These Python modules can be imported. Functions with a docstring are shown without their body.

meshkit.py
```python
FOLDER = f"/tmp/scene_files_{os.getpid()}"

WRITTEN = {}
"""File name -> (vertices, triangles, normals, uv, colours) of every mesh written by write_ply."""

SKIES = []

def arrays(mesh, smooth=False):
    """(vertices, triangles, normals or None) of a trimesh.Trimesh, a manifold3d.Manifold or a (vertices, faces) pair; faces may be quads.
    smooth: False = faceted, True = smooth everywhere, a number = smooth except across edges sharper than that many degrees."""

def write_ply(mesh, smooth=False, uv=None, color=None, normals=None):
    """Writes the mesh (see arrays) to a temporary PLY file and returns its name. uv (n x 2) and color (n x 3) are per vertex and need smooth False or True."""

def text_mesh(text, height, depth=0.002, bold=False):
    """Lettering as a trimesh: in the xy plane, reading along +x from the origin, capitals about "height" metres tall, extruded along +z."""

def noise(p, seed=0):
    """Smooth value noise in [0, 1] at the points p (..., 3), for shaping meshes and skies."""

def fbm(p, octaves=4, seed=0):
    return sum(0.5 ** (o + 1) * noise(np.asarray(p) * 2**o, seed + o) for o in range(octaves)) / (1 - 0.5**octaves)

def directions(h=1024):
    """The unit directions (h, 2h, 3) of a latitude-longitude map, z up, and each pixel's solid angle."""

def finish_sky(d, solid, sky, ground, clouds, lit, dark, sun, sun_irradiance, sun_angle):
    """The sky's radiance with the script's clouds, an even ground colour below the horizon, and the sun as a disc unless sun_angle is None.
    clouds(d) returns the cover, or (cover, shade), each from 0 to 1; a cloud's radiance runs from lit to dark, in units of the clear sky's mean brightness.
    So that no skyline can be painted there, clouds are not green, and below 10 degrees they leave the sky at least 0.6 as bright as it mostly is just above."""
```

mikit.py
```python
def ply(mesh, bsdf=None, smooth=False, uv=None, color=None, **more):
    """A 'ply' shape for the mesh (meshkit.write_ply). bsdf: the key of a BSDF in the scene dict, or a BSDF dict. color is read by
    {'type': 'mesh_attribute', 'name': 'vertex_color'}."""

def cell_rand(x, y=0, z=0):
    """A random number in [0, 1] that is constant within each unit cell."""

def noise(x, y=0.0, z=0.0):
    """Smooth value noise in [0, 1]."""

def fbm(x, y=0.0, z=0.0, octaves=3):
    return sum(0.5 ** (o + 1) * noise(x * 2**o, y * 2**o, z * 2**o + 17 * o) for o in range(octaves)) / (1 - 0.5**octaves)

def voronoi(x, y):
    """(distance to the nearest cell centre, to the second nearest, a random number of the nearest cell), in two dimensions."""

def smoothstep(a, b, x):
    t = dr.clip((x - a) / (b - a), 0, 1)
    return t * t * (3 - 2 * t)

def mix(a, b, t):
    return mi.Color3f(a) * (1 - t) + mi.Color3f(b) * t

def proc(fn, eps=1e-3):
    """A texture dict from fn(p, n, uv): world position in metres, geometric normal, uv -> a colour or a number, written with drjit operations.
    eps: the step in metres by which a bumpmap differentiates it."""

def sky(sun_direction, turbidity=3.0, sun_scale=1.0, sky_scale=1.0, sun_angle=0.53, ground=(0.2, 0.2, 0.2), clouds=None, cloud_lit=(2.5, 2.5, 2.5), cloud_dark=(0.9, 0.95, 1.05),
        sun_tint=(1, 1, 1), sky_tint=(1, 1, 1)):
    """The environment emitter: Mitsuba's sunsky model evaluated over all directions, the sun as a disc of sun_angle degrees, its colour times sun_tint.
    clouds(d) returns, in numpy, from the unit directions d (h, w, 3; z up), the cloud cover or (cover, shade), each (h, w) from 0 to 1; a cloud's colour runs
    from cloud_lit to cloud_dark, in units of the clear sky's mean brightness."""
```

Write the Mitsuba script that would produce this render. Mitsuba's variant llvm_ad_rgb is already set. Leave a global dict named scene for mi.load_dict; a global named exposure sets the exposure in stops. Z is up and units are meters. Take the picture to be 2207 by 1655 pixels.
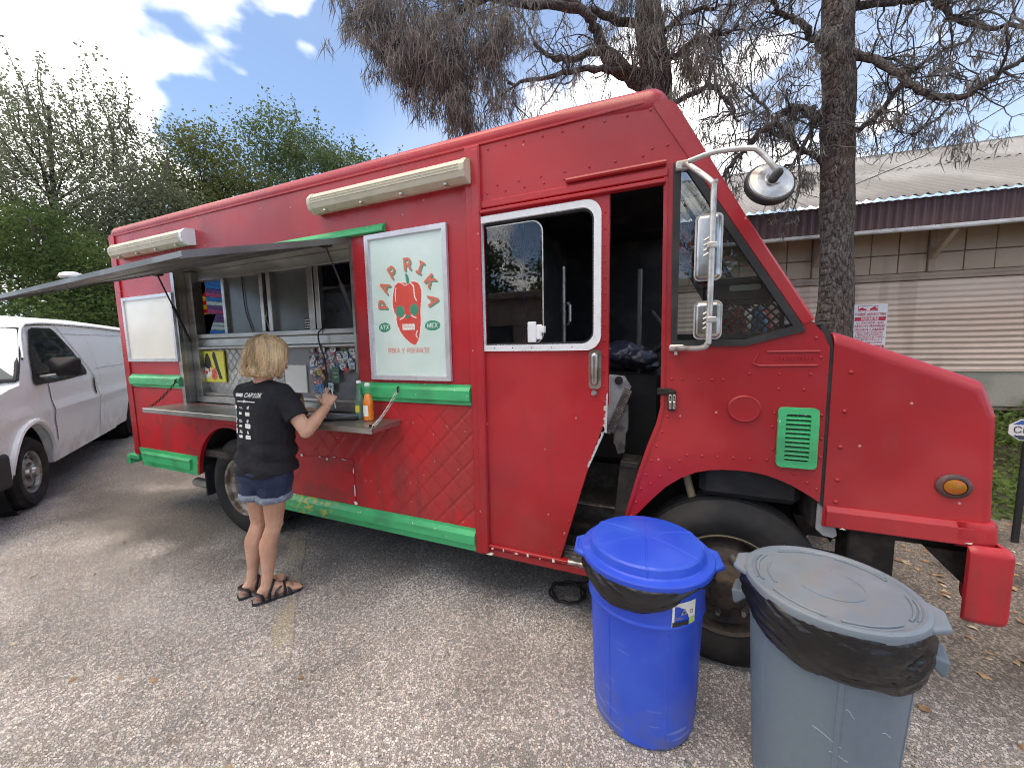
import math, random
import numpy as np, trimesh, mitsuba as mi, drjit as dr, mikit, meshkit
import manifold3d as m3
from shapely.geometry import Polygon, box as sbox, Point, LineString, MultiPolygon
from shapely.ops import unary_union
from shapely import affinity
from scipy.spatial import cKDTree
from mikit import noise, fbm, voronoi, smoothstep, mix, cell_rand, proc

rng = np.random.default_rng(7)
random.seed(7)
scene, labels = {}, {}
T4 = mi.ScalarTransform4f

# ------------------------------------------------------------------ camera, sky, exposure
YAW, PITCH, ROLL, FPX = .4051, .1045, -.01928, 824.5
_fw = np.array([-math.sin(YAW) * math.cos(PITCH), math.cos(YAW) * math.cos(PITCH), -math.sin(PITCH)])
_r = np.array([math.cos(YAW), math.sin(YAW), 0.0])
_u = np.cross(_r, _fw)
_up = -_r * math.sin(ROLL) + _u * math.cos(ROLL)
CAM = np.array([0, 0, 1.6])
scene['camera'] = {'type': 'perspective', 'fov': 2 * math.degrees(math.atan(1103.5 / FPX)), 'fov_axis': 'x', 'near_clip': .05, 'far_clip': 2000.0,
                   'to_world': T4().look_at(origin=CAM.tolist(), target=(CAM + _fw).tolist(), up=_up.tolist())}
exposure = 3.12
SUN = np.array([-.16, -.18, .97])


def sky_noise(d, scale, seed, octaves=5):
    """fractal value noise on directions (numpy)"""
    r = np.random.default_rng(seed)
    tab = r.random((64, 64, 64))
    p = np.stack([d[..., 0] / (d[..., 2] + .35), d[..., 1] / (d[..., 2] + .35), d[..., 2] * 1.5], -1) * scale + 31.7
    out, tot = 0, 0
    for o in range(octaves):
        q = p * 2 ** o
        i = np.floor(q).astype(int)
        f = q - i
        f = f * f * (3 - 2 * f)
        acc = 0
        for a in (0, 1):
            for b in (0, 1):
                for c in (0, 1):
                    w = (f[..., 0] if a else 1 - f[..., 0]) * (f[..., 1] if b else 1 - f[..., 1]) * (f[..., 2] if c else 1 - f[..., 2])
                    acc = acc + w * tab[(i[..., 0] + a) % 64, (i[..., 1] + b) % 64, (i[..., 2] + c) % 64]
        out = out + acc * .5 ** o
        tot += .5 ** o
    return out / tot


def azel(az, el):
    a, e = math.radians(az), math.radians(el)
    return np.array([math.sin(a) * math.cos(e), math.cos(a) * math.cos(e), math.sin(e)])


# cloud banks: azimuth from +Y (positive to +X), elevation, radius in degrees, strength
BANKS = [(-84, 27, 19, .95), (-70, 22, 9, .48), (-74, 12, 13, .6), (-50, 38.5, 4.5, .44), (-48.5, 32.8, 3.0, .36), (-4, 33, 13, .42), (6, 21, 10, .38), (22, 32, 7, .36), (15, 13, 8, .40), (-18, 30, 7, .38),
         (-110, 40, 30, .5), (170, 45, 35, .4), (100, 30, 25, .42), (-160, 25, 25, .4), (60, 60, 20, .35)]


def clouds(d):
    n = sky_noise(d, 5.2, 5, 6)
    n2 = sky_noise(d, 1.1, 9, 4)
    m = np.zeros(d.shape[:2])
    for az, el, rad, s in BANKS:
        ang = np.degrees(np.arccos(np.clip(d @ azel(az, el), -1, 1)))
        m = np.maximum(m, s * np.exp(-(ang / rad) ** 2))
    v = m + (n - .5) * .95 + (n2 - .5) * .12
    c = np.clip((v - .20) / .24, 0, 1)
    c = c * c * (3 - 2 * c)
    thin = .035 + np.clip((n2 - .42) / .4, 0, 1) * .16
    shade = np.clip((v - .38) / .5, 0, 1) * .55
    return np.maximum(c, thin), shade


scene['sky'] = mikit.sky(SUN, turbidity=3.2, sun_scale=.22, sun_angle=50, sun_tint=(1.08, 1.0, .90), sky_scale=.70, clouds=clouds, cloud_lit=(3.9, 3.8, 3.68), cloud_dark=(1.9, 1.88, 1.86), ground=(.24, .23, .22))

# ------------------------------------------------------------------ helpers
USED = {}


def num(key):
    if key not in USED:
        USED[key] = 0
        return key
    USED[key] += 1
    return '%s_%03d' % (key, USED[key])


def thing(name, label, cat, group=None):
    k = num(name)
    labels[k] = {'label': label, 'category': cat}
    if group:
        labels[k]['group'] = group
    return k


def add(key, mesh, mat, parent=None, smooth=False, label=None, kind=None, **kw):
    if isinstance(mesh, list):
        mesh = trimesh.util.concatenate(mesh)
    k = num((parent + '__' if parent else '') + key)
    assert len(mesh.faces) and np.isfinite(mesh.vertices).all(), k
    scene[k] = mikit.ply(mesh, mat, smooth, **kw)
    if label or kind:
        labels.setdefault(k, {})
        if label:
            labels[k]['label'] = label
        if kind:
            labels[k]['kind'] = kind
    return k


def again(key, src, parent, to_world=None):
    """another entry that shares the mesh of src"""
    k = num(parent + '__' + key)
    scene[k] = dict(scene[src])
    if to_world is not None:
        scene[k]['to_world'] = to_world
    return k


def single(name, mesh, mat, label, cat, smooth=False, group=None):
    k = add(name, mesh, mat, None, smooth)
    labels[k] = {'label': label, 'category': cat}
    if group:
        labels[k]['group'] = group
    return k


def setting(name, mesh, mat, kind='structure', label=None, smooth=False):
    k = add(name, mesh, mat, None, smooth)
    labels[k] = {'kind': kind}
    if label:
        labels[k]['label'] = label
    return k


def mesh(v, f):
    f = np.asarray(f)
    if f.shape[1] == 4:
        f = np.vstack([f[:, [0, 1, 2]], f[:, [0, 2, 3]]])
    return trimesh.Trimesh(np.asarray(v, float), f, process=False)


def B(x0, x1, y0, y1, z0, z1, b=.004):
    b = min(b, .45 * min(x1 - x0, y1 - y0, z1 - z0))
    c = np.array([(x0 + x1) / 2, (y0 + y1) / 2, (z0 + z1) / 2])
    h = np.array([x1 - x0, y1 - y0, z1 - z0]) / 2
    if b <= 0:
        m = trimesh.creation.box(extents=2 * h)
        m.apply_translation(c)
        return m
    P = []
    for s in np.array(np.meshgrid([-1, 1], [-1, 1], [-1, 1])).reshape(3, -1).T:
        for k in range(3):
            d = h - b
            d[k] = h[k]
            P.append(c + s * d)
    return trimesh.Trimesh(np.array(P)).convex_hull


def hull(P):
    return trimesh.Trimesh(np.asarray(P, float)).convex_hull


def tomesh(man):
    m = man.to_mesh()
    return trimesh.Trimesh(np.array(m.vert_properties)[:, :3], np.array(m.tri_verts), process=False)


def tube(P, r, n=8, caps=True, flat=None):
    P = np.asarray(P, float)
    r = np.broadcast_to(np.asarray(r, float), (len(P),))
    t = np.gradient(P, axis=0)
    t /= np.maximum(np.linalg.norm(t, axis=1, keepdims=True), 1e-9)
    a = np.array([0, 0, 1.0]) if abs(t[0][2]) < .9 else np.array([1.0, 0, 0])
    nrm = np.cross(t[0], a)
    nrm /= np.linalg.norm(nrm)
    ang = np.arange(n) * 2 * math.pi / n
    V = []
    for i in range(len(P)):
        nrm = nrm - t[i] * (nrm @ t[i])
        nrm /= max(np.linalg.norm(nrm), 1e-9)
        bi = np.cross(t[i], nrm)
        V.append(P[i] + r[i] * (np.cos(ang)[:, None] * nrm + np.sin(ang)[:, None] * bi * (flat or 1)))
    V = np.vstack(V)
    k = np.arange(n)
    F = []
    for i in range(len(P) - 1):
        a0, a1 = i * n + k, i * n + (k + 1) % n
        F.append(np.stack([a0, a1, a1 + n, a0 + n], 1))
    F = np.vstack(F)
    F = np.vstack([F[:, [0, 1, 2]], F[:, [0, 2, 3]]])
    if caps:
        c0, c1 = len(V), len(V) + 1
        V = np.vstack([V, P[:1], P[-1:]])
        e = (len(P) - 1) * n
        F = np.vstack([F, np.stack([k * 0 + c0, (k + 1) % n, k], 1), np.stack([k * 0 + c1, e + k, e + (k + 1) % n], 1)])
    return trimesh.Trimesh(V, F, process=False)


def spline(P, m=6):
    """Catmull-Rom through the points"""
    P = np.asarray(P, float)
    Q = np.vstack([2 * P[0] - P[1], P, 2 * P[-1] - P[-2]])
    out = []
    for i in range(1, len(Q) - 2):
        for t in np.linspace(0, 1, m, endpoint=False):
            a, b, c, d = Q[i - 1:i + 3]
            out.append(.5 * (2 * b + (c - a) * t + (2 * a - 5 * b + 4 * c - d) * t * t + (3 * b - a - 3 * c + d) * t ** 3))
    out.append(P[-1])
    return np.array(out)


def lathe(prof, n=32):
    """profile of (r, z) from bottom to top, turned round z; closed where r is 0"""
    prof = np.asarray(prof, float)
    ang = np.arange(n) * 2 * math.pi / n
    V = np.vstack([np.stack([r * np.cos(ang), r * np.sin(ang), 0 * ang + z], 1) for r, z in prof])
    k = np.arange(n)
    F = np.vstack([np.stack([i * n + k, i * n + (k + 1) % n, (i + 1) * n + (k + 1) % n, (i + 1) * n + k], 1) for i in range(len(prof) - 1)])
    m = mesh(V, F)
    return m


def turn(m, deg=0, axis=(0, 0, 1), at=(0, 0, 0)):
    m = m.copy()
    m.apply_transform(trimesh.transformations.rotation_matrix(math.radians(deg), axis))
    m.apply_translation(at)
    return m


def _ext(poly, h):
    parts = [g for g in getattr(poly, 'geoms', [poly]) if g.area > 1e-9]
    return trimesh.util.concatenate([trimesh.creation.extrude_polygon(g, h) for g in parts])


def xz(poly, y0, y1):
    """polygon in (x, z) made a slab from y0 to y1"""
    if not hasattr(poly, 'area'):
        poly = Polygon(poly)
    m = _ext(poly, y1 - y0)
    v = m.vertices
    return trimesh.Trimesh(np.stack([v[:, 0], v[:, 2] + y0, v[:, 1]], 1), m.faces[:, ::-1], process=False)


def yz(poly, x0, x1):
    if not hasattr(poly, 'area'):
        poly = Polygon(poly)
    m = _ext(poly, x1 - x0)
    v = m.vertices
    return trimesh.Trimesh(np.stack([v[:, 2] + x0, v[:, 0], v[:, 1]], 1), m.faces, process=False)


def xy(poly, z0, z1):
    if not hasattr(poly, 'area'):
        poly = Polygon(poly)
    m = _ext(poly, z1 - z0)
    m.apply_translation([0, 0, z0])
    return m


def rnd(poly, r, q=6):
    if not hasattr(poly, 'area'):
        poly = Polygon(poly)
    return poly.buffer(-r, quad_segs=q).buffer(r, quad_segs=q)


def sheet_xz(poly, y):
    """one flat sheet in the plane y, facing -y"""
    if not hasattr(poly, 'area'):
        poly = Polygon(poly)
    v, f = trimesh.creation.triangulate_polygon(poly, engine='earcut') if False else trimesh.creation.triangulate_polygon(poly)
    v3 = np.stack([v[:, 0], np.full(len(v), y), v[:, 1]], 1)
    m = trimesh.Trimesh(v3, f, process=False)
    if len(m.faces) and m.face_normals[0][1] > 0:
        m.invert()
    return m


def smoothed(man_list, length, it=10, lamb=.5):
    """union of manifolds, refined and smoothed into one skin"""
    m = m3.Manifold.batch_boolean(man_list, m3.OpType.Add).refine_to_length(length)
    t = tomesh(m)
    t.merge_vertices()
    trimesh.smoothing.filter_taubin(t, lamb=lamb, nu=lamb + .03, iterations=it)
    return t


def ball(p, r, n=14, s=None):
    m = m3.Manifold.sphere(1.0, n)
    sc = np.broadcast_to(np.asarray(r, float), (3,))
    return m.scale(sc.tolist()).translate(list(map(float, p)))


def bone(a, b, ra, rb, n=14):
    return m3.Manifold.batch_hull([ball(a, ra, n), ball(b, rb, n)])


def text(s, h, x, y, z, bold=True, depth=.0015, anchor='c'):
    """raised lettering on an upright face looking towards -y, centred at x, baseline z"""
    m = meshkit.text_mesh(s, h, depth, bold)
    w = m.bounds[1][0] - m.bounds[0][0]
    v = m.vertices
    dx = -m.bounds[0][0] - (w / 2 if anchor == 'c' else 0)
    return trimesh.Trimesh(np.stack([v[:, 0] + dx + x, y - v[:, 2], v[:, 1] + z], 1), m.faces, process=False)


def mat(name, col, rough=.5, metallic=0., spec=.5, bump=None, both=True, **kw):
    """a principled material; col: a colour or a function; bump: (function, height, eps)"""
    c = proc(col) if callable(col) else {'type': 'rgb', 'value': list(col)}
    d = {'type': 'principled', 'base_color': c, 'roughness': proc(rough) if callable(rough) else rough, 'metallic': metallic, 'specular': spec, **kw}
    if bump:
        d = {'type': 'bumpmap', 'arbitrary': proc(bump[0], bump[1]), 'scale': 1.0, 'bsdf': d}
    scene[name] = {'type': 'twosided', 'bsdf': d} if both else d
    return name


def wear(base, alt, scale=3., lo=.45, hi=.7, grain=.06, gs=60.):
    def fn(p, n, uv):
        a = smoothstep(lo, hi, fbm(p.x * scale, p.y * scale, p.z * scale, 4))
        g = 1 + grain * 2 * (noise(p.x * gs, p.y * gs, p.z * gs) - .5)
        return mix(base, alt, a) * g
    return fn

# ------------------------------------------------------------------ materials
def _red(p, n, uv):
    a = fbm(p.x * 1.7 + 3, p.y * 1.7, p.z * 2.1, 4)
    b = fbm(p.x * 9, p.y * 9, p.z * 7 + 5, 3)
    chalk_haze = smoothstep(.35, .75, a * .7 + b * .3) * (.45 + .55 * smoothstep(1.7, 2.5, p.z))  # chalky patches, with sky haze painted in towards the roof
    c = mix((.43, .011, .018), (.38, .042, .056), chalk_haze)
    blot = smoothstep(.42, .68, fbm(p.x * .8 + 11, p.y, p.z * .9, 4))
    c = c * (1 - .30 * blot)
    low = smoothstep(.95, .45, p.z) * smoothstep(.35, .65, b)
    c = mix(c, (.24, .022, .022), low * .45)
    fade = smoothstep(.50, .72, fbm(p.x * 2.6 + 7, p.y, p.z * 2.2 + 3, 4))
    c = mix(c, (.48, .06, .06), fade * .28)
    streak = smoothstep(.6, .8, noise(p.x * 26, p.y * 26, p.z * 1.6)) * smoothstep(.4, .7, a)
    c = mix(c, (.26, .03, .033), streak * .5)
    d1, d2, r = voronoi(p.x * 22 + p.y * 9, p.z * 22)
    chip = smoothstep(.13, .08, d1) * dr.select(r > .985, 1.0, 0.0)
    return mix(c, (.55, .30, .28), chip * .8)


def _ding(p, n, uv):
    return .0035 * fbm(p.x * 3.3, p.y * 3.3, p.z * 2.7, 2) + .00008 * noise(p.x * 160, p.y * 160, p.z * 160)


RED = mat('red_paint', _red, .36, spec=.5, bump=(_ding, 4e-3))


def _quilt(p, n, uv):
    a, b = (p.x + p.z) / .155, (p.x - p.z) / .155
    fa, fb = dr.abs(a - dr.floor(a) - .5), dr.abs(b - dr.floor(b) - .5)
    return .005 * smoothstep(.5, .36, fb) + .0028 * smoothstep(.5, .42, fa) + .003 * fbm(p.x * 4, p.y * 4, p.z * 4, 2)


def _red_low(p, n, uv):
    a = fbm(p.x * 2.7, p.z * 2.7, p.y, 4)
    s = smoothstep(.5, .75, noise(p.x * 20, p.z * 2.0, 3.0))
    c = mix((.46, .016, .022), (.35, .028, .030), smoothstep(.4, .65, a))
    c = mix(c, (.17, .03, .028), s * .35 * smoothstep(1.1, .6, p.z))
    d1, d2, r = voronoi(p.x * 30, p.z * 30)
    chip = smoothstep(.14, .09, d1) * dr.select(r > .975, 1.0, 0.0)
    return mix(c, (.5, .36, .34), chip * .8)


RED_QUILT = mat('red_quilted_paint', _red_low, .38, spec=.5, bump=(_quilt, 3e-3))


def _red_rear(p, n, uv):
    c = _red_low(p, n, uv)
    a = smoothstep(.48, .62, fbm(p.x * 6, p.z * 6 + 9, 1.0, 3))
    c = mix(c, (.45, .012, .02), smoothstep(.98, .84, p.z) * .7)
    return mix(c, (.20, .035, .035), a * .45)


RED_REAR = mat('red_patched_paint', _red_rear, .42, spec=.45, bump=(_ding, 4e-3))


def _green(p, n, uv):
    a = fbm(p.x * 5, p.y * 5, p.z * 9, 4)
    c = mix((.055, .42, .16), (.045, .30, .12), smoothstep(.42, .7, a))
    d1, d2, r = voronoi(p.x * 34 + p.y * 17, p.z * 34)
    chip = smoothstep(.16, .1, d1) * dr.select(r > .96, 1.0, 0.0)
    c = mix(c, (.6, .6, .52), chip * .8)
    y = smoothstep(.62, .72, noise(p.x * 38, p.z * 60, 4.0)) * smoothstep(.30, .05, dr.abs(p.x + 2.45)) * smoothstep(.55, .48, p.z)
    return mix(c, (.5, .45, .06), y * .8)


GREEN = mat('green_paint', _green, .36, spec=.5)


def _steel(p, n, uv):
    a = fbm(p.x * 3, p.y * 3, p.z * 9, 4)
    s = noise(p.x * 9, p.y * 9, p.z * 140)
    return mix((.44, .43, .40), (.28, .27, .25), smoothstep(.35, .7, a)) * (.9 + .2 * s)


STEEL = mat('brushed_steel', _steel, .34, metallic=.9)
GALV = mat('galvanised_sheet', wear((.25, .25, .24), (.17, .168, .16), 4, .4, .65), .45, metallic=.8)


def _qsteel(p, n, uv):
    a, b = (p.x + p.z) / .088, (p.x - p.z) / .088
    fa, fb = dr.abs(a - dr.floor(a) - .5), dr.abs(b - dr.floor(b) - .5)
    return .004 * (smoothstep(.5, .38, fa) + smoothstep(.5, .38, fb))


QSTEEL = mat('quilted_steel', _steel, .33, metallic=.9, bump=(_qsteel, 2e-3))
ALU = mat('white_aluminium', wear((.72, .73, .74), (.58, .58, .58), 6, .45, .75, .03), .35, spec=.5)
CHROME = mat('chrome', wear((.50, .49, .47), (.30, .28, .25), 14, .4, .7), .24, metallic=1.)
PIPE = mat('grey_pipe', wear((.56, .55, .52), (.40, .38, .34), 20, .45, .7), .32, metallic=.55)
RUBBER = mat('black_rubber', wear((.022, .022, .023), (.035, .034, .033), 9), .55, spec=.35)


def _tyre(p, n, uv):
    a = fbm(p.x * 8, p.y * 8, p.z * 8, 3)
    return mix((.020, .020, .021), (.040, .037, .034), smoothstep(.4, .75, a))


TYRE = mat('tyre_rubber', _tyre, .72, spec=.25)
RIM = mat('rusty_rim', wear((.34, .32, .27), (.13, .10, .075), 11, .42, .62, .15), .55, metallic=.25)
HUB = mat('greasy_hub', wear((.07, .052, .040), (.028, .023, .020), 16, .4, .65, .2), .6)
FRIM = mat('brown_rim', wear((.09, .07, .055), (.04, .032, .027), 12, .4, .65, .2), .6)
DARK = mat('dark_undercarriage', wear((.028, .025, .022), (.07, .06, .05), 7, .5, .75, .2), .75, spec=.2)
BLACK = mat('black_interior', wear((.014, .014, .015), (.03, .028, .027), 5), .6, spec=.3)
KITCHEN = mat('kitchen_lining', wear((.12, .12, .12), (.07, .07, .07), 3), .5, metallic=.3)
STEP = mat('worn_step', wear((.035, .032, .03), (.075, .07, .062), 12, .45, .7, .2), .6)
EDGE = mat('bare_metal_edge', wear((.45, .44, .42), (.2, .19, .18), 40, .4, .6), .4, metallic=.7)
DIFF = mat('yellowed_diffuser', wear((.54, .505, .385), (.42, .39, .285), 5, .45, .8, .03), .38, spec=.4)
WHITE = mat('white_plastic', (.74, .74, .75), .4)


def _board(p, n, uv):
    a = fbm(p.x * 3.1, p.z * 3.1, p.y, 3)
    return mix((.70, .69, .61), (.76, .755, .69), smoothstep(.35, .7, a))


BOARD = mat('blank_board', _board, .25, spec=.5)
def _pap(p, n, uv):
    return .004 * fbm(p.x * 7 + p.z * 5, p.z * 4, 1.0, 3) + .002 * fbm(p.x * 22, p.z * 9, 4.0, 2)


PAPER = mat('mint_paper', wear((.60, .74, .68), (.66, .78, .73), 5, .4, .7, .02), .3, bump=(_pap, 4e-3))
CHALK = mat('chipped_white', (.68, .66, .62), .6)
ORANGE_LENS = mat('amber_lens', wear((.46, .10, .008), (.30, .13, .012), 60, .4, .6), .2, spec=.4)
scene['window_glass'] = {'type': 'thindielectric', 'int_ior': 1.5}
scene['tinted_glass'] = {'type': 'thindielectric', 'int_ior': 1.5, 'specular_transmittance': {'type': 'rgb', 'value': [.62, .70, .69]}}
scene['dark_glass'] = {'type': 'thindielectric', 'int_ior': 1.5, 'specular_transmittance': {'type': 'rgb', 'value': [.10, .10, .14]}}
scene['frosted_pane'] = {'type': 'twosided', 'bsdf': {'type': 'principled', 'base_color': proc(wear((.085, .092, .085), (.05, .056, .054), 2.4, .3, .7)), 'roughness': .25, 'specular': .5}}
INK_RED = mat('red_ink', (.62, .075, .055), .5)
INK_ORANGE = mat('orange_ink', (.66, .17, .10), .5)
INK_GREEN = mat('green_ink', (.055, .27, .16), .5)
INK_WHITE = mat('white_ink', (.78, .76, .70), .5)
INK_DARK = mat('dark_ink', (.02, .02, .022), .5)
INK_GREY = mat('shadow_ink', (.30, .27, .23), .5)
def _blue(p, n, uv):
    a = fbm(p.x * 6, p.y * 6, p.z * 3, 4)
    c = mix((.020, .065, .52), (.035, .095, .56), smoothstep(.3, .7, a))
    dirt = smoothstep(.30, .0, p.z) * smoothstep(.3, .7, fbm(p.x * 14, p.y * 14, p.z * 9, 3))
    c = mix(c, (.12, .12, .16), dirt * .55)
    sc = smoothstep(.70, .78, noise(p.x * 12 + p.z * 30, p.y * 12 - p.z * 22, p.z * 60)) * smoothstep(.5, .7, a)
    return mix(c, (.22, .28, .60), sc * .5)


BLUE = mat('blue_plastic', _blue, .4, spec=.45)
YELLOW = mat('yellow_print', (.72, .70, .05), .4)

# ------------------------------------------------------------------ the ground
def _ground(p, n, uv, stripe=0.0):
    big = fbm(p.x * .55 + 4, p.y * .55, 1.0, 4)
    mid = fbm(p.x * 2.6, p.y * 2.6, 2.0, 4)
    d1, d2, r = voronoi(p.x / .0098, p.y / .0098)
    e1, e2, q = voronoi(p.x / .028 + 7, p.y / .028)
    tone = .23 + .36 * r * r + .08 * r
    stone = mix((.98, .97, .96), (1.03, .96, .90), q) * tone
    gap = smoothstep(.02, .26, d2 - d1)
    c = mix((.095, .092, .089), stone, gap)
    c = c * (.88 + .26 * smoothstep(.3, .7, mid)) * mi.Color3f(1.02, 1.0, .985)
    # oily, dirtier tarmac round the rear wheel and between the vehicles
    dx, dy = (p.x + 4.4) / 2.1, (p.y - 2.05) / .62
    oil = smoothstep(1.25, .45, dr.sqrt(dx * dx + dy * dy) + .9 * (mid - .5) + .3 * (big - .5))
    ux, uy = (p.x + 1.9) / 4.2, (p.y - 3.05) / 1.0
    under_shade = smoothstep(1.15, .8, dr.sqrt(ux * ux + uy * uy) + .5 * (mid - .5))  # shade under the truck painted into the ground colour
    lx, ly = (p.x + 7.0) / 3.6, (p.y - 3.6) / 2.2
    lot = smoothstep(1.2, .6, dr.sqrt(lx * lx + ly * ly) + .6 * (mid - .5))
    dirt_shade = dr.maximum(dr.maximum(oil * .72, under_shade * .52), lot * .50)  # dirt together with the painted shading near the truck
    c = mix(c, (.060, .056, .052), dirt_shade)
    spot = smoothstep(.66, .74, fbm(p.x * 1.9 + 31, p.y * 1.9, 7.0, 3))
    c = mix(c, (.075, .07, .066), spot * .22)
    # soil and leaf litter towards the building
    soil = smoothstep(0.0, 1.0, .75 * (p.x - .80) + .62 * (p.y - 1.75) + 1.2 * (mid - .5)) * smoothstep(.2, .7, p.x)
    soil = dr.maximum(soil, smoothstep(3.9, 4.9, p.y + 1.2 * (mid - .5)))
    sc = mix((.080, .064, .052), (.165, .14, .115), smoothstep(.3, .7, mid)) * (.5 + 1.0 * r * r)
    c = mix(c, sc, soil * .86)
    if stripe is not None:
        c = mix(c, mix((.42, .36, .17), (.30, .26, .15), r), stripe)
    return c


def _ground_bump(p, n, uv):
    d1, d2, r = voronoi(p.x / .0098, p.y / .0098)
    return .0016 * smoothstep(.0, .35, d2 - d1) * (.4 + .6 * r) + .006 * fbm(p.x * 1.8, p.y * 1.8, 3.0, 2)


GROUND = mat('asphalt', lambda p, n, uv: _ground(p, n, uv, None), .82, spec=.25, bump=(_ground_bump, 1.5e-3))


def _stripe(p, n, uv):
    w = smoothstep(.30, .62, fbm(p.x * 7, p.y * 7, 6.0, 4)) * (.22 + .34 * smoothstep(2.2, 1.0, p.y))
    w = w * smoothstep(1.10, 1.42, p.y + .18 * (noise(p.x * 22, p.y * 22, 2.0) - .5)) * (.55 + .9 * noise(p.x * 9, p.y * 9, 8.0))
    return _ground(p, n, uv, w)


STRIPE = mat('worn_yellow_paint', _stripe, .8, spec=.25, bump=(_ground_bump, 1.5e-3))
g = 400.
gv = np.array([[-g, -g, 0], [g, -g, 0], [g, g, 0], [-g, g, 0.]])
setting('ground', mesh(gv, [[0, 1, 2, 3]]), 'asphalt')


def strip(a, b, w, z, n=14, jit=.012):
    a, b = np.array(a, float), np.array(b, float)
    d = (b - a) / np.linalg.norm(b - a)
    s = np.array([-d[1], d[0]])
    L, R = [], []
    r = np.random.default_rng(3)
    for t in np.linspace(0, 1, n):
        c = a + (b - a) * t
        L.append(c + s * (w / 2 + r.uniform(-jit, jit)))
        R.append(c - s * (w / 2 + r.uniform(-jit, jit)))
    return Polygon(L + R[::-1]).buffer(0)


v2, f2 = trimesh.creation.triangulate_polygon(strip((-3.6, 2.75), (-1.80, 1.13), .115, 0))
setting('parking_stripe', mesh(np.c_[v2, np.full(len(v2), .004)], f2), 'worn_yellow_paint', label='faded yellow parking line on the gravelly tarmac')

# ------------------------------------------------------------------ the food truck (its long side is the plane y = YS)
YS = 1.95
TR = thing('food_truck', 'red step van food truck with green trim, open serving window and raised awning', 'food truck')


def tp(key, m, material, parent=None, **kw):
    return add(key, m, material, parent or TR, **kw)


def spheres(pts, r, n=20):
    return m3.Manifold.batch_hull([ball(p, r, n) for p in pts])


def rivets(pts, y, r=.0066):
    out = []
    base = lathe([(r, 0), (r * .85, r * .45), (r * .4, r * .75), (0.0002, r * .8)], 8)
    base = turn(base, 90, (1, 0, 0))
    for x, z in pts:
        m = base.copy()
        m.apply_translation([x, y, z])
        out.append(m)
    return out


def row(x0, z0, x1, z1, n):
    return [(x0 + (x1 - x0) * t, z0 + (z1 - z0) * t) for t in np.linspace(0, 1, n)]


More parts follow.
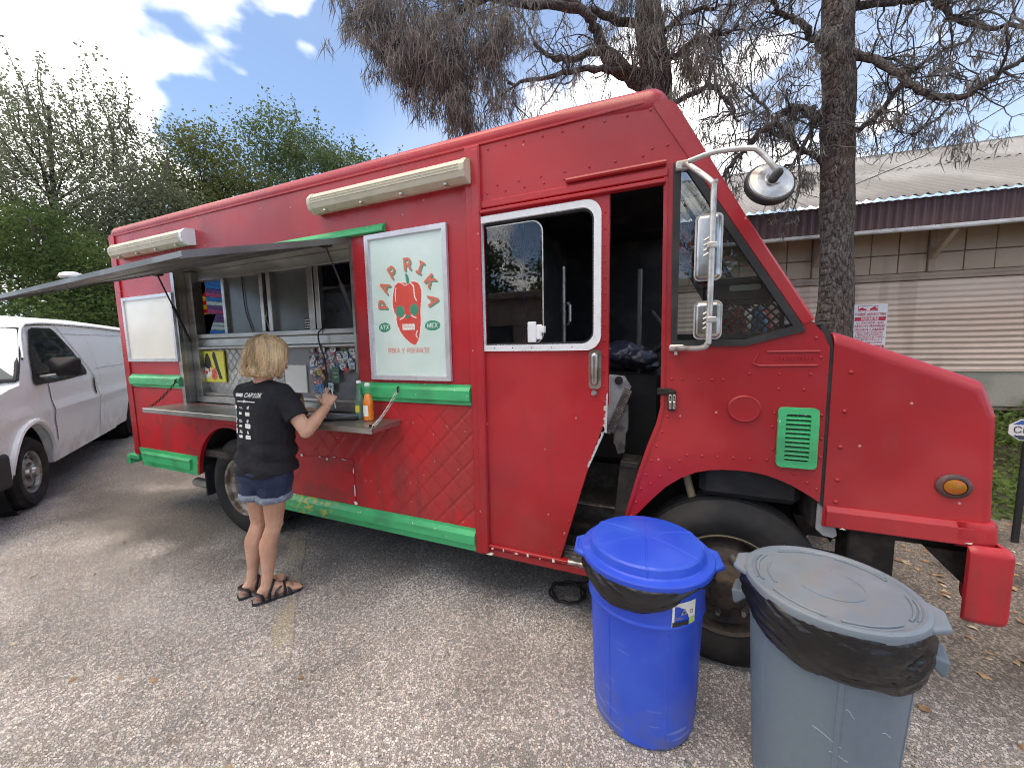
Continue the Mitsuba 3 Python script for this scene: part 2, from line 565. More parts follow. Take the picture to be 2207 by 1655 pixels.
arch_r = Point(-3.42, .50).buffer(.46, quad_segs=16)
OPEN = sbox(-3.97, 1.13, -1.955, 2.30)
wall = Polygon([(-4.90, .60), (-3.3, .60), (-3.3, .46), (-1.04, .46), (-1.04, 2.70), (-4.90, 2.70)]).difference(arch_r).difference(OPEN)
tp('side_wall', xz(wall, YS, YS + .03), RED)
tp('corner_post', xz(rnd(sbox(-4.925, .585, -4.835, 2.68), .02), YS - .012, YS + .05), RED)
tp('rear_panel', xz(sbox(-4.83, .655, -3.0, 1.25).difference(Point(-3.42, .50).buffer(.462, quad_segs=16)).difference(OPEN), YS - .003, YS + .004), RED_REAR)
tp('arch_lip', xz(Point(-3.42, .50).buffer(.472, quad_segs=20).difference(Point(-3.42, .50).buffer(.452, quad_segs=20)).intersection(sbox(-4, .5, -2.9, 1.1)), YS - .010, YS + .02), RED)
tp('quilted_panel', xz(sbox(-2.955, .475, -1.09, 1.235).difference(arch_r).difference(OPEN), YS - .005, YS + .004), RED_QUILT)
hp = [(-2.60, .50), (-2.045, .50), (-2.045, .825), (-2.60, .80)]
hatch = tp('access_hatch', xz(rnd(hp, .006), YS - .011, YS + .002), RED_REAR)
cz = []
for x, z, w, h in [(-2.55, .806, .03, .02), (-2.29, .803, .028, .022), (-2.22, .822, .03, .008), (-2.13, .815, .05, .006), (-2.044, .74, .007, .05), (-2.043, .60, .008, .10), (-2.04, .51, .035, .03), (-2.66, .488, .03, .012), (-2.36, .812, .02, .006)]:
    r_ = np.random.default_rng(int(abs(x * 1000)))
    cz.append(xz(Polygon([(x + w / 2 * math.cos(a) * r_.uniform(.5, 1.2), z + h / 2 * math.sin(a) * r_.uniform(.5, 1.2)) for a in np.linspace(0, 6.28, 9)[:-1]]), YS - .0135, YS - .010))
tp('paint_chips', cz, CHALK, hatch, kind='stuff')
tp('upper_seam', B(-4.86, -.16, YS - .009, YS + .01, 2.664, 2.678, .003), RED)
tp('belt_seam', B(-4.80, -4.0, YS - .006, YS + .01, 1.250, 1.258, .002), RED)

arch_f = [(-.222, .66), (-.154, .742), (-.092, .82), (-.03, .892), (.035, .944), (.101, .980), (.16, .998), (.216, 1.006), (.27, 1.009), (.325, 1.008), (.38, 1.0), (.431, .984), (.475, .966), (.517, .942), (.55, .922), (.578, .902)]
cab = Polygon([(-.996, 2.665), (-.996, 2.37), (-.069, 2.376), (-.066, 2.0), (-.062, 1.287), (-.083, 1.19), (-.117, 1.096), (-.155, .97), (-.185, .856), (-.24, .64)] + arch_f + [(.578, 1.56), (.553, 1.62), (.508, 1.674), (.133, 2.354), (-.022, 2.635), (-.06, 2.665)])
WIN = [(-.030, 2.385), (.043, 2.372), (.493, 1.630), (.278, 1.571), (-.023, 1.573)]
# roof
roof = spheres([(x, y, z) for x in (-4.865, -.55) for y in (YS + .052, 4.0) for z in (2.70,)], .058) + m3.Manifold.batch_hull([ball((-.56, y, 2.70), .058, 32) for y in (YS + .052, 4.0)] + [ball((-.141, y, 2.672), .086, 32) for y in (YS + .080, 3.97)]) + m3.Manifold.cube([4.45, 2.06, .03]).translate([-4.90, YS + .02, 2.665])
tp('roof', tomesh(roof), RED, smooth=35)
tp('far_wall', [xz(sbox(-4.9, .46, -.05, 2.7).difference(sbox(-2.3, 1.6, -1.5, 2.25)), 4.0, 4.05), xz(Polygon([(-.06, .7), (.56, .9), (.56, 1.62), (-.06, 2.68)]).difference(Polygon([(0, 1.66), (.42, 1.66), (.04, 2.4), (0, 2.4)])), 4.0, 4.05)], RED)  # unseen opening added in the box wall to let light into the kitchen
tp('rear_wall', [B(-4.915, -4.87, YS + .03, 2.45, .46, 2.68, .004), B(-4.915, -4.87, 3.3, 4.02, .46, 2.68, .004), B(-4.915, -4.87, 2.45, 3.3, .46, 1.5, .004), B(-4.915, -4.87, 2.45, 3.3, 2.5, 2.68, .004)], RED)  # opening added behind the banner so daylight glows through it
tp('kitchen_floor', B(-4.87, -1.06, YS + .03, 4.0, .66, .72, 0), DARK)
tp('kitchen_lining', [xz(sbox(-4.86, .72, -1.10, 2.66).difference(sbox(-2.3, 1.6, -1.5, 2.25)), 3.93, 3.99), B(-4.86, -1.10, 2.2, 3.93, 2.60, 2.655, 0), B(-4.868, -4.85, 2.0, 2.45, .72, 2.6, 0), B(-4.868, -4.85, 2.45, 3.93, .72, 1.5, 0)], KITCHEN)  # leaves the added light openings free
tp('partition', B(-1.10, -1.055, YS + .035, 3.99, .72, 2.66, 0), BLACK)
tp('ceiling', B(-1.05, -.05, YS + .05, 3.96, 2.545, 2.575, 0), BLACK)
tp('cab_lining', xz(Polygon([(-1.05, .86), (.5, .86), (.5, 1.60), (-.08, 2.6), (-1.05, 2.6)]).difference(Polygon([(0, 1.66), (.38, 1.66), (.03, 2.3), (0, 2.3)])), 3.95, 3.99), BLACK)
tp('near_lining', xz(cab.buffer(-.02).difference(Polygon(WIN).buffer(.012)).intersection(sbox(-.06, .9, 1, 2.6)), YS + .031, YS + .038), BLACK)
tp('chassis_rail', B(-4.8, 1.0, 2.62, 2.70, .46, .64), BLACK)
tp('chassis_rail', B(-4.8, 1.0, 3.45, 3.53, .46, .64), BLACK)
tp('underbody', [B(-2.9, -.3, 2.2, 3.9, .40, .50), tube([(-3.39, 2.2, .42), (-3.39, 3.9, .42)], .07), tube([(.245, 2.2, .42), (.245, 3.9, .42)], .06), B(-2.4, -1.4, 2.1, 2.35, .30, .46, .03)], DARK)
tp('exhaust_pipe', lathe([(.044, 0), (.044, .75), (.037, .75), (.037, .02)], 14).apply_transform(trimesh.transformations.rotation_matrix(-math.pi / 2, (0, 1, 0))).apply_translation([-3.70, 2.2, .27]), PIPE, smooth=30)
tp('mud_flap', B(-3.90, -3.885, 1.99, 2.45, .28, .62, .003), RUBBER)
well = [xz(Point(-3.42, .50).buffer(.50).difference(Point(-3.42, .50).buffer(.47)).intersection(sbox(-4, .5, -2.8, 1.1)), YS + .03, 2.6), B(-3.92, -2.92, 2.6, 2.62, .46, 1.0, 0)]
tp('wheel_well', well, BLACK)

# pillar, upper cab panel, sills
tp('door_pillar', [B(-1.088, -.996, YS - .022, YS + .03, .345, 2.665, .006), B(-1.045, -.998, YS - .030, YS - .02, .36, 2.64, .004)], RED)
cabm = xz(cab.difference(Polygon(WIN).buffer(-.008)), YS, YS + .03)
cp = tp('cab_panel', cabm, RED)
apil = hull([(-.12, YS - .006, 2.65), (-.062, YS - .004, 2.668), (-.13, YS + .088, 2.69), (-.068, YS + .088, 2.713), (.480, YS - .006, 1.66), (.515, YS - .006, 1.672), (.48, YS + .08, 1.66), (.545, YS + .08, 1.68)])
tp('windscreen_pillar', apil, RED)
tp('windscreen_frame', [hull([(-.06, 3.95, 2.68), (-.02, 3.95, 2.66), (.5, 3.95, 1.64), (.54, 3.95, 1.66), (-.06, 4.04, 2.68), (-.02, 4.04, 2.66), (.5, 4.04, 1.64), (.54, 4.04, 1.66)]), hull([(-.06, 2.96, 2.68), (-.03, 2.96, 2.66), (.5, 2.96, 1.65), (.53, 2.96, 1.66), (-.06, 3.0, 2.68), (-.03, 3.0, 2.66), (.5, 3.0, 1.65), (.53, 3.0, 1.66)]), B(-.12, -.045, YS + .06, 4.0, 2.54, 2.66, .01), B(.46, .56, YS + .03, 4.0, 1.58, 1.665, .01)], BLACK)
tp('windscreen', mesh([(-.03, YS + .07, 2.63), (-.03, 3.98, 2.63), (.52, 3.98, 1.66), (.52, YS + .07, 1.66)], [[0, 1, 2, 3]]), 'window_glass')
rv = row(-.96, 2.41, -.10, 2.41, 9) + row(-.90, 2.445, -.16, 2.445, 7) + row(-.95, 2.635, -.13, 2.635, 9) + row(-.05, 2.60, .075, 2.395, 4) + row(-.12, 2.47, .01, 2.47, 3) \
    + [(-.015, 1.42), (.03, 1.42), (.10, 1.42), (.155, 1.42), (.20, 1.42), (.30, 1.45), (.41, 1.45), (.52, 1.45), (.55, 1.52), (.53, 1.60), (.50, 1.385), (.41, 1.385)] \
    + row(-.03, 1.24, -.19, .72, 8) + row(.06, 1.06, .38, 1.07, 6) + row(-.10, .90, .03, 1.03, 4) + [(.40, 1.28), (.395, 1.22), (.40, 1.12), (.565, 1.28), (.57, 1.18), (.57, 1.10), (.48, 1.02), (.53, .985), (.565, .96)]
tp('rivets', rivets(rv, YS), RED, cp, kind='stuff', smooth=40)
tp('cowl_pressing', [tube([(.36, YS - .001, 1.545), (.545, YS - .001, 1.545)], .006, 6), tube([(.31, YS - .001, 1.495), (.33, YS - .001, 1.485), (.54, YS - .001, 1.487)], .006, 6), tube([(.31, YS - .001, 1.495), (.33, YS - .001, 1.54)], .004, 6)] + [tube([(.40 + .0125 * i, YS, 1.508), (.40 + .0125 * i, YS, 1.522)], .004, 5) for i in range(11)], RED, cp)
tp('door_edge_flange', xz(Polygon([(-.069, 2.36), (-.052, 2.36), (-.046, 1.287), (-.066, 1.19), (-.10, 1.096), (-.138, .97), (-.168, .856), (-.222, .66), (-.24, .64), (-.185, .856), (-.155, .97), (-.117, 1.096), (-.083, 1.19), (-.062, 1.287)]), YS - .007, YS + .05), RED, cp)
tp('front_arch_liner', [xz(Polygon(arch_f + [(.60, .86), (.58, .9)] + [(x, z + .02) for x, z in arch_f[::-1]]).buffer(.001), YS + .03, 2.4), B(-.3, .65, 2.5, 2.52, .40, 1.10, 0)], BLACK)
tp('drip_rail', [tube(np.array([(-.52, YS - .012, 2.395), (-.06, YS - .012, 2.395)]), .012, 8), B(-.996, -.05, YS - .012, YS + .03, 2.335, 2.372, .004), B(-.996, -.06, YS - .03, YS + .01, 2.305, 2.322, .003)], RED)
tp('sill_beam', [B(-1.03, -.20, YS - .004, YS + .10, .335, .385, .008), B(-1.0, -.52, YS - .02, YS + .02, .395, .412, .003)], RED)
tp('sill_scuffs', [B(-.98 + i * .075, -.98 + i * .075 + w, YS - .023, YS - .012, .391, .397 + .01 * (i % 2), 0) for i, w in enumerate([.012, .006, .018, .01, .005, .014])] + [B(-1.015, -.975, YS - .0245, YS + .02, .350, .360, .003)], CHALK, kind='stuff')
tp('step_plate', B(-.56, -.42, YS - .01, YS + .12, .385, .41, .006), EDGE)

# sliding door, half open
dpoly = Polygon([(-.996, 2.305), (-.309, 2.305), (-.309, 1.285), (-.335, 1.17), (-.384, 1.033), (-.563, .412), (-.996, .412)])
WO = rnd(sbox(-1.10, 1.56, -.345, 2.29), .075, 8).intersection(sbox(-.995, 1.4, 0, 3))
WI = rnd(sbox(-1.10, 1.594, -.380, 2.256), .062, 8).intersection(sbox(-.994, 1.4, 0, 3))
DR = tp('sliding_door', xz(dpoly.difference(WI.buffer(.004)), YS - .004, YS + .026), RED)
DK = 'sliding_door'
tp('window_frame', xz(WO.difference(WI), YS - .018, YS + .01), ALU, DR, smooth=30)
tp('window_seal', xz(WI.difference(WI.buffer(-.010)).intersection(sbox(-.98, 1.4, 0, 3)), YS - .002, YS + .02), RUBBER, DR)
tp('sliding_pane', sheet_xz(rnd(sbox(-1.2, 1.60, -.655, 2.235), .06, 8).intersection(sbox(-.975, 1, 0, 3)), YS + .012), 'dark_glass', DR)
tp('pane_edge', xz(rnd(sbox(-1.2, 1.597, -.65, 2.24), .06, 8).difference(rnd(sbox(-1.2, 1.60, -.655, 2.235), .06, 8)).intersection(sbox(-.98, 1, 0, 3)), YS + .009, YS + .016), PIPE, DR)
tp('pane_latch', [B(-.738, -.690, YS - .004, YS + .008, 1.605, 1.715, .004), B(-.690, -.66, YS - .0, YS + .012, 1.62, 1.70, .004), B(-.66, -.64, YS - .012, YS + .02, 1.655, 1.69, .004)], ALU, DR)
tp('pane_bar', B(-.775, -.762, YS + .02, YS + .03, 1.60, 2.24, .002), mat('violet_strip', (.16, .15, .35), .5), DR)
hd = [xz(rnd(sbox(-.405, 1.365, -.342, 1.562), .02), YS - .014, YS), tomesh(spheres([(-.374, YS - .018, 1.40), (-.374, YS - .018, 1.53)], .021, 16))]
tp('handle', hd, CHROME, DR, smooth=40)
tp('lock_barrel', tube([(-.378, YS - .02, 1.345), (-.378, YS + .005, 1.345)], .014, 12), EDGE, DR)
dv = row(-.328, 2.22, -.328, 1.30, 13) + row(-.345, 1.17, -.57, .46, 9) + row(-.94, .435, -.62, .435, 4)
tp('rivets', rivets(dv, YS - .004, .006), RED, DR, kind='stuff', smooth=40)
tp('window_screws', rivets([(-.93 + .11 * i, 1.578) for i in range(5)], YS - .018, .0035), DARK, DR, kind='stuff')
ce = []
r_ = np.random.default_rng(5)
for t in np.linspace(0, 1, 40):
    if t < .4:
        x, z = -.316 - .012 * t, 1.335 - .16 * t / .4 * 1.2
    else:
        x, z = -.335 - .075 * (t - .4) / .6, 1.14 - .18 * (t - .4) / .6
    w = r_.uniform(.001, .009) * (1.9 if .12 < t < .42 else .45)
    ce.append(xz(Polygon([(x - w + r_.uniform(-.003, .003), z + r_.uniform(-.012, .012)), (x + .006, z + .012), (x + .006, z - .012), (x - w * .6, z - .008)]).convex_hull, YS - .0065, YS - .003))
tp('chipped_edge', ce, mat('bare_primer', (.46, .43, .41), .6), DR, kind='stuff')

# side quarter window
sw = Polygon(WIN)
inner = Polygon([(.004, 2.352), (.025, 2.346), (.447, 1.652), (.281, 1.600), (.004, 1.602)])
QW = tp('quarter_window', xz(sw.difference(inner), YS - .012, YS + .016), RUBBER, smooth=30)
tp('pane', sheet_xz(inner.buffer(.004), YS + .004), 'tinted_glass', QW)

# cab interior
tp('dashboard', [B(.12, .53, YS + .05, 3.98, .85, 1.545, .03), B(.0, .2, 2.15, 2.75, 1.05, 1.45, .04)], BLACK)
sc_ = lathe([(.012, -.02), (.18, -.02), (.2, 0), (.18, .02), (.012, .02)], 8)
ring = tube([(.2 * math.cos(a), .2 * math.sin(a), 0) for a in np.linspace(0, 2 * math.pi, 33)], .014, 8, False)
spk = [tube([(0, 0, 0), (.2 * math.cos(a), .2 * math.sin(a), 0)], .012, 6) for a in (0.5, 2.6, 4.71)]
tp('steering_wheel', turn(trimesh.util.concatenate([ring] + spk + [tube([(0, 0, 0), (0, 0, -.35)], .02, 8)]), 52, (0, 1, 0), (-.02, 2.55, 1.62)), RUBBER, smooth=40)
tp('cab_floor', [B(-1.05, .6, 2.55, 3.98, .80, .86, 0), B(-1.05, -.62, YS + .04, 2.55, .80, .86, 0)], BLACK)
tp('stair', B(-.62, -.30, 2.52, 2.55, .36, .80, 0), STEP)
tp('stair', B(-.62, -.285, 2.30, 2.52, .36, .60, .006), STEP)
tp('stair', B(-.62, -.30, YS + .05, 2.30, .36, .43, .006), STEP)
for y_, z_ in ((2.546, .862), (2.296, .602), (2.05, .432)):
    tp('stair_nosing', B(-.60, -.31, y_ - .03, y_ + .004, z_, z_ + .006, .001), EDGE)
tp('kick_plate', [hull([(-.318, 2.16, .46), (-.30, 2.16, .46), (-.272, 2.16, .93), (-.17, 2.16, .925), (-.17, 2.52, .9), (-.29, 2.52, .9), (-.22, 2.16, .66)]), B(-.272, -.175, 2.15, 2.165, .90, .935, .004)], STEP)
seat = [tomesh(spheres([(-.55, 2.55, 1.0), (-.15, 2.55, 1.0), (-.55, 2.95, 1.0), (-.15, 2.95, 1.0)], .07)), tomesh(spheres([(-.62, 2.55, 1.05), (-.66, 2.55, 1.55), (-.62, 2.95, 1.05), (-.66, 2.95, 1.55)], .06)), tube([(-.36, 2.75, .86), (-.36, 2.75, 1.0)], .1, 12)]
tp('driver_seat', seat, RUBBER, smooth=40)
gp = Polygon([(-.345, 1.415), (-.262, 1.405), (-.226, 1.345), (-.30, 1.17), (-.335, 1.075), (-.37, 1.08)])
HT = tp('broken_heater', xz(gp, 2.20, 2.24), mat('dusty_grey_plastic', wear((.40, .42, .42), (.25, .25, .25), 14), .55))
ax_ = np.array([-.237, 1.335]), np.array([-.335, 1.09])
dd = (ax_[1] - ax_[0]) / np.linalg.norm(ax_[1] - ax_[0])
nn = np.array([-dd[1], dd[0]])
gr = Polygon([ax_[0] + nn * .022, ax_[1] + nn * .022, ax_[1] - nn * .022, ax_[0] - nn * .022])
tp('grille', xz(gr, 2.185, 2.202), mat('brown_grille', (.10, .075, .06), .6), HT)
sl_ = []
for t in np.linspace(.03, .97, 22):
    c_ = ax_[0] + (ax_[1] - ax_[0]) * t
    sl_.append(tube([(c_[0] + nn[0] * .02, 2.184, c_[1] + nn[1] * .02), (c_[0] - nn[0] * .02, 2.184, c_[1] - nn[1] * .02)], .0026, 5))
tp('grille_bars', sl_, EDGE, HT, kind='stuff')
tp('knob', lathe([(.0002, 0), (.022, 0), (.022, .012), (.0002, .014)], 14).apply_transform(trimesh.transformations.rotation_matrix(math.pi / 2, (1, 0, 0))).apply_translation([-.29, 2.20, 1.385]), BLACK, HT)
tp('torn_sleeve', tomesh(m3.Manifold.batch_hull([ball(p, .012, 8) for p in [(-.30, 2.22, 1.22), (-.25, 2.22, 1.24), (-.25, 2.22, 1.10), (-.31, 2.22, 1.02)]]) + m3.Manifold.batch_hull([ball(p, .010, 8) for p in [(-.31, 2.22, 1.05), (-.26, 2.22, 1.08), (-.265, 2.22, .975), (-.29, 2.22, .965)]])), mat('dirty_cloth', wear((.20, .20, .18), (.09, .09, .085), 18), .85), HT, smooth=50)
tp('grab_pole', tube([(-.205, 2.42, 1.35), (-.205, 2.42, 2.02)], .014, 10), mat('dull_pole', (.10, .10, .095), .45, metallic=.4))
tp('inner_door_frame', [B(-.70, -.685, 2.5, 2.53, .9, 2.1, .004), tube([(-.66, 2.5, 1.72), (-.64, 2.47, 1.74), (-.64, 2.47, 1.84), (-.66, 2.5, 1.86)], .009, 8)], PIPE)

# hood, lip, bumper
hp_ = [(.60, 1.568), (.81, 1.478), (1.012, 1.388), (1.045, 1.29), (1.068, .80), (.60, .80)]
hood = spheres([(x, y, z) for x, z in hp_ for y in (YS + .052, 3.95)], .052, 28) ^ m3.Manifold.cube([2, 4, 2]).translate([.592, 0, .802])
HD = tp('hood', tomesh(hood), RED, smooth=30)
tp('joint_gap', xz(Polygon([(.576, .90), (.594, .88), (.594, 1.55), (.575, 1.625), (.55, 1.66), (.545, 1.64), (.566, 1.55)]), YS + .006, YS + .03), RUBBER)
lip = Polygon([(YS + .03, .895), (YS - .006, .895), (YS - .018, .875), (YS - .018, .812), (YS + .03, .805)])
tp('lower_lip', yz(lip, .60, 1.045), RED, HD)
nose = spheres([(1.075, YS + .042, .83), (1.070, YS + .042, .87), (1.075, 3.95, .83), (1.070, 3.95, .87), (1.0, YS + .042, .83), (1.0, YS + .042, .87)], .06, 24) ^ m3.Manifold.cube([.3, 4, .095]).translate([1.0, 0, .802])
tp('lower_lip', tomesh(nose), RED, HD, smooth=30)
tp('rivets', rivets([(.652, 1.46), (.640, 1.30), (.634, 1.15), (.632, 1.01), (.632, .915), (.66, .845), (.86, .845)], YS - .0, .009), RED, HD, kind='stuff', smooth=40)
tp('paint_chips', [hull([(.642, YS - .0195, .806), (.668, YS - .0195, .805), (.655, YS - .0195, .813), (.65, YS - .017, .808)]), hull([(1.02, YS - .0195, .818), (1.04, YS - .0195, .816), (1.043, YS - .0195, .824), (1.03, YS - .0165, .82)])], CHALK, HD, kind='stuff')
lm = lathe([(.052, 0), (.052, .008), (.046, .014), (.036, .016), (.036, .010)], 28).apply_transform(trimesh.transformations.rotation_matrix(math.pi / 2, (1, 0, 0)))
lm.apply_scale([1., 1, .9])
lm.apply_translation([.982, YS - .0, 1.03])
LP = tp('side_marker_lamp', lm, mat('lamp_ring', wear((.10, .05, .045), (.05, .03, .03), 30), .4), HD, smooth=40)
ln = lathe([(.036, 0), (.032, .012), (.018, .018), (.0002, .020)], 24).apply_transform(trimesh.transformations.rotation_matrix(math.pi / 2, (1, 0, 0)))
ln.apply_scale([1., 1, .9])
ln.apply_translation([.982, YS - .003, 1.03])
tp('marker_lens', ln, ORANGE_LENS, HD, smooth=40)
bo = spheres([(x, y, z) for x in (1.05, 1.122) for y in (YS - .015, 2.09) for z in (.545, .785)], .034, 20)
bi = m3.Manifold.cube([.10, .40, .40]).translate([1.02, YS - .022, .49])
tp('front_bumper', tomesh((bo - bi) ^ m3.Manifold.cube([2, 4, 2]).translate([1.028, 0, 0])), RED, smooth=35)
tp('bumper_bracket', [B(.80, 1.10, 2.06, 2.14, .735, .80, .004), hull([(.96, 2.03, .74), (1.09, 2.03, .74), (1.09, 2.03, .60), (1.09, 2.08, .60), (.96, 2.08, .74), (1.09, 2.08, .74)])], DARK)
tp('frame_horn', B(.72, .88, 2.06, 2.20, .46, .80, .006), DARK)
tp('fender_tongue', xz(Polygon([(.576, .895), (.60, .885), (.64, .80), (.648, .765), (.635, .75), (.60, .755), (.574, .78)]), YS + .012, YS + .022), mat('grey_primer', (.26, .27, .27), .6))
tp('engine_bay', [B(.5, 1.0, 2.35, 3.8, .62, .80, .03), B(.56, .60, YS + .03, 3.98, .78, 1.6, 0)], DARK)
tp('filler_hose', tube(spline([(.035, 2.12, 1.02), (.06, 2.10, .93), (.095, 2.09, .80)]), .020, 10), mat('beige_hose', (.34, .27, .16), .6), smooth=40)
tp('steering_links', [tube([(.5, 2.3, .52), (.78, 2.3, .50)], .03, 8), hull([(.55, 2.2, .74), (.66, 2.2, .74), (.60, 2.2, .62), (.55, 2.3, .74), (.66, 2.3, .74), (.60, 2.3, .62)]), hull([(.68, 2.25, .74), (.76, 2.25, .74), (.72, 2.25, .60), (.68, 2.35, .74), (.76, 2.35, .74), (.72, 2.35, .60)])], DARK)

# louvred vent, round plate, hasp
vp = rnd(sbox(.412, 1.048, .555, 1.308), .018)
vin = rnd(sbox(.440, 1.078, .527, 1.280), .008)
VT = tp('louvre_vent', xz(vp.difference(vin), YS - .016, YS + .004), GREEN, smooth=30)
tp('vent_shade', sheet_xz(vin.buffer(.004), YS - .0015), INK_DARK, VT)  # dark sheet standing in for the shade between the slats
for i in range(10):
    z = 1.088 + .0193 * i
    tp('slat', hull([(.438, YS - .004, z + .009), (.529, YS - .004, z + .009), (.438, YS - .003, z - .002), (.529, YS - .003, z - .002), (.438, YS - .016, z - .001), (.529, YS - .016, z - .001), (.438, YS - .014, z - .003), (.529, YS - .014, z - .003)]), GREEN, VT)
pl = lathe([(.066, 0), (.066, .010), (.060, .016), (.05, .013), (.0002, .014)], 32).apply_transform(trimesh.transformations.rotation_matrix(math.pi / 2, (1, 0, 0)))
pl.apply_scale([1, 1, .92])
tp('filler_cap', pl.apply_translation([.284, YS, 1.294]), RED, smooth=40)
HS = tp('hasp', [B(-.078, -.012, YS - .018, YS + .006, 1.345, 1.376, .004), B(-.030, .006, YS - .022, YS - .0, 1.272, 1.368, .004)], DARK)
for i in range(2):
    tp('padlock', [B(-.026 + .017 * i, -.012 + .017 * i, YS - .036, YS - .02, 1.280, 1.318, .003), tube(spline([(-.023 + .017 * i, YS - .028, 1.318), (-.023 + .017 * i, YS - .028, 1.345), (-.015 + .017 * i, YS - .028, 1.345), (-.015 + .017 * i, YS - .028, 1.318)], 3), .0028, 6)], CHROME, HS)

# wheels
def tyre(R=.42, w=.225, rb=.25):
    P = [(rb, .02), (rb + .02, 0), (rb + .07, -.018), (rb + .115, -.012), (R - .03, .006), (R - .006, .022)]
    n = 4
    a0, a1 = .024, w - .024
    for i in range(n):
        s = a0 + (a1 - a0) * i / n
        e = a0 + (a1 - a0) * (i + 1) / n
        P += [(R, s + .004), (R, e - .014), (R - .014, e - .011), (R - .014, e - .001)]
    P += [(R - .006, w - .022), (R - .03, w - .006), (rb + .07, w + .012), (rb + .02, w), (rb, w - .02), (rb, .02)]
    m = lathe(P, 56)
    return m


def seat_wheel(m, x, y, z):
    return turn(m, -90, (1, 0, 0), (x, y, z))


def wheel(name, x, y, deep):
    k = num(TR + '__' + name)
    add('tyre', seat_wheel(tyre(), x, y, .42), TYRE, k, smooth=30)
    if deep:
        rim = lathe([(.252, .03), (.258, .012), (.250, .004), (.238, .012), (.232, .04), (.205, .06), (.200, .135), (.17, .150), (.11, .150), (.10, .14), (.085, .10), (.085, .06), (.0003, .055)], 48)
        add('rim', seat_wheel(rim, x, y, .42), RIM, k, smooth=35)
        holes = [lathe([(.0003, 0), (.022, 0), (.022, .02)], 12).apply_translation([.145 * math.cos(a), .145 * math.sin(a), .146]) for a in np.arange(8) * math.pi / 4]
        add('hand_holes', seat_wheel(trimesh.util.concatenate(holes), x, y, .42), BLACK, k, kind='stuff')
        add('inner_tyre', seat_wheel(tyre(), x, y + .26, .42), TYRE, k, smooth=30)
    else:
        rim = lathe([(.252, .03), (.258, .012), (.250, .004), (.238, .014), (.230, .07), (.205, .085), (.19, .075), (.175, .045), (.13, .03), (.10, .02)], 48)
        add('rim', seat_wheel(rim, x, y, .42), FRIM, k, smooth=35)
        add('rim_edge', seat_wheel(tube([(.251 * math.cos(a), .251 * math.sin(a), .008) for a in np.linspace(0, 2 * math.pi, 49)], .0035, 6, False), x, y, .42), mat('yellowed_edge', (.24, .20, .11), .5), k, smooth=40)
        hub = lathe([(.12, .03), (.115, .0), (.095, -.012), (.075, -.02), (.068, -.055), (.05, -.062), (.0003, -.064)], 32)
        add('hub', seat_wheel(hub, x, y, .42), HUB, k, smooth=35)
    nuts = []
    for a in np.arange(8) * math.pi / 4 + .2:
        c, s = math.cos(a), math.sin(a)
        rr, z0 = (.115, .105) if deep else (.142, -.012)
        nuts.append(lathe([(.013, z0 + .05), (.013, z0 + .012), (.009, z0), (.0003, z0)], 6).apply_translation([rr * c, rr * s, 0]))
    add('wheel_nuts', seat_wheel(trimesh.util.concatenate(nuts), x, y, .42), EDGE, k, kind='stuff')
    return k


wheel('rear_wheel', -3.39, YS + .05, True)
wheel('front_wheel', .245, YS + .03, False)
wheel('far_rear_wheel', -3.39, 3.70, True)
wheel('far_front_wheel', .245, 3.72, False)

# green trim
def rail(x0, x1, z0, z1, out=.032):
    h = z1 - z0
    p = Polygon([(YS + .002, z0), (YS - .010, z0), (YS - .010, z0 + .14 * h), (YS - out, z0 + .24 * h), (YS - out, z0 + .72 * h), (YS - .018, z0 + .86 * h), (YS - .010, z0 + .90 * h), (YS - .010, z1), (YS + .002, z1)])
    return yz(p, x0, x1)


tp('rub_rail', rail(-4.825, -3.998, 1.262, 1.382), GREEN)
tp('rub_rail', rail(-1.953, -1.094, 1.245, 1.366), GREEN)
sk = xz(Polygon([(-4.835, .66), (-3.876, .66), (-3.9, .487), (-4.79, .487)]), YS - .012, YS + .01)
tp('side_skirt', [sk, xz(Polygon([(-4.745, .63), (-3.96, .63), (-3.975, .535), (-4.72, .535)]), YS - .030, YS - .008), yz(Polygon([(YS - .03, .63), (YS - .04, .615), (YS - .03, .60)]), -4.745, -3.96)], GREEN)
p_ = Polygon([(YS + .01, .345), (YS - .006, .345), (YS - .012, .385), (YS - .034, .400), (YS - .034, .452), (YS - .012, .476), (YS - .010, .49), (YS + .01, .49)])
tp('side_skirt', yz(p_, -2.985, -1.088), GREEN)
tp('drip_cap', yz(Polygon([(YS + .002, 2.303), (YS - .022, 2.300), (YS - .036, 2.305), (YS - .036, 2.322), (YS - .010, 2.352), (YS + .002, 2.352)]), -4.02, -1.662), GREEN)
tp('corner_bracket', [B(-5.06, -4.86, YS - .02, YS + .06, .53, .575, .006), B(-5.06, -5.0, YS - .03, YS + .06, .48, .56, .006), B(-5.07, -4.95, YS + .06, 4.0, .48, .56, .01)], GREEN)

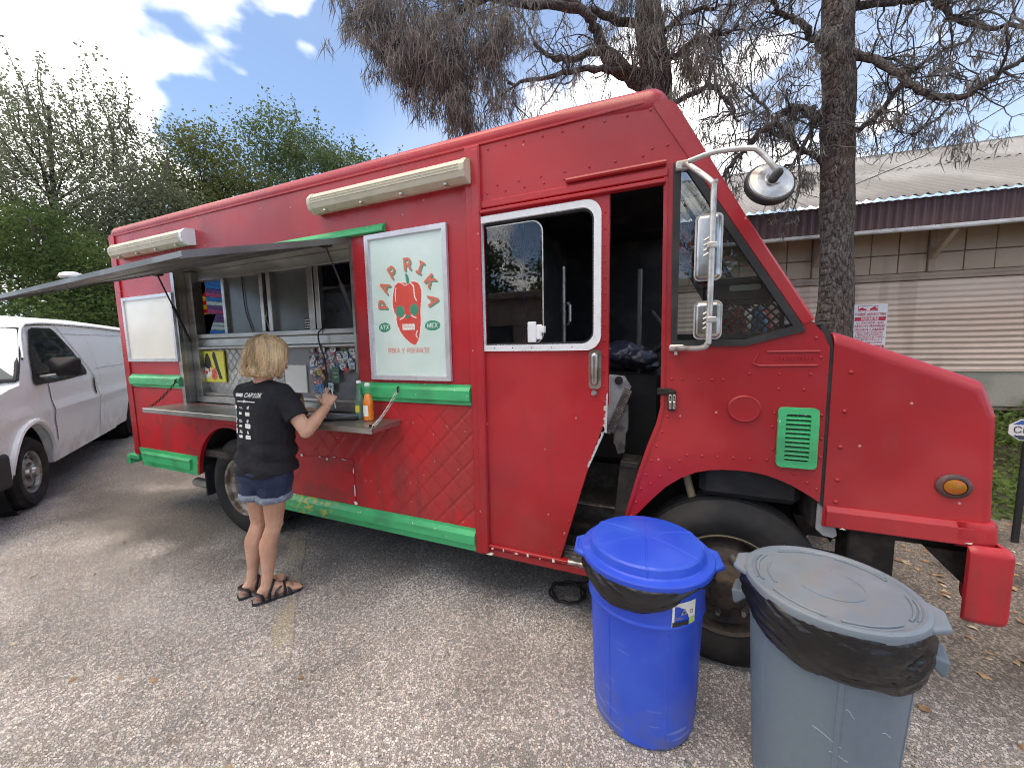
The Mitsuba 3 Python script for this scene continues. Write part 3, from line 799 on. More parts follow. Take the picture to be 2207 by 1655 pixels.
# light fixtures
def fixture(x0, x1, z0, z1):
    h = z1 - z0
    prof = rnd(Polygon([(YS, z0 + .01), (YS - .05, z0), (YS - .09, z0 + .15 * h), (YS - .10, z0 + .4 * h), (YS - .10, z1 - .35 * h), (YS - .07, z1 - .05 * h), (YS - .02, z1), (YS, z1)]), .008)
    k = tp('light_fixture', yz(prof, x0 + .02, x1 - .02), DIFF, smooth=40)
    for a, b in ((x0, x0 + .03), (x1 - .03, x1)):
        add('end_cap', yz(affinity.scale(prof, 1.05, 1.06), a, b), DIFF if a == x0 or x1 > -2 else WHITE, k, smooth=40)
    add('diffuser_ribs', [yz(Polygon([(YS - .099, z0 + f * h), (YS - .104, z0 + f * h + .004), (YS - .099, z0 + f * h + .008)]), x0 + .035, x1 - .035) for f in (.38, .5, .62)], DIFF, k)
    add('clips', [B(x, x + .02, YS - .085, YS - .03, z0 - .005, z0 + .008, .002) for x in np.linspace(x0 + .12, x1 - .14, 4)], PIPE, k, kind='stuff')
    return k


fixture(-2.205, -1.045, 2.468, 2.590)
fixture(-4.74, -3.60, 2.440, 2.565)

# serving window
WF = tp('serving_window', [xz(sbox(-4.0, 1.13, -1.945, 2.305).difference(sbox(-3.955, 1.10, -1.965, 2.275)), YS - .010, YS + .02),
      B(-3.972, -3.952, YS + .02, 2.10, 1.13, 2.29, .002), B(-1.968, -1.95, YS + .02, 2.10, 1.13, 2.29, .002), B(-3.97, -1.95, YS + .02, 2.10, 2.275, 2.295, .002)], STEEL)
IY = 2.07
tp('jamb', [B(-3.95, -3.86, 2.02, IY + .03, 1.19, 2.27, .004)], STEEL, WF)
tp('header', B(-3.95, -1.97, IY - .01, IY + .04, 2.19, 2.275, .004), STEEL, WF)
tp('sill', [B(-3.95, -1.97, IY - .045, IY + .05, 1.695, 1.735, .005), B(-3.95, -1.97, IY - .02, IY + .02, 1.625, 1.695, .006), B(-3.95, -1.97, IY - .055, IY, 1.600, 1.628, .008)], STEEL, WF)
for x0, x1 in ((-3.525, -3.485), (-3.045, -3.005), (-2.96, -2.915), (-2.515, -2.455), (-2.44, -2.395)):
    tp('mullion', B(x0, x1, IY - .012, IY + .03, 1.733, 2.192, .003), STEEL, WF)
tp('sash_pane', B(-3.485, -3.045, IY + .012, IY + .016, 1.733, 2.192, 0), 'frosted_pane', WF)
tp('sash_pane', B(-2.915, -2.515, IY + .022, IY + .026, 1.733, 2.192, 0), 'frosted_pane', WF)
tp('gap_panel', B(-3.006, -2.959, IY + .02, IY + .03, 1.733, 2.192, 0), BLACK, WF)
tp('hanging_cord', tube(spline([(-3.27, IY + .005, 2.19), (-3.265, IY + .004, 2.05), (-3.25, IY + .004, 1.90), (-3.19, IY + .004, 1.745)]), .004, 6), RUBBER, WF)
tp('sash_hook', tube(spline([(-2.985, IY + .0, 1.90), (-2.98, IY - .01, 1.87), (-2.995, IY - .012, 1.84), (-2.975, IY - .012, 1.80), (-2.96, IY - .01, 1.745)]), .006, 6), PIPE, WF)
tp('keypad', [B(-2.565, -2.51, IY - .014, IY + .02, 1.735, 1.82, .004)], BLACK, WF)
tp('keypad_keys', [B(-2.557 + .017 * i, -2.545 + .017 * i, IY - .017, IY - .012, 1.745 + .019 * j, 1.754 + .019 * j, .001) for i in range(3) for j in range(4)], WHITE, WF, kind='stuff')
tp('lower_panel', B(-3.95, -2.86, IY + .01, IY + .03, 1.17, 1.61, 0), QSTEEL, WF)
tp('lower_panel', B(-2.86, -1.97, IY + .006, IY + .03, 1.17, 1.61, 0), mat('dull_steel', wear((.20, .20, .20), (.13, .13, .13), 4), .45, metallic=.55), WF)
tp('back_rail', [B(-3.95, -1.97, IY - .055, IY + .02, 1.133, 1.195, .008), B(-3.95, -1.97, IY - .03, IY + .02, 1.195, 1.225, .006)], STEEL, WF)
tp('power_cord', tube(spline([(-2.34, IY - .05, 1.735), (-2.37, IY - .062, 1.70), (-2.365, IY - .062, 1.62), (-2.37, IY - .02, 1.50), (-2.37, IY - .02, 1.30), (-2.35, IY - .06, 1.16)]), .005, 6), RUBBER, WF)

# fold-down counter and its chains
SH = tp('counter', [B(-4.06, -1.61, 1.678, IY - .05, 1.117, 1.130, .003), B(-4.06, -1.61, 1.674, 1.690, 1.092, 1.130, .004), B(-4.06, -4.045, 1.68, YS - .02, 1.095, 1.118, .003), B(-1.625, -1.61, 1.68, YS - .02, 1.095, 1.118, .003)], STEEL)


def chain(a, b, sag=.02, n=15):
    a, b = np.array(a), np.array(b)
    out = []
    L = np.linalg.norm(b - a) / n
    lk = tube([(1.25 * L * .5 * math.cos(t), .009 * math.sin(t), 0) for t in np.linspace(0, 2 * math.pi, 11)], .0028, 5, False)
    d = (b - a) / np.linalg.norm(b - a)
    s = np.cross(d, [0, 0, 1])
    s /= np.linalg.norm(s)
    q = np.cross(s, d)
    for i in range(n):
        t = (i + .5) / n
        c = a + (b - a) * t - np.array([0, 0, sag * 4 * t * (1 - t)])
        y, z = (s, q) if i % 2 else (q, s)
        M = np.eye(4)
        M[:3, 0], M[:3, 1], M[:3, 2], M[:3, 3] = d, y, np.cross(d, y), c
        m = lk.copy()
        m.apply_transform(M)
        out.append(m)
    return out


tp('chain', chain((-1.602, YS - .035, 1.33), (-1.62, 1.70, 1.132)), PIPE, SH, smooth=40)
tp('chain', chain((-4.02, YS - .035, 1.335), (-4.045, 1.72, 1.132)), DARK, SH, smooth=40)
tp('chain_hook', [tube(spline([(-1.602, YS - .03, 1.345), (-1.596, YS - .05, 1.335), (-1.6, YS - .04, 1.315)]), .005, 6), tube(spline([(-4.02, YS - .03, 1.35), (-4.014, YS - .05, 1.34), (-4.02, YS - .04, 1.32)]), .005, 6), tube(spline([(-1.62, 1.71, 1.13), (-1.64, 1.70, 1.142), (-1.66, 1.72, 1.13)]), .005, 6)], DARK, SH)

# the awning flap hinged over the window
def flap(x0, x1, y, zl, zr, t):
    return [(x0, y, zl), (x1, y, zr), (x0, y, zl + t), (x1, y, zr + t)]


AW = tp('awning', hull(flap(-3.965, -1.96, YS - .01, 2.272, 2.280, .022) + flap(-3.965, -1.96, 1.0, 1.948, 2.0, .022)), GALV)
tp('edge_trim', [hull(flap(-3.975, -1.95, 1.004, 1.946, 1.998, .024) + flap(-3.975, -1.95, .996, 1.945, 1.997, .025)), hull([(-1.972, YS - .01, 2.268), (-1.952, YS - .01, 2.268), (-1.972, YS - .01, 2.305), (-1.952, YS - .01, 2.305), (-1.972, 1.0, 1.992), (-1.952, 1.0, 1.992), (-1.972, 1.0, 2.024), (-1.952, 1.0, 2.024)]),
     hull([(-3.975, YS - .01, 2.260), (-3.955, YS - .01, 2.260), (-3.975, YS - .01, 2.296), (-3.955, YS - .01, 2.296), (-3.975, 1.0, 1.932), (-3.955, 1.0, 1.932), (-3.975, 1.0, 1.972), (-3.955, 1.0, 1.972)])], GALV, AW)
for f in (.12, .42, .72):
    y_ = YS - .01 + (1.0 - YS + .01) * f
    zl, zr = 2.272 + (1.948 - 2.272) * f, 2.280 + (2.0 - 2.280) * f
    tp('stiffener', hull(flap(-3.95, -1.98, y_, zl - .010, zr - .010, .012) + flap(-3.95, -1.98, y_ - .04, zl - .024, zr - .022, .012)), GALV, AW)
tp('dome_light', lathe([(.0003, 0), (.045, 0), (.052, .008), (.045, .024), (.02, .034), (.0003, .036)], 20).apply_translation([-3.05, 1.03, 2.002]), WHITE, AW, smooth=40)
for (a, b) in (((-3.90, 1.99, 1.67), (-3.925, 1.82, 2.215)), ((-1.985, 2.0, 1.74), (-2.01, 1.80, 2.225))):
    a, b = np.array(a), np.array(b)
    k = tp('gas_strut', tube([a, a + (b - a) * .55], .012, 10), RUBBER, AW)
    tp('strut_bracket', B(b[0] - .05, b[0] + .03, b[1] - .03, b[1] + .03, b[2] - .004, b[2] + .012, .003), RUBBER, AW)
    tp('strut_rod', tube([a + (b - a) * .5, b], .006, 8), RUBBER, AW)

# mirrors
MR = tp('mirror_arm', [tube(spline([(.012, YS - .01, 2.372), (.03, 1.86, 2.335), (.118, 1.77, 2.215), (.122, 1.765, 2.17), (.122, 1.765, 1.65), (.118, 1.77, 1.585), (.09, 1.80, 1.566), (.0, 1.92, 1.566)], 6), .0115, 10), B(-.02, .04, YS - .03, YS, 2.345, 2.385, .006), B(-.03, .035, YS - .035, YS, 1.553, 1.582, .006), tube([(.0, YS - .02, 1.55), (.0, YS - .02, 1.535)], .008, 8)], PIPE, smooth=40)
tp('mirror_arm_branch', tube(spline([(.03, 1.80, 2.325), (.12, 1.76, 2.325), (.225, 1.72, 2.300), (.262, 1.71, 2.278), (.305, 1.70, 2.215), (.318, 1.70, 2.19)], 6), .010, 10), PIPE, MR, smooth=40)


def rect_mirror(x, z, w, h, y):
    m = spheres([(x + sx * (w / 2 - .022), y, z + sz * (h / 2 - .022)) for sx in (-1, 1) for sz in (-1, 1)] + [(x + sx * (w / 2 - .034), y + .03, z + sz * (h / 2 - .034)) for sx in (-1, 1) for sz in (-1, 1)], .020, 16)
    k = tp('mirror_head', tomesh(m), CHROME, MR, smooth=40)
    tp('mirror_rim', xz(rnd(sbox(x - w / 2 - .002, z - h / 2 - .002, x + w / 2 + .002, z + h / 2 + .002), .024).difference(rnd(sbox(x - w / 2 + .006, z - h / 2 + .006, x + w / 2 - .006, z + h / 2 - .006), .02)), y - .006, y + .008), PIPE, MR, smooth=40)
    tp('mirror_ribs', [tube([(x - .018, y - .021, z + dz - .006), (x + .004, y - .021, z + dz + .006)], .004, 6) for dz in np.linspace(-.03, .03, 4)] + [B(x - .006, x + .03, y - .05, y - .015, z - .012, z + .012, .004)], PIPE, MR)


rect_mirror(.112, 1.975, .098, .262, 1.80)
rect_mirror(.118, 1.682, .102, .155, 1.80)
rm = lathe([(.0003, .026), (.03, .025), (.034, .020), (.060, .019), (.064, .016), (.088, .010), (.094, 0)], 36)
rr = lathe([(.091, .004), (.099, .002), (.103, -.010), (.098, -.030), (.085, -.034), (.0003, -.032)], 36)
Mx = trimesh.transformations.rotation_matrix(math.radians(66), (1, 0, 0))
My = trimesh.transformations.rotation_matrix(math.radians(26), (0, 0, 1))
Mz = trimesh.transformations.rotation_matrix(math.radians(-24), (0, 1, 0))
for nm, m, mt in (('round_mirror', rm, mat('dull_chrome', wear((.52, .52, .51), (.36, .35, .33), 18, .4, .7), .34, metallic=.95)), ('round_mirror_rim', rr, RUBBER)):
    m.apply_scale(.84)
    m.apply_transform(My @ Mz @ Mx)
    m.apply_translation([.306, 1.735, 2.172])
    tp(nm, m, mt, MR, smooth=40)
tp('mirror_swivel', tomesh(spheres([(.322, 1.70, 2.19), (.308, 1.705, 2.172)], .016, 12)), RUBBER, MR, smooth=40)

# the nose: grille and headlamps on the front of the hood
GR_ = tp('grille', B(1.095, 1.125, 2.45, 3.55, .92, 1.22, .01), BLACK, HD)
for i in range(6):
    tp('grille_bar', B(1.120, 1.132, 2.45, 3.55, .935 + .048 * i, .955 + .048 * i, .003), PIPE, HD)
for y_ in (2.27, 3.73):
    tp('headlamp', turn(lathe([(.0003, .03), (.06, .024), (.085, .012), (.095, .014), (.10, 0), (.10, -.03)], 28), 90, (0, 1, 0), (1.118, y_, 1.06)), ALU, HD, smooth=40)

# ------------------------------------------------------------------ the warehouse behind (local x along its wall, local y into it)
TH = 5.7
WH = thing('warehouse', 'tan metal sided warehouse with pale corrugated roof and dark maroon fascia behind the truck', 'warehouse')


def wb(m):
    if isinstance(m, list):
        m = trimesh.util.concatenate(m)
    return turn(m, TH, (0, 0, 1), (1.0, 7.5, 0))


def wp(key, m, material, parent=None, **kw):
    return add(key, wb(m), material, parent or WH, **kw)


def _tan(base, alt, dirt):
    def fn(p, n, uv):
        a = fbm(p.x * 1.1, p.y, p.z * 2.2, 4)
        c = mix(base, alt, smoothstep(.35, .7, a))
        s = smoothstep(.6, .85, noise(p.x * 8, p.z * .9, 2.0))
        return mix(c, dirt, s * .3)
    return fn


SIDING = mat('tan_siding', _tan((.55, .42, .34), (.62, .49, .40), (.30, .21, .15)), .5, spec=.35)
PANEL = mat('tan_panel', _tan((.36, .27, .19), (.42, .31, .23), (.20, .14, .095)), .6)
TRIM = mat('brown_trim', _tan((.28, .205, .15), (.34, .25, .19), (.15, .11, .08)), .6)
FASCIA = mat('maroon_sheet', _tan((.075, .038, .040), (.11, .058, .058), (.04, .022, .022)), .5)


def _roofc(p, n, uv):
    a = fbm(p.x * .9, p.y * .9, 2.0, 4)
    lx = (p.x - 1.0) * math.cos(math.radians(TH)) + (p.y - 7.5) * math.sin(math.radians(TH))
    s = noise(lx * 3.0, p.y * .7, 5.0)
    c = mix((.33, .33, .32), (.24, .235, .22), smoothstep(.35, .7, .6 * a + .4 * s))
    # troughs painted darker to bring out the ribs, shading mixed with settled grime
    t = dr.sin((lx + 9.0) / .130 * 2 * math.pi)
    return mix(c, (.14, .13, .115), smoothstep(.3, -.8, t) * (.45 + .4 * noise(lx * 7.7, p.y * .5, 1.0)))


ROOFM = mat('weathered_zinc', _roofc, .6, spec=.3)
GUT = mat('white_gutter', wear((.62, .62, .62), (.40, .39, .37), 4, .4, .7), .45)
CONC = mat('cement_skirt', wear((.36, .33, .27), (.26, .24, .20), 2.2, .4, .7), .8)

# horizontal corrugated siding
zz = np.arange(1.08, 2.42, .083 / 10)
fade = .5 + .5 * np.clip((2.3 - zz) / .4, 0, 1)
yy = -.012 - .011 * np.sin((zz - 1.08) / .083 * 2 * math.pi) * fade
xs = np.linspace(-9, 9, 121)
rs = np.random.default_rng(4)
wob = np.cumsum(rs.normal(0, .0016, len(xs)))
wob -= np.linspace(0, wob[-1], len(xs))
V = np.array([[x, y + w_ * .6, z + w_ * (.7 if 1.55 < z < 1.75 else .25)] for x, w_ in zip(xs, wob) for y, z in zip(yy, zz)])
nz = len(zz)
F = [[i * nz + j, (i + 1) * nz + j, (i + 1) * nz + j + 1, i * nz + j + 1] for i in range(len(xs) - 1) for j in range(nz - 1)]
wp('corrugated_siding', mesh(V, F), SIDING, smooth=True)
wp('back_wall', B(-9, 9, .03, .2, .5, 3.3, 0), TRIM)
wp('cement_skirt', B(-9, 9, -.002, .02, .56, 1.075, .003), CONC)
wp('pier_void', B(-9, 9, .05, .1, -.1, .56, 0), BLACK)
wp('sill_board', [B(-9, 9, -.045, .02, 2.425, 2.47, .006), B(-9, 9, -.03, .02, 2.47, 2.53, .005)], TRIM)
wp('drip_edge', B(-9, 9, -.03, .0, 1.068, 1.084, .002), SIDING)
posts = [-9 + .5 + i * 1.43 for i in range(-1, 13)]
posts = [x for x in posts if -8.9 < x < 8.8]
off = .985 - min(posts, key=lambda x: abs(x - .985))
posts = [x + off for x in posts]
for x in posts:
    wp('wall_post', B(x - .04, x + .04, -.05, .02, 2.53, 3.25, .005), TRIM)
for a, b in zip(posts[:-1], posts[1:]):
    if b < -2.5 or a > 7:
        continue
    w_ = (b - a - .08) / 4
    for i in range(4):
        for z0, z1 in ((2.535, 2.80), (2.81, 3.22)):
            x0 = a + .04 + i * w_
            wp('wall_panel', B(x0 + .006, x0 + w_ - .006, -.012 - .003 * ((i * 7 + int(z0 * 10)) % 3), .02, z0 + .004, z1, .004), PANEL)
for x in posts:
    if -2 < x < 7:
        wp('eave_brace', hull([(x - .03, -.05, 2.70), (x + .03, -.05, 2.70), (x - .03, -.05, 2.80), (x + .03, -.05, 2.80), (x - .03, -.46, 3.10), (x + .03, -.46, 3.10), (x - .03, -.46, 3.02), (x + .03, -.46, 3.02)]), PANEL)
wp('soffit', B(-9, 9, -.475, .05, 3.14, 3.16, 0), TRIM)
# fascia of upright corrugated sheet
def corr(x0, x1, pitch, amp, path, seg=6, ph=0.0):
    """sheet corrugated along x, following the (y, z) path with normals"""
    xs = np.arange(x0, x1 + 1e-6, pitch / seg)
    P = np.array(path, float)
    t = np.gradient(P, axis=0)
    t /= np.linalg.norm(t, axis=1, keepdims=True)
    nrm = np.stack([-t[:, 1], t[:, 0]], 1)
    h = amp * np.sin(2 * math.pi * xs / pitch + ph)
    V = np.array([[x, p[0] + k[0] * q, p[1] + k[1] * q] for x, q in zip(xs, h) for p, k in zip(P, nrm)])
    m_ = len(P)
    F = [[i * m_ + j, (i + 1) * m_ + j, (i + 1) * m_ + j + 1, i * m_ + j + 1] for i in range(len(xs) - 1) for j in range(m_ - 1)]
    return mesh(V, F)


wp('fascia', corr(-9, 9, .10, .015, [(-.50, 3.05), (-.50, 3.47)]), FASCIA, smooth=True)
wp('gutter', [tube([(x, -.525, 3.055 + .006 * math.sin(x * 2.1)) for x in np.linspace(-9, 9, 40)], .024, 8), B(-9, 9, -.548, -.517, 3.045, 3.085, .004)], GUT, smooth=40)
rf = np.random.default_rng(12)
x = -9.0
while x < 9:
    for (y0, z0), (y1, z1), lift in (((-.60, 3.475), (1.7, 4.605), 0), ((1.55, 4.531), (3.7, 5.585), .014)):
        yj = rf.uniform(-.012, .012)
        wp('roof_sheet', corr(x, x + .910, .130, .021, [(y0 + yj, z0 + lift + rf.uniform(0, .004)), (y1, z1 + lift)], 6), ROOFM, smooth=True)
    x += .78
wp('ridge_cap', B(-9, 9, 3.6, 3.8, 5.55, 5.60, .01), ROOFM)

# the towing notice on the wall
SG = thing('towing_sign', 'white notice with red lettering about towing on the tan siding right of the tree trunk', 'sign')
SX, SZ0, SW, SHH = 1.735, 1.40, .42, .70
SIGNW = mat('sign_white', wear((.74, .72, .73), (.66, .62, .63), 5), .4)
SIGNR = mat('sign_red', (.48, .018, .035), .45)
FY = -.042


def sp(key, m, material):
    return add(key, wb(m), material, SG)


sp('board', xz(rnd(sbox(SX - SW / 2, SZ0, SX + SW / 2, SZ0 + SHH), .015), FY, FY + .004), SIGNW)
cx = SX - .03
sp('pictogram', [xz(sbox(cx - .13, 1.988, cx + .12, 2.075).difference(sbox(cx - .123, 1.995, cx + .113, 2.068)), FY - .002, FY),
                 xz(Polygon([(cx - .12, 2.005), (cx - .12, 2.03), (cx - .09, 2.05), (cx - .06, 2.05), (cx - .05, 2.03), (cx - .02, 2.025), (cx - .02, 2.005)]), FY - .002, FY),
                 xz(Polygon([(cx + .02, 2.005), (cx + .02, 2.03), (cx + .05, 2.045), (cx + .06, 2.058), (cx + .09, 2.058), (cx + .105, 2.03), (cx + .11, 2.005)]), FY - .002, FY)], SIGNR)
sp('band', xz(sbox(SX - .195, 1.845, SX + .195, 1.905), FY - .0015, FY), SIGNR)
sp('band', xz(sbox(SX - .195, 1.415, SX + .195, 1.475), FY - .0015, FY), SIGNR)


def tline(s, h, z, material, w=None, x=SX):
    m = text(s, h, x, FY - .0018, z, True, .0012)
    if w:
        k = w / (m.bounds[1][0] - m.bounds[0][0])
        v = m.vertices.copy()
        v[:, 0] = x + (v[:, 0] - x) * k
        m = trimesh.Trimesh(v, m.faces, process=False)
    sp('lettering', m, material)


tline('TOWING AND BOOTING', .040, 1.925, SIGNR, .385)
tline('ENFORCED', .040, 1.856, SIGNW, .22)
tline('24 HRS MON-SUN', .026, 1.803, SIGNR, .34)
tline('MICHI RAMEN', .038, 1.748, SIGNR, .37)
tline('SEVEN LAMAR', .036, 1.695, SIGNR, .37)
tline('CUSTOMER PARKING', .022, 1.655, SIGNR, .34)
tline('UNAUTHORIZED', .022, 1.620, SIGNR, .34)
tline('VEHICLES WILL BE TOWED', .022, 1.584, SIGNR, .37)
tline('OR BOOTED AT', .024, 1.546, SIGNR, .35)
tline('VEHICLE OWNER EXPENSE', .018, 1.505, SIGNR, .35)
tline('5165', .044, 1.423, SIGNW, .15, SX + .10)

# the little security sign on its stake, cut by the right edge of the frame
YSN = thing('yard_sign', 'small blue and white octagonal sign on a black stake at the right edge', 'sign')
oc = Point(2.435, .885).buffer(.112, quad_segs=2)
oc = affinity.rotate(oc, 22.5, origin=(2.435, .885))
oc = affinity.scale(oc, 1.0, .78)
ysy = 4.085
add('plate', xz(oc, ysy, ysy + .004), SIGNW, YSN)
add('blue_top', xz(oc.buffer(-.006).intersection(sbox(2, .925, 3, 1.2)), ysy - .0015, ysy), mat('sign_blue', (.045, .12, .36), .4), YSN)
add('dark_foot', xz(oc.buffer(-.006).intersection(sbox(2, .5, 3, .842)), ysy - .0015, ysy), mat('sign_navy', (.05, .06, .09), .4), YSN)
add('lettering', text('Cla', .05, 2.405, ysy - .0015, .862, False, .001), INK_DARK, YSN)
add('stake', B(2.425, 2.462, 4.09, 4.115, -.1, .80, .004), RUBBER, YSN)

# low leafy growth along the foot of the wall, leaf litter, twigs
def leaf_cards(P, size, r, up=.5, fold=.25, droop=0.0):
    """small folded leaves, two triangles each, at the points P"""
    n = len(P)
    d = r.normal(size=(n, 3))
    d[:, 2] = d[:, 2] * .6 + droop
    d /= np.linalg.norm(d, axis=1, keepdims=True)
    s = np.cross(d, r.normal(size=(n, 3)) * (1 - up) + np.array([0, 0, 1]) * up)
    s /= np.maximum(np.linalg.norm(s, axis=1, keepdims=True), 1e-6)
    nn = np.cross(s, d)
    L = (size * r.uniform(.6, 1.35, n))[:, None]
    W = L * r.uniform(.22, .38, n)[:, None]
    mid = P + d * L * .45
    V = np.stack([P, mid + s * W + nn * L * fold * .4, P + d * L, mid - s * W + nn * L * fold * .4], 1).reshape(-1, 3)
    k = np.arange(n)[:, None] * 4
    F = np.vstack([k + [0, 1, 2], k + [0, 2, 3]])
    return trimesh.Trimesh(V, F, process=False)


def leafmat(name, a, b, c=None, trans=.5):
    c = c or b

    def fn(p, n, uv):
        q = cell_rand(p.x * 9, p.y * 9, p.z * 9)
        big = fbm(p.x * .8, p.y * .8, p.z * .8, 3)
        return mix(mix(a, b, q), c, smoothstep(.45, .7, big) * .7)
    scene[name] = {'type': 'principledthin', 'base_color': proc(fn), 'roughness': .5, 'diff_trans': trans * 2, 'spec_trans': 0.0, 'eta': 1.35}
    return name


WEED = leafmat('weed_leaf', (.11, .18, .05), (.22, .28, .10), (.07, .11, .04))
DRYLEAF = mat('dry_leaf', lambda p, n, uv: mix(mix((.20, .11, .055), (.34, .23, .12), cell_rand(p.x * 40, p.y * 40)), (.48, .42, .30), dr.select(cell_rand(p.x * 23, p.y * 23, 4.0) > .85, 1.0, 0.0)), .7)
rw = np.random.default_rng(21)
n = 40000
px = rw.uniform(1.6, 9, n)
py = rw.uniform(4.3, 7.95, n)
fr = 4.75 - .10 * (px - 2.5) + .35 * np.sin(px * 2.3) + .2 * np.sin(px * 6.1)
keep = py > fr + rw.exponential(.12, n) - .1
px, py, fr = px[keep], py[keep], fr[keep]
hgt = np.clip((py - fr) * .42, .06, .62) * (.75 + .35 * np.sin(px * 3.7 + py * 2))
pz = hgt * rw.uniform(.25, 1.0, len(px)) ** .6
setting('ground_cover', leaf_cards(np.c_[px, py, pz], .06, rw, .75), WEED, 'stuff', 'green leafy weeds growing along the foot of the warehouse wall')
n = 2600
lx, ly = rw.uniform(.3, 5.5, n), rw.uniform(1.3, 5.4, n)
dens = np.clip(.75 * (lx - 1.0) + .62 * (ly - 2.0), 0, 1.6) / 1.6
keep = rw.random(n) < dens * .9 + .02
lx, ly = lx[keep], ly[keep]
m1 = leaf_cards(np.c_[lx, ly, rw.uniform(.004, .016, len(lx))], .05, rw, .96, .2)
m1.vertices[:, 2] = np.clip(np.abs(m1.vertices[:, 2] * .45), .003, .03)
n = 60
bx, by = rw.uniform(-6.5, 1.5, n), rw.uniform(.4, 3.0, n)
m2 = leaf_cards(np.c_[bx, by, np.full(n, .006)], .04, rw, .96, .2)
m2.vertices[:, 2] = np.clip(np.abs(m2.vertices[:, 2] * .45), .003, .02)
setting('fallen_leaves', trimesh.util.concatenate([m1, m2]), DRYLEAF, 'stuff', 'dry brown leaves scattered over the tarmac and soil')

# ------------------------------------------------------------------ trees
def _bark(p, n, uv):
    a = fbm(p.x * 40, p.y * 40, p.z * 14, 4)
    f = noise(p.x * 150, p.y * 150, p.z * 60)
    c = mix((.040, .033, .030), (.20, .175, .16), smoothstep(.25, .8, a * .65 + f * .35))
    return mix(c, (.13, .075, .055), smoothstep(.5, .75, fbm(p.x * 5, p.y * 5, p.z * 2.0, 3)) * .35)


def _bark_b(p, n, uv):
    d1, d2, r = voronoi((p.x + p.y * .6) * 30, p.z * 11)
    return .018 * smoothstep(.0, .4, d2 - d1) + .014 * fbm(p.x * 16, p.y * 16, p.z * 8, 3)


BARK = mat('pine_bark', _bark, .85, spec=.2, bump=(_bark_b, 3e-3))
TWIG = mat('dead_twig', wear((.07, .062, .058), (.14, .128, .118), 8), .85, spec=.2)


def _needle(p, n, uv):
    q = cell_rand(p.x * 14, p.y * 14, p.z * 3)
    big = fbm(p.x * 1.5, p.y * 1.5, p.z * 1.5, 3)
    return mix(mix((.165, .152, .138), (.30, .28, .255), q), (.21, .18, .15), smoothstep(.42, .62, big) * .5)


scene['dry_needle'] = {'type': 'principledthin', 'base_color': proc(_needle), 'roughness': .7, 'diff_trans': .5, 'spec_trans': 0.0, 'eta': 1.3}


def wander(a, d, L, r, n=7, grav=-.03, jit=.22):
    P = [np.array(a, float)]
    d = np.array(d, float)
    d /= np.linalg.norm(d)
    for i in range(n):
        d = d + r.normal(0, jit, 3) + np.array([0, 0, grav])
        d /= np.linalg.norm(d)
        P.append(P[-1] + d * L / n)
    return np.array(P)


def strands(C, r, n, length, spread, width=.006):
    """hanging dry needles: each a thin two-segment blade"""
    c = np.repeat(C, n, axis=0)
    N = len(c)
    p0 = c + r.normal(0, 1, (N, 3)) * spread * np.array([1, 1, .55])
    d = r.normal(0, .28, (N, 3)) + np.array([0, 0, -1.0])
    d /= np.linalg.norm(d, axis=1, keepdims=True)
    L = (length * r.uniform(.35, 1.25, N))[:, None]
    s = np.cross(d, r.normal(size=(N, 3)))
    s /= np.linalg.norm(s, axis=1, keepdims=True)
    w = width * r.uniform(.6, 1.5, N)[:, None]
    p1 = p0 + d * L * .5 + r.normal(0, .012, (N, 3))
    p2 = p0 + d * L + r.normal(0, .03, (N, 3))
    V = np.stack([p0 - s * w * .5, p0 + s * w * .5, p1 - s * w, p1 + s * w, p2], 1).reshape(-1, 3)
    k = np.arange(N)[:, None] * 5
    F = np.vstack([k + [0, 1, 3], k + [0, 3, 2], k + [2, 3, 4]])
    return trimesh.Trimesh(V, F, process=False)


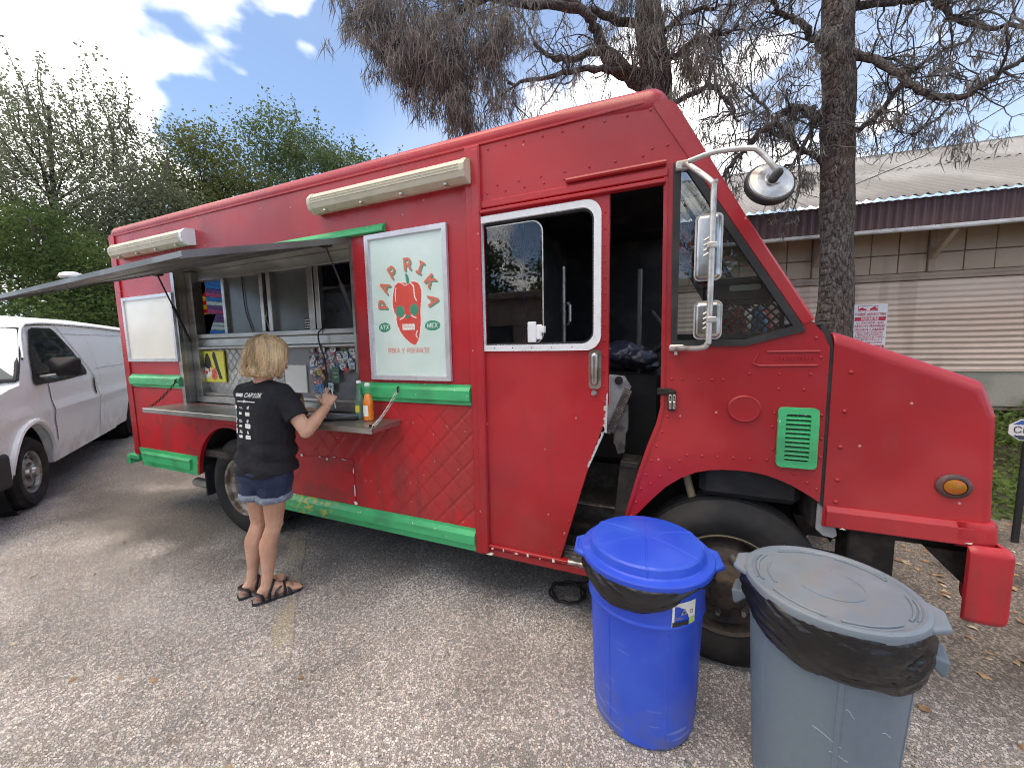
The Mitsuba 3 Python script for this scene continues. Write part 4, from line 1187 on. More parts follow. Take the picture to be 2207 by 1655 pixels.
def dead_pine(label, trunk, radii, limbs, bough, tuft, seed, twig_n):
    r = np.random.default_rng(seed)
    k = thing('pine_tree', label, 'tree', 'dead pine trees behind the truck')
    P = spline(trunk, 8)
    R = np.interp(np.linspace(0, 1, len(P)), np.linspace(0, 1, len(radii)), radii)
    tm = tube(P, R, 22)
    v = tm.vertices
    v += (meshkit.fbm(v * [5, 5, 2.2])[:, None] - .5) * .05 * np.c_[v[:, :2] - np.interp(v[:, 2], P[:, 2], P[:, 0])[:, None] * [1, 0] - np.interp(v[:, 2], P[:, 2], P[:, 1])[:, None] * [0, 1], 0 * v[:, 2]] / .15
    tm.vertices = v
    add('trunk', tm, BARK, k, smooth=True)
    tw, cl = [], []
    for pts, r0, dens in limbs:
        Q = spline(pts, 6)
        Q[1:] += r.normal(0, .015, Q[1:].shape)
        add('limb', tube(Q, np.linspace(r0, r0 * .35, len(Q)), 8), BARK, k, smooth=True)
        nb = int(twig_n * dens)
        for i in range(nb):
            t = r.uniform(.12, 1)
            j = min(int(t * (len(Q) - 1)), len(Q) - 2)
            a = Q[j]
            d = (Q[j + 1] - Q[j])
            d = d / np.linalg.norm(d) + r.normal(0, .8, 3)
            S = wander(a, d, r.uniform(.35, 1.0), r, 7, -.05, .30)
            tw.append(tube(S, np.linspace(.011, .004, len(S)), 4, False))
            for q in range(r.integers(3, 6)):
                b = S[r.integers(2, len(S))]
                S2 = wander(b, r.normal(size=3) * .8 + (S[-1] - S[0]), r.uniform(.15, .45), r, 5, -.08, .4)
                tw.append(tube(S2, np.linspace(.005, .0022, len(S2)), 3, False))
                for z in range(2):
                    S3 = wander(S2[r.integers(1, len(S2))], r.normal(size=3), r.uniform(.08, .22), r, 3, -.1, .4)
                    tw.append(tube(S3, np.linspace(.003, .0015, len(S3)), 3, False))
                if r.random() < tuft:
                    cl.append(S2[-1])
                    if r.random() < .5:
                        cl.append(S2[2])
    add('twigs', tw, TWIG, k, kind='stuff')
    fm = [strands(np.array(cl), r, 10, .16, .03, .0042)]
    for bi_, (c, rad, nn, ln) in enumerate(bough):
        c = np.array(c)
        nn = max(3, int(nn * (1.25 if bi_ < 7 else .5)))
        sub = c + r.normal(0, 1, (nn, 3)) * np.array(rad) * .95
        fm.append(strands(sub, r, 22, ln * .58, .045, .0048))
        for q in sub[::6]:
            S = wander(c + (q - c) * .2, q - c, np.linalg.norm(q - c) * .8 + .02, r, 4, -.05, .2)
            fm.append(tube(S, np.linspace(.008, .003, len(S)), 3, False))
    add('crown', fm, 'dry_needle', k, label='dry brown needles hanging in tufts', kind='stuff')
    return k


L1 = [
    ([(-.44, 5.5, 4.8), (-.82, 5.3, 5.06), (-.97, 5.2, 5.36), (-1.16, 5.0, 5.59), (-1.94, 4.7, 5.71), (-2.72, 4.5, 5.95)], .085, 1.0),
    ([(-.47, 5.5, 4.89), (-1.0, 5.7, 5.53), (-1.45, 5.7, 5.54), (-1.76, 5.6, 5.63), (-1.93, 5.5, 5.76)], .06, .8),
    ([(-.5, 5.5, 4.98), (-.99, 5.0, 4.87), (-1.48, 4.7, 4.75), (-1.88, 4.5, 4.66)], .045, .8),
    ([(-.45, 5.5, 5.51), (-1.03, 5.2, 5.64), (-1.71, 4.9, 5.91), (-2.39, 4.6, 5.76), (-3.09, 4.4, 5.47), (-3.59, 4.3, 5.67)], .05, 1.0),
    ([(-.29, 5.5, 5.35), (.02, 5.3, 5.37), (.35, 5.2, 5.24)], .04, .8),
    ([(-.28, 5.5, 4.97), (.13, 5.2, 4.98), (.52, 5.0, 4.86)], .04, .9),
    ([(-.16, 5.5, 4.51), (.25, 5.4, 4.57), (.44, 5.3, 4.36), (.58, 5.2, 4.03)], .035, .9),
    ([(-.44, 5.5, 5.9), (-1.3, 5.6, 6.5), (-2.4, 5.5, 6.6), (-3.3, 5.2, 6.3)], .05, .8),
    ([(-.44, 5.5, 6.0), (.3, 5.4, 6.4), (.9, 5.3, 6.2)], .04, .8)]
BO1 = [((-3.75, 4.3, 5.95), (.26, .2, .22), 75, .42), ((-3.38, 4.4, 5.55), (.22, .2, .22), 85, .42), ((-2.9, 4.4, 5.25), (.25, .2, .24), 120, .45), ((-2.58, 4.4, 4.80), (.14, .15, .22), 75, .40), ((-2.46, 4.4, 4.45), (.07, .1, .14), 28, .32),
       ((-2.1, 4.5, 5.15), (.20, .18, .20), 80, .42), ((-3.2, 4.4, 5.05), (.12, .15, .14), 34, .32), ((-2.9, 4.45, 5.85), (.35, .25, .22), 70, .4), ((-2.0, 4.7, 5.75), (.35, .25, .16), 55, .38), ((-1.95, 4.6, 4.55), (.20, .15, .10), 45, .32),
       ((-.35, 5.2, 5.25), (.10, .12, .34), 75, .45), ((-.55, 5.2, 5.75), (.16, .14, .24), 60, .42), ((.10, 5.2, 4.95), (.15, .14, .24), 75, .42), ((.30, 5.1, 4.75), (.10, .12, .18), 35, .36), ((.1, 5.3, 5.5), (.25, .2, .15), 36, .34), ((-.8, 5.2, 5.2), (.2, .2, .2), 28, .3), ((.45, 5.2, 4.3), (.14, .12, .2), 20, .28)]
dead_pine('dead brown pine with dry needles hanging thickly, rising behind the cab roof', [(-.22, 5.5, -.2), (-.22, 5.5, 1.5), (-.24, 5.5, 3.3), (-.30, 5.5, 4.71), (-.40, 5.5, 5.5), (-.46, 5.5, 6.6), (-.5, 5.5, 8.5)], [.24, .21, .195, .185, .165, .13, .06], L1, BO1, .36, 31, 15)
L2 = [
    ([(1.59, 6.1, 4.24), (1.33, 5.9, 4.33), (1.08, 5.8, 4.26), (.88, 5.7, 4.05), (.65, 5.7, 3.83), (.5, 5.7, 3.64)], .05, 1.1),
    ([(1.57, 6.1, 5.03), (1.29, 5.9, 5.24), (1.01, 5.7, 5.38), (.78, 5.5, 5.55)], .045, .9),
    ([(1.70, 6.1, 4.95), (2.0, 5.9, 4.68), (2.21, 5.7, 4.27), (2.48, 5.6, 4.01), (2.71, 5.6, 4.04), (3.01, 5.6, 4.21), (3.4, 5.5, 4.3)], .046, 1.5),
    ([(1.66, 6.1, 5.45), (2.15, 6.0, 5.32), (2.43, 5.9, 5.15), (2.5, 5.8, 4.92), (2.78, 5.7, 4.63), (3.2, 5.7, 4.55)], .045, 1.2),
    ([(1.76, 6.1, 3.95), (2.13, 6.1, 4.2), (2.43, 6.1, 4.6), (2.84, 6.0, 4.75)], .035, 1.1),
    ([(1.7, 6.1, 3.7), (1.31, 6.1, 4.02), (.98, 6.0, 4.45), (.75, 6.0, 4.8)], .035, 1.0),
    ([(1.68, 6.1, 4.5), (1.45, 5.9, 4.15), (1.30, 5.8, 3.75), (1.05, 5.7, 3.55)], .03, 1.0),
    ([(1.66, 6.1, 5.3), (2.2, 5.8, 5.7), (2.9, 5.6, 5.6), (3.5, 5.5, 5.2)], .045, 1.2),
    ([(1.62, 6.1, 5.8), (1.1, 5.9, 6.0), (.6, 5.7, 5.9)], .04, .9)]
BO2 = [((2.62, 5.6, 3.62), (.03, .03, .10), 7, .26), ((1.38, 5.8, 3.5), (.03, .03, .08), 6, .22), ((2.45, 5.7, 3.9), (.16, .1, .12), 12, .22), ((2.1, 5.9, 4.1), (.14, .1, .12), 10, .2), ((1.2, 5.8, 4.9), (.25, .15, .25), 22, .26), ((2.6, 5.7, 4.45), (.3, .2, .15), 18, .22), ((1.05, 5.8, 4.2), (.1, .1, .1), 10, .24), ((2.9, 5.7, 4.9), (.3, .2, .2), 16, .22)]
dead_pine('dead bare pine with straight dark trunk before the warehouse, right of the cab', [(1.86, 6.1, -.2), (1.84, 6.1, 1.0), (1.82, 6.1, 2.34), (1.77, 6.1, 3.45), (1.72, 6.1, 4.52), (1.66, 6.1, 5.56), (1.6, 6.1, 7.5)], [.235, .20, .175, .168, .165, .16, .10], L2, BO2, .24, 37, 19)

# leafy trees on the left
LEAF = [leafmat('leaf_grey_green', (.19, .22, .14), (.30, .325, .22), (.155, .18, .12), .5), leafmat('leaf_dark_green', (.11, .16, .07), (.19, .245, .11), (.085, .125, .06), .5),
        leafmat('leaf_fresh_green', (.082, .125, .045), (.14, .195, .065), (.055, .085, .036), .5), leafmat('leaf_yellow_green', (.13, .165, .065), (.22, .235, .09), (.09, .12, .05), .5)]
BARK2 = mat('grey_bark', wear((.06, .052, .045), (.12, .105, .09), 6), .9, spec=.2)


def leafy(label, base, top, blobs, leaf, seed, size=.12, per=34, shoots=(), group=None, r0=.16):
    """trunk, limbs to each blob, and clumps of leaves spread through the blobs"""
    r = np.random.default_rng(seed)
    k = thing('leafy_tree', label, 'tree', group)
    base, top = np.array(base, float), np.array(top, float)
    T_ = spline([base, base * .5 + top * .5 + r.normal(0, .25, 3) * [1, 1, 0], top], 8)
    add('trunk', tube(T_, np.linspace(r0, r0 * .4, len(T_)), 10), BARK2, k, smooth=True)
    P, wood = [], []
    for c, rad, n in blobs:
        c, rad = np.array(c, float), np.broadcast_to(rad, (3,))
        for i in range(int(n * 1.35)):
            d = r.normal(size=3)
            d /= np.linalg.norm(d)
            q = c + d * rad * r.uniform(.25, 1.0) ** .6
            s = r.uniform(.22, .55) * (rad.mean() / 1.6) ** .3
            m_ = int(per * 1.5 * r.uniform(.3, 1.7))
            P.append(q + r.normal(0, 1, (m_, 3)) * s * np.array([.75, .75, .6]))
            if i % 16 == 0:
                a = T_[min(len(T_) - 1, int(len(T_) * np.clip((q[2] - base[2]) / max(top[2] - base[2], .1) * .75, .15, .99)))]
                mid = (a + q) / 2 + r.normal(0, .2, 3)
                S = spline([a, mid, q], 4)
                wood.append(tube(S, np.linspace(.036, .008, len(S)), 5, False))
    lm = [leaf_cards(np.vstack(P), size * .78, r, .35)]
    for a, b, n in shoots:
        a, b = np.array(a, float), np.array(b, float)
        S = spline([a, (a + b) / 2 + r.normal(0, .1, 3), b], 6)
        wood.append(tube(S, np.linspace(.018, .005, len(S)), 4, False))
        t = r.uniform(0.05, 1.02, n)
        q = np.stack([np.interp(t, np.linspace(0, 1, len(S)), S[:, j]) for j in range(3)], 1)
        lm.append(leaf_cards(q + r.normal(0, .05, (n, 3)), size * .85, r, .3, .25, -.1))
    add('branches', wood, BARK2, k, kind='stuff')
    add('crown', lm, leaf, k)
    return k


GL = 'leafy trees beyond the white van'
sh = []
rs = np.random.default_rng(8)
for i in range(60):
    x = rs.uniform(-20.5, -13.6)
    y = 5.6 + (x + 16.5) * .28 + rs.uniform(-.8, .8)
    zt = 10.6 - abs(x + 16.6) * .42 + rs.uniform(-1.2, .5)
    a = np.array([x + .5, y, zt - 2.6])
    sh.append((a, a + [-.75 + rs.uniform(-.7, .7), rs.uniform(-.4, .4), 2.6 * rs.uniform(.5, 1.05)], 80))
leafy('tall airy grey-green tree with long leafy shoots at the far left', (-16.6, 5.6, 0), (-16.6, 5.6, 8.6), [((-16.5, 5.6, 6.7), (2.4, 1.9, 2.1), 190), ((-18.6, 4.7, 6.2), (1.8, 1.6, 2.2), 110), ((-14.6, 6.4, 6.2), (1.3, 1.3, 1.9), 110), ((-16.6, 5.6, 4.6), (2.8, 1.9, 1.4), 160), ((-13.9, 6.8, 5.2), (1.2, 1.2, 1.4), 80)], LEAF[0], 51, .105, 34, sh, r0=.10)
leafy('dark green tree standing between the tall airy tree and the rounded one', (-15.0, 8.6, 0), (-15.0, 8.6, 7.4), [((-15.0, 8.6, 7.6), (1.6, 1.4, 1.5), 110), ((-14.8, 8.5, 5.4), (1.9, 1.5, 1.8), 140), ((-16.6, 8.4, 6.2), (1.6, 1.3, 1.8), 100), ((-13.6, 9.0, 6.8), (1.1, 1.1, 1.2), 60)], LEAF[3], 52, .13, 34)
leafy('rounded green tree with dark limbs showing, rising over the rear of the truck roof', (-12.7, 10.7, 0), (-12.7, 10.7, 7.6), [((-13.7, 10.4, 8.9), (1.2, 1.2, 1.3), 66), ((-12.6, 10.8, 8.6), (1.2, 1.2, .9), 52), ((-11.4, 11.2, 8.0), (1.1, 1.1, .8), 46), ((-10.3, 11.6, 7.7), (.9, .9, .55), 34), ((-13.4, 10.5, 7.0), (1.5, 1.3, 1.0), 60), ((-11.6, 11.0, 6.5), (1.7, 1.4, .9), 50), ((-9.6, 12.0, 6.6), (1.5, 1.3, .8), 40), ((-13.6, 10.5, 5.3), (1.6, 1.4, 1.0), 46)], LEAF[1], 53, .125, 36, [((-11.2, 11.3, 8.2), (-10.9, 11.3, 9.2), 30), ((-13.9, 10.4, 9.6), (-14.0, 10.4, 10.9), 36), ((-13.1, 10.6, 9.5), (-13.0, 10.6, 10.7), 36), ((-9.6, 11.9, 8.0), (-9.3, 11.9, 8.7), 22), ((-12.3, 10.8, 9.2), (-12.1, 10.8, 10.2), 34)], r0=.2)
leafy('bushy fresh green tree low behind the white van at the far left', (-13.6, 4.3, 0), (-13.6, 4.3, 3.8), [((-13.9, 4.1, 4.2), (1.1, 1.0, .9), 60), ((-12.7, 4.7, 3.5), (1.0, .9, .8), 55), ((-14.9, 3.7, 3.4), (1.3, 1.1, 1.0), 55), ((-13.4, 4.3, 2.4), (1.9, 1.1, .8), 90), ((-12.0, 5.0, 2.3), (.9, .8, .6), 40)], LEAF[2], 54, .10, 44)
leafy('dense dark tree right behind the rear corner of the truck', (-14.2, 7.4, 0), (-14.2, 7.4, 4.6), [((-14.6, 7.2, 4.9), (1.5, 1.2, 1.1), 80), ((-13.0, 7.9, 4.6), (1.3, 1.2, 1.3), 80), ((-13.4, 7.4, 2.8), (1.9, 1.2, 1.1), 100), ((-11.6, 8.2, 3.4), (1.2, 1.1, 1.3), 70), ((-10.2, 8.8, 3.0), (1.3, 1.1, 1.3), 60)], LEAF[1], 55, .115, 40)
leafy('pale leaved shrub beside the rear corner of the truck, under the awning', (-11.6, 6.0, 0), (-11.6, 6.0, 1.9), [((-11.7, 5.9, 2.5), (.6, .5, .6), 34), ((-11.2, 6.3, 1.6), (.8, .7, .6), 36)], LEAF[0], 56, .13, 24, r0=.06)
leafy('wide green thicket along the back of the lot behind all the other trees', (-20, 13, 0), (-20, 13, 4), [((-24, 9, 3), (3, 2, 2.6), 110), ((-19.5, 11.5, 3), (3, 2, 2.6), 120), ((-15, 14, 3), (3, 2, 2.6), 120), ((-10, 15.5, 3), (3, 2, 2.6), 110), ((-26, 3.5, 3), (2.5, 3, 2.8), 110), ((-5, 16.5, 3), (3, 2, 2.4), 80)], LEAF[1], 57, .24, 36)

# what stands behind the viewpoint and shows in the mirrors and panes
RB = thing('low_building', 'low tan building behind the viewpoint, seen only mirrored in the door pane', 'building')
add('wall', B(-14, 7, -13, -10, 0, 3.3, .02), PANEL, RB)
add('roof', B(-14.3, 7.3, -13.3, -9.6, 3.3, 3.55, .03), TRIM, RB)
for x in (-11, -7.5, -4, -.5, 3):
    w_ = add('window', B(x, x + 1.6, -10.02, -9.95, 1.0, 2.3, .01), BLACK, RB)
    add('pane', B(x + .06, x + 1.54, -9.956, -9.944, 1.06, 2.24, 0), 'frosted_pane', w_)
for i, (x, h) in enumerate(((-11, 7.5), (-4.5, 6.2), (3.5, 8.0))):
    leafy(('broad green tree behind the low building, leftmost seen in the pane', 'middle green tree behind the low building, seen only in reflections', 'tall green tree behind the low building on the right, seen only in reflections')[i], (x, -15.5, 0), (x, -15.5, h * .7), [((x, -15.5, h * .72), (3, 2, h * .3), 110)], LEAF[1], 70 + i, .3, 30)

single('overhead_cable', tube(np.array([(2.2, 7.3, 3.75 + .0), (3.0, 7.2, 4.0), (3.79, 7.0, 4.46), (5.2, 6.7, 5.3), (8, 6, 7.0)]), .006, 5), RUBBER, 'thin black cable running up across the sky at the right edge', 'cable')

# ------------------------------------------------------------------ boards and prints on the truck
PO = thing('poster', 'tall mint green framed poster with a red pepper skull and the word PAPRIKA', 'poster')
fr_o, fr_i = sbox(-1.822, 1.387, -1.218, 2.292), sbox(-1.793, 1.412, -1.248, 2.263)
FRAME = mat('silver_frame', wear((.62, .62, .65), (.52, .52, .56), 7, .4, .7, .02), .32, metallic=.4)
add('frame', [xz(fr_o.difference(fr_i), YS - .024, YS - .004), xz(fr_i.buffer(.004).difference(fr_i.buffer(-.004)), YS - .016, YS - .006)], FRAME, PO)
add('sheet', xz(fr_i, YS - .010, YS - .006), PAPER, PO)
PY = YS - .0102


def ink(poly, k=0):
    return xz(poly, PY - .0008 - .0006 * k, PY - .0003 - .0006 * k)


pep = np.array([(-1.619, 1.932), (-1.606, 1.968), (-1.583, 1.984), (-1.556, 1.984), (-1.530, 1.982), (-1.507, 1.976), (-1.485, 1.984), (-1.459, 1.983), (-1.428, 1.968), (-1.413, 1.935), (-1.412, 1.895), (-1.424, 1.808), (-1.424, 1.743), (-1.440, 1.657), (-1.458, 1.620), (-1.481, 1.606), (-1.527, 1.632), (-1.575, 1.681), (-1.597, 1.725), (-1.608, 1.770), (-1.626, 1.840), (-1.627, 1.89)])
pc = spline(np.vstack([np.c_[pep[:, 0], 0 * pep[:, 0], pep[:, 1]], [[pep[0, 0], 0, pep[0, 1]]]]), 4)[:, [0, 2]]
pp = Polygon(pc).buffer(0)
add('pepper', ink(pp, 1), INK_RED, PO)
add('pepper_outline', ink(pp.buffer(.007), 0), INK_WHITE, PO)


def stroke(pts, w):
    return LineString(spline(np.array([(a, 0, b) for a, b in pts]), 5)[:, [0, 2]]).buffer(w)


add('pepper_lines', [ink(stroke(q, w), 2) for q, w in (([(-1.598, 1.955), (-1.606, 1.92), (-1.604, 1.875)], .0028), ([(-1.49, 1.980), (-1.466, 1.955), (-1.462, 1.90), (-1.448, 1.872)], .0036), ([(-1.55, 1.978), (-1.528, 1.966), (-1.507, 1.974), (-1.49, 1.980)], .0026),
     ([(-1.578, 1.765), (-1.552, 1.773), (-1.538, 1.79)], .0036), ([(-1.492, 1.785), (-1.476, 1.776), (-1.455, 1.768)], .0036), ([(-1.452, 1.69), (-1.462, 1.665), (-1.454, 1.648)], .0032), ([(-1.592, 1.70), (-1.574, 1.672)], .003), ([(-1.612, 1.80), (-1.606, 1.775)], .003))], INK_WHITE, PO)
eyes = [ink(affinity.scale(Point(x, z).buffer(.031), .95, 1.05), 3) for x, z in ((-1.574, 1.812), (-1.468, 1.818))]
add('skull_eyes', eyes, INK_GREEN, PO)
add('skull_eye_rims', [ink(Point(x, z).buffer(.0355).difference(Point(x, z).buffer(.033)), 2) for x, z in ((-1.574, 1.812), (-1.468, 1.818))], INK_GREY, PO)
add('skull_nose', [ink(Polygon([(-1.537, 1.775), (-1.528, 1.787), (-1.519, 1.792), (-1.511, 1.787), (-1.502, 1.775), (-1.512, 1.768), (-1.519, 1.772), (-1.527, 1.768)]), 3)], INK_GREEN, PO)
add('skull_teeth', [ink(sbox(x, z, x + .0148, z + .017), 3) for x in -1.562 + .0158 * np.arange(6) for z in (1.697, 1.716)], INK_WHITE, PO)
add('stalk', ink(Polygon([(-1.524, 2.034), (-1.513, 2.036), (-1.499, 2.015), (-1.494, 1.978), (-1.514, 1.974), (-1.519, 2.0)]), 3), INK_GREEN, PO)
for ch, x, z, a in (('P', -1.706, 1.863, 86), ('A', -1.687, 1.967, 62), ('P', -1.621, 2.055, 33), ('R', -1.505, 2.092, 3), ('I', -1.412, 2.062, -27), ('K', -1.344, 1.978, -52), ('A', -1.330, 1.866, -84)):
    m = meshkit.text_mesh(ch, .071, .0006, True)
    v = m.vertices - (m.bounds[0] + m.bounds[1]) / 2 * [1, 1, 0]
    c, s = math.cos(math.radians(a)), math.sin(math.radians(a))
    w = np.stack([v[:, 0] * c - v[:, 1] * s, v[:, 0] * s + v[:, 1] * c], 1)
    for dx, dz, k, mt in ((-.0, -.0, 4, INK_ORANGE), (.005, -.006, 2, INK_GREY), (.009, -.011, 1, INK_GREEN)):
        add('letter' if k == 4 else 'letter_shadow', trimesh.Trimesh(np.stack([w[:, 0] + x + dx, PY - .0006 * k - v[:, 2] * .5, w[:, 1] + z + dz], 1), m.faces, process=False), mt, PO)
for s, x, w in (('ATX', -1.703, .046), ('MEX', -1.341, .055)):
    add('badge', ink(affinity.scale(Point(x, 1.718).buffer(1), w, .030), 0), INK_GREEN, PO)
    add('lettering', text(s, .026, x, PY - .0016, 1.706, True, .0005), PAPER, PO)
m = text('RIKA Y PIKANTE', .030, -1.524, PY - .0006, 1.556, False, .0006)
v = m.vertices.copy()
v[:, 0] = -1.524 + (v[:, 0] + 1.524) * (.315 / (m.bounds[1][0] - m.bounds[0][0]))
add('lettering', trimesh.Trimesh(v, m.faces, process=False), INK_ORANGE, PO)

MB_ = thing('menu_board', 'blank off-white framed board on the red rear panel left of the serving window', 'board')
o_, i_ = sbox(-4.815, 1.502, -3.992, 2.095), sbox(-4.783, 1.530, -4.02, 2.066)
add('frame', xz(o_.difference(i_), YS - .022, YS - .004), FRAME, MB_)
add('sheet', xz(i_, YS - .010, YS - .005), BOARD, MB_)

AP = thing('art_print', 'small square yellow print of two dark figures on the quilted steel panel', 'picture')
ay = IY + .004
add('sheet', B(-3.93, -3.585, ay - .012, ay, 1.315, 1.588, .002), YELLOW, AP)
def fig(pts):
    return Polygon(pts).buffer(.006).buffer(-.003)


A_ = ay - .0125
add('figure', xz(unary_union([Point(-3.815, 1.545).buffer(.024), fig([(-3.845, 1.53), (-3.785, 1.535), (-3.765, 1.47), (-3.80, 1.43), (-3.86, 1.45)])]), A_ - .001, A_), INK_DARK, AP)
add('figure', xz(unary_union([Point(-3.715, 1.560).buffer(.02), fig([(-3.74, 1.55), (-3.695, 1.545), (-3.66, 1.43), (-3.625, 1.345), (-3.66, 1.345), (-3.70, 1.44)])]), A_ - .001, A_), INK_DARK, AP)
add('dress', xz(fig([(-3.86, 1.46), (-3.79, 1.45), (-3.77, 1.39), (-3.83, 1.34), (-3.89, 1.375)]), A_ - .0008, A_), INK_WHITE, AP)
add('flowers', [xz(Point(x, z).buffer(r), A_ - .0016, A_) for x, z, r in ((-3.84, 1.40, .016), (-3.80, 1.42, .014), (-3.74, 1.37, .016), (-3.87, 1.36, .012), (-3.72, 1.40, .012), (-3.76, 1.45, .010))], INK_RED, AP, kind='stuff')
add('dress', xz(fig([(-3.76, 1.42), (-3.71, 1.44), (-3.69, 1.36), (-3.73, 1.33), (-3.77, 1.35)]), A_ - .0008, A_), INK_ORANGE, AP)

CD = single('payment_card_sign', [B(-2.835, -2.598, IY - .004, IY + .004, 1.255, 1.468, .001)], INK_WHITE, 'plain white square card on the grey steel panel beside the woman', 'sign')

# the sticker wall: each sticker a part of the truck
SC = [mat('sticker_' + n_, wear(c, tuple(x * .6 for x in c), 90, .45, .6, .02), .4) for n_, c in (('white', (.80, .80, .78)), ('black', (.03, .03, .035)), ('tan', (.42, .26, .17)), ('pink', (.55, .22, .26)), ('blue', (.12, .27, .52)), ('navy', (.06, .07, .17)), ('green', (.05, .16, .08)), ('yellow', (.66, .46, .04)), ('pale', (.60, .68, .70)), ('red', (.45, .05, .05)), ('brown', (.14, .075, .05)))]
r_ = np.random.default_rng(77)
sy = IY + .006
big = [(-2.443, 1.42, .052, .052, 7, 'o'), (-2.279, 1.40, .072, .115, 6, 'r'), (-2.471, 1.293, .085, .06, 4, 'r'), (-2.375, 1.285, .06, .06, 1, 'o'), (-2.375, 1.285, .046, .046, 0, 'o'), (-2.17, 1.54, .05, .06, 8, 'o'), (-2.235, 1.53, .042, .05, 0, 'o'), (-2.40, 1.585, .06, .04, 0, 'r'), (-2.29, 1.585, .06, .045, 0, 'o'), (-2.50, 1.58, .055, .055, 10, 'r'), (-2.20, 1.46, .06, .05, 0, 'o'), (-2.17, 1.435, .08, .04, 9, 's'), (-2.52, 1.42, .036, .036, 0, 'o'), (-2.44, 1.345, .05, .03, 3, 'r'), (-2.33, 1.315, .05, .05, 8, 'r'), (-2.47, 1.235, .09, .045, 2, 'r'), (-2.39, 1.235, .07, .04, 0, 'r'), (-2.49, 1.52, .05, .05, 0, 'd')]
spots = [(r_.uniform(-2.53, -2.10), r_.uniform(1.42, 1.60), r_.uniform(.035, .06), r_.uniform(.035, .06), int(r_.choice([0, 0, 0, 8, 8, 1, 2, 3, 4, 5, 6, 9, 10, 2])), 'rod'[int(r_.integers(0, 3))]) for _ in range(70)]
spots += [(r_.uniform(-2.52, -2.32), r_.uniform(1.23, 1.43), r_.uniform(.03, .055), r_.uniform(.03, .055), int(r_.integers(0, 11)), 'rod'[int(r_.integers(0, 3))]) for _ in range(26)]
spots = [s for s in spots if not (s[0] > -2.3 and s[1] < 1.45)]
for i, (x, z, w, h, c, sh_) in enumerate(spots + big):
    if sh_ == 'o':
        q = affinity.scale(Point(x, z).buffer(.5, quad_segs=5), w, h)
    elif sh_ == 'd':
        q = Polygon([(x - w / 2, z), (x, z + h / 2), (x + w / 2, z), (x, z - h / 2)])
    elif sh_ == 's':
        q = Polygon([(x + (w if k % 2 == 0 else w * .45) * .5 * math.cos(k * math.pi / 5 + .3), z + (w if k % 2 == 0 else w * .45) * .5 * math.sin(k * math.pi / 5 + .3)) for k in range(10)])
    else:
        q = affinity.rotate(sbox(x - w / 2, z - h / 2, x + w / 2, z + h / 2), r_.uniform(-14, 14))
    y0 = sy - .0006 - .00025 * i
    k = tp('sticker', xz(q, y0 - .0004, y0), SC[c], WF)
    if w > .04 and sh_ != 's':
        tp('sticker_mark', [xz(affinity.rotate(sbox(x - w * f, z + dz * h - .003, x + w * f, z + dz * h + .003), r_.uniform(-8, 8)), y0 - .0008, y0 - .0005) for f, dz in ((.28, .12), (.2, -.14))], SC[1 if c in (0, 7, 8, 4, 3) else 0], WF, kind='stuff')

# what shows inside the hatch
STR = []
for n_, c in (('yellow', (.75, .55, .06)), ('red', (.62, .10, .10)), ('pink', (.60, .28, .45)), ('violet', (.36, .28, .50)), ('blue', (.20, .42, .70)), ('pale', (.62, .72, .74))):
    scene['stripe_' + n_] = {'type': 'principledthin', 'base_color': {'type': 'rgb', 'value': list(c)}, 'roughness': .6, 'diff_trans': 1.3, 'spec_trans': 0.0, 'eta': 1.3}
    STR.append('stripe_' + n_)
SB = thing('striped_banner', 'brightly striped rainbow banner hanging inside the left end of the serving window', 'banner')
for i in range(16):
    z = 2.46 - .046 * i
    add('stripe', B(-4.846, -4.842, 2.50, 2.665, z - .040, z, 0), STR[[0, 0, 1, 0, 1, 1, 0, 1, 0, 1, 0, 1, 1, 2, 2, 3][i]], SB)
    add('stripe', B(-4.846, -4.842, 2.668, 2.90, z - .038, z + .002, 0), STR[[0, 4, 4, 4, 3, 2, 4, 5, 3, 2, 3, 3, 5, 5, 4, 5][i]], SB)
single('round_speaker', [turn(lathe([(.0003, -.05), (.075, -.05), (.082, -.03), (.082, .02), (.07, .03), (.06, .02), (.0003, .01)], 24), 90, (1, 0, 0), (-4.34, 2.30, 2.215)), turn(lathe([(.078, .02), (.088, .024), (.09, .016), (.08, .010)], 24), 90, (1, 0, 0), (-4.33, 2.30, 2.21))], RUBBER, 'round black speaker hanging in the left opening before the striped banner', 'speaker', 40)
single('order_screen', [hull([(-4.52, 2.33, 1.735), (-4.28, 2.33, 1.735), (-4.52, 2.40, 1.955), (-4.25, 2.40, 1.955), (-4.52, 2.345, 1.735), (-4.28, 2.345, 1.735), (-4.52, 2.415, 1.955), (-4.25, 2.415, 1.955)]), B(-4.44, -4.36, 2.3, 2.42, 1.70, 1.74, .006)], BLACK, 'dark tilted screen standing on the sill in the left opening', 'screen')
tp('inner_shelf', [B(-3.5, -2.3, 2.68, 2.9, 2.14, 2.165, .003), B(-4.7, -1.98, 2.2, 2.62, 1.68, 1.72, .004)], STEEL)
tp('inner_back_panel', B(-3.8, -2.2, 2.9, 2.92, 2.17, 2.6, 0), mat('dark_blue_panel', (.012, .017, .045), .5))
single('paper_funnel', [hull([(-2.93, 2.6, 1.99), (-2.87, 2.58, 2.02), (-2.84, 2.6, 1.98), (-2.86, 2.61, 1.90), (-2.85, 2.66, 1.93), (-2.92, 2.64, 1.98)])], mat('grey_paper', (.34, .35, .35), .6), 'grey paper cone standing in the right opening of the window', 'paper cone')
single('jar_row', [lathe([(.0003, 0), (.035, 0), (.035, .09), (.028, .1), (.028, .12), (.0003, .12)], 14).apply_translation([x, 2.52, 1.72]) for x in (-2.97,)], mat('dark_green_glass', (.02, .05, .03), .15), 'dark green jar on the inner counter in the right opening', 'jar', 40)

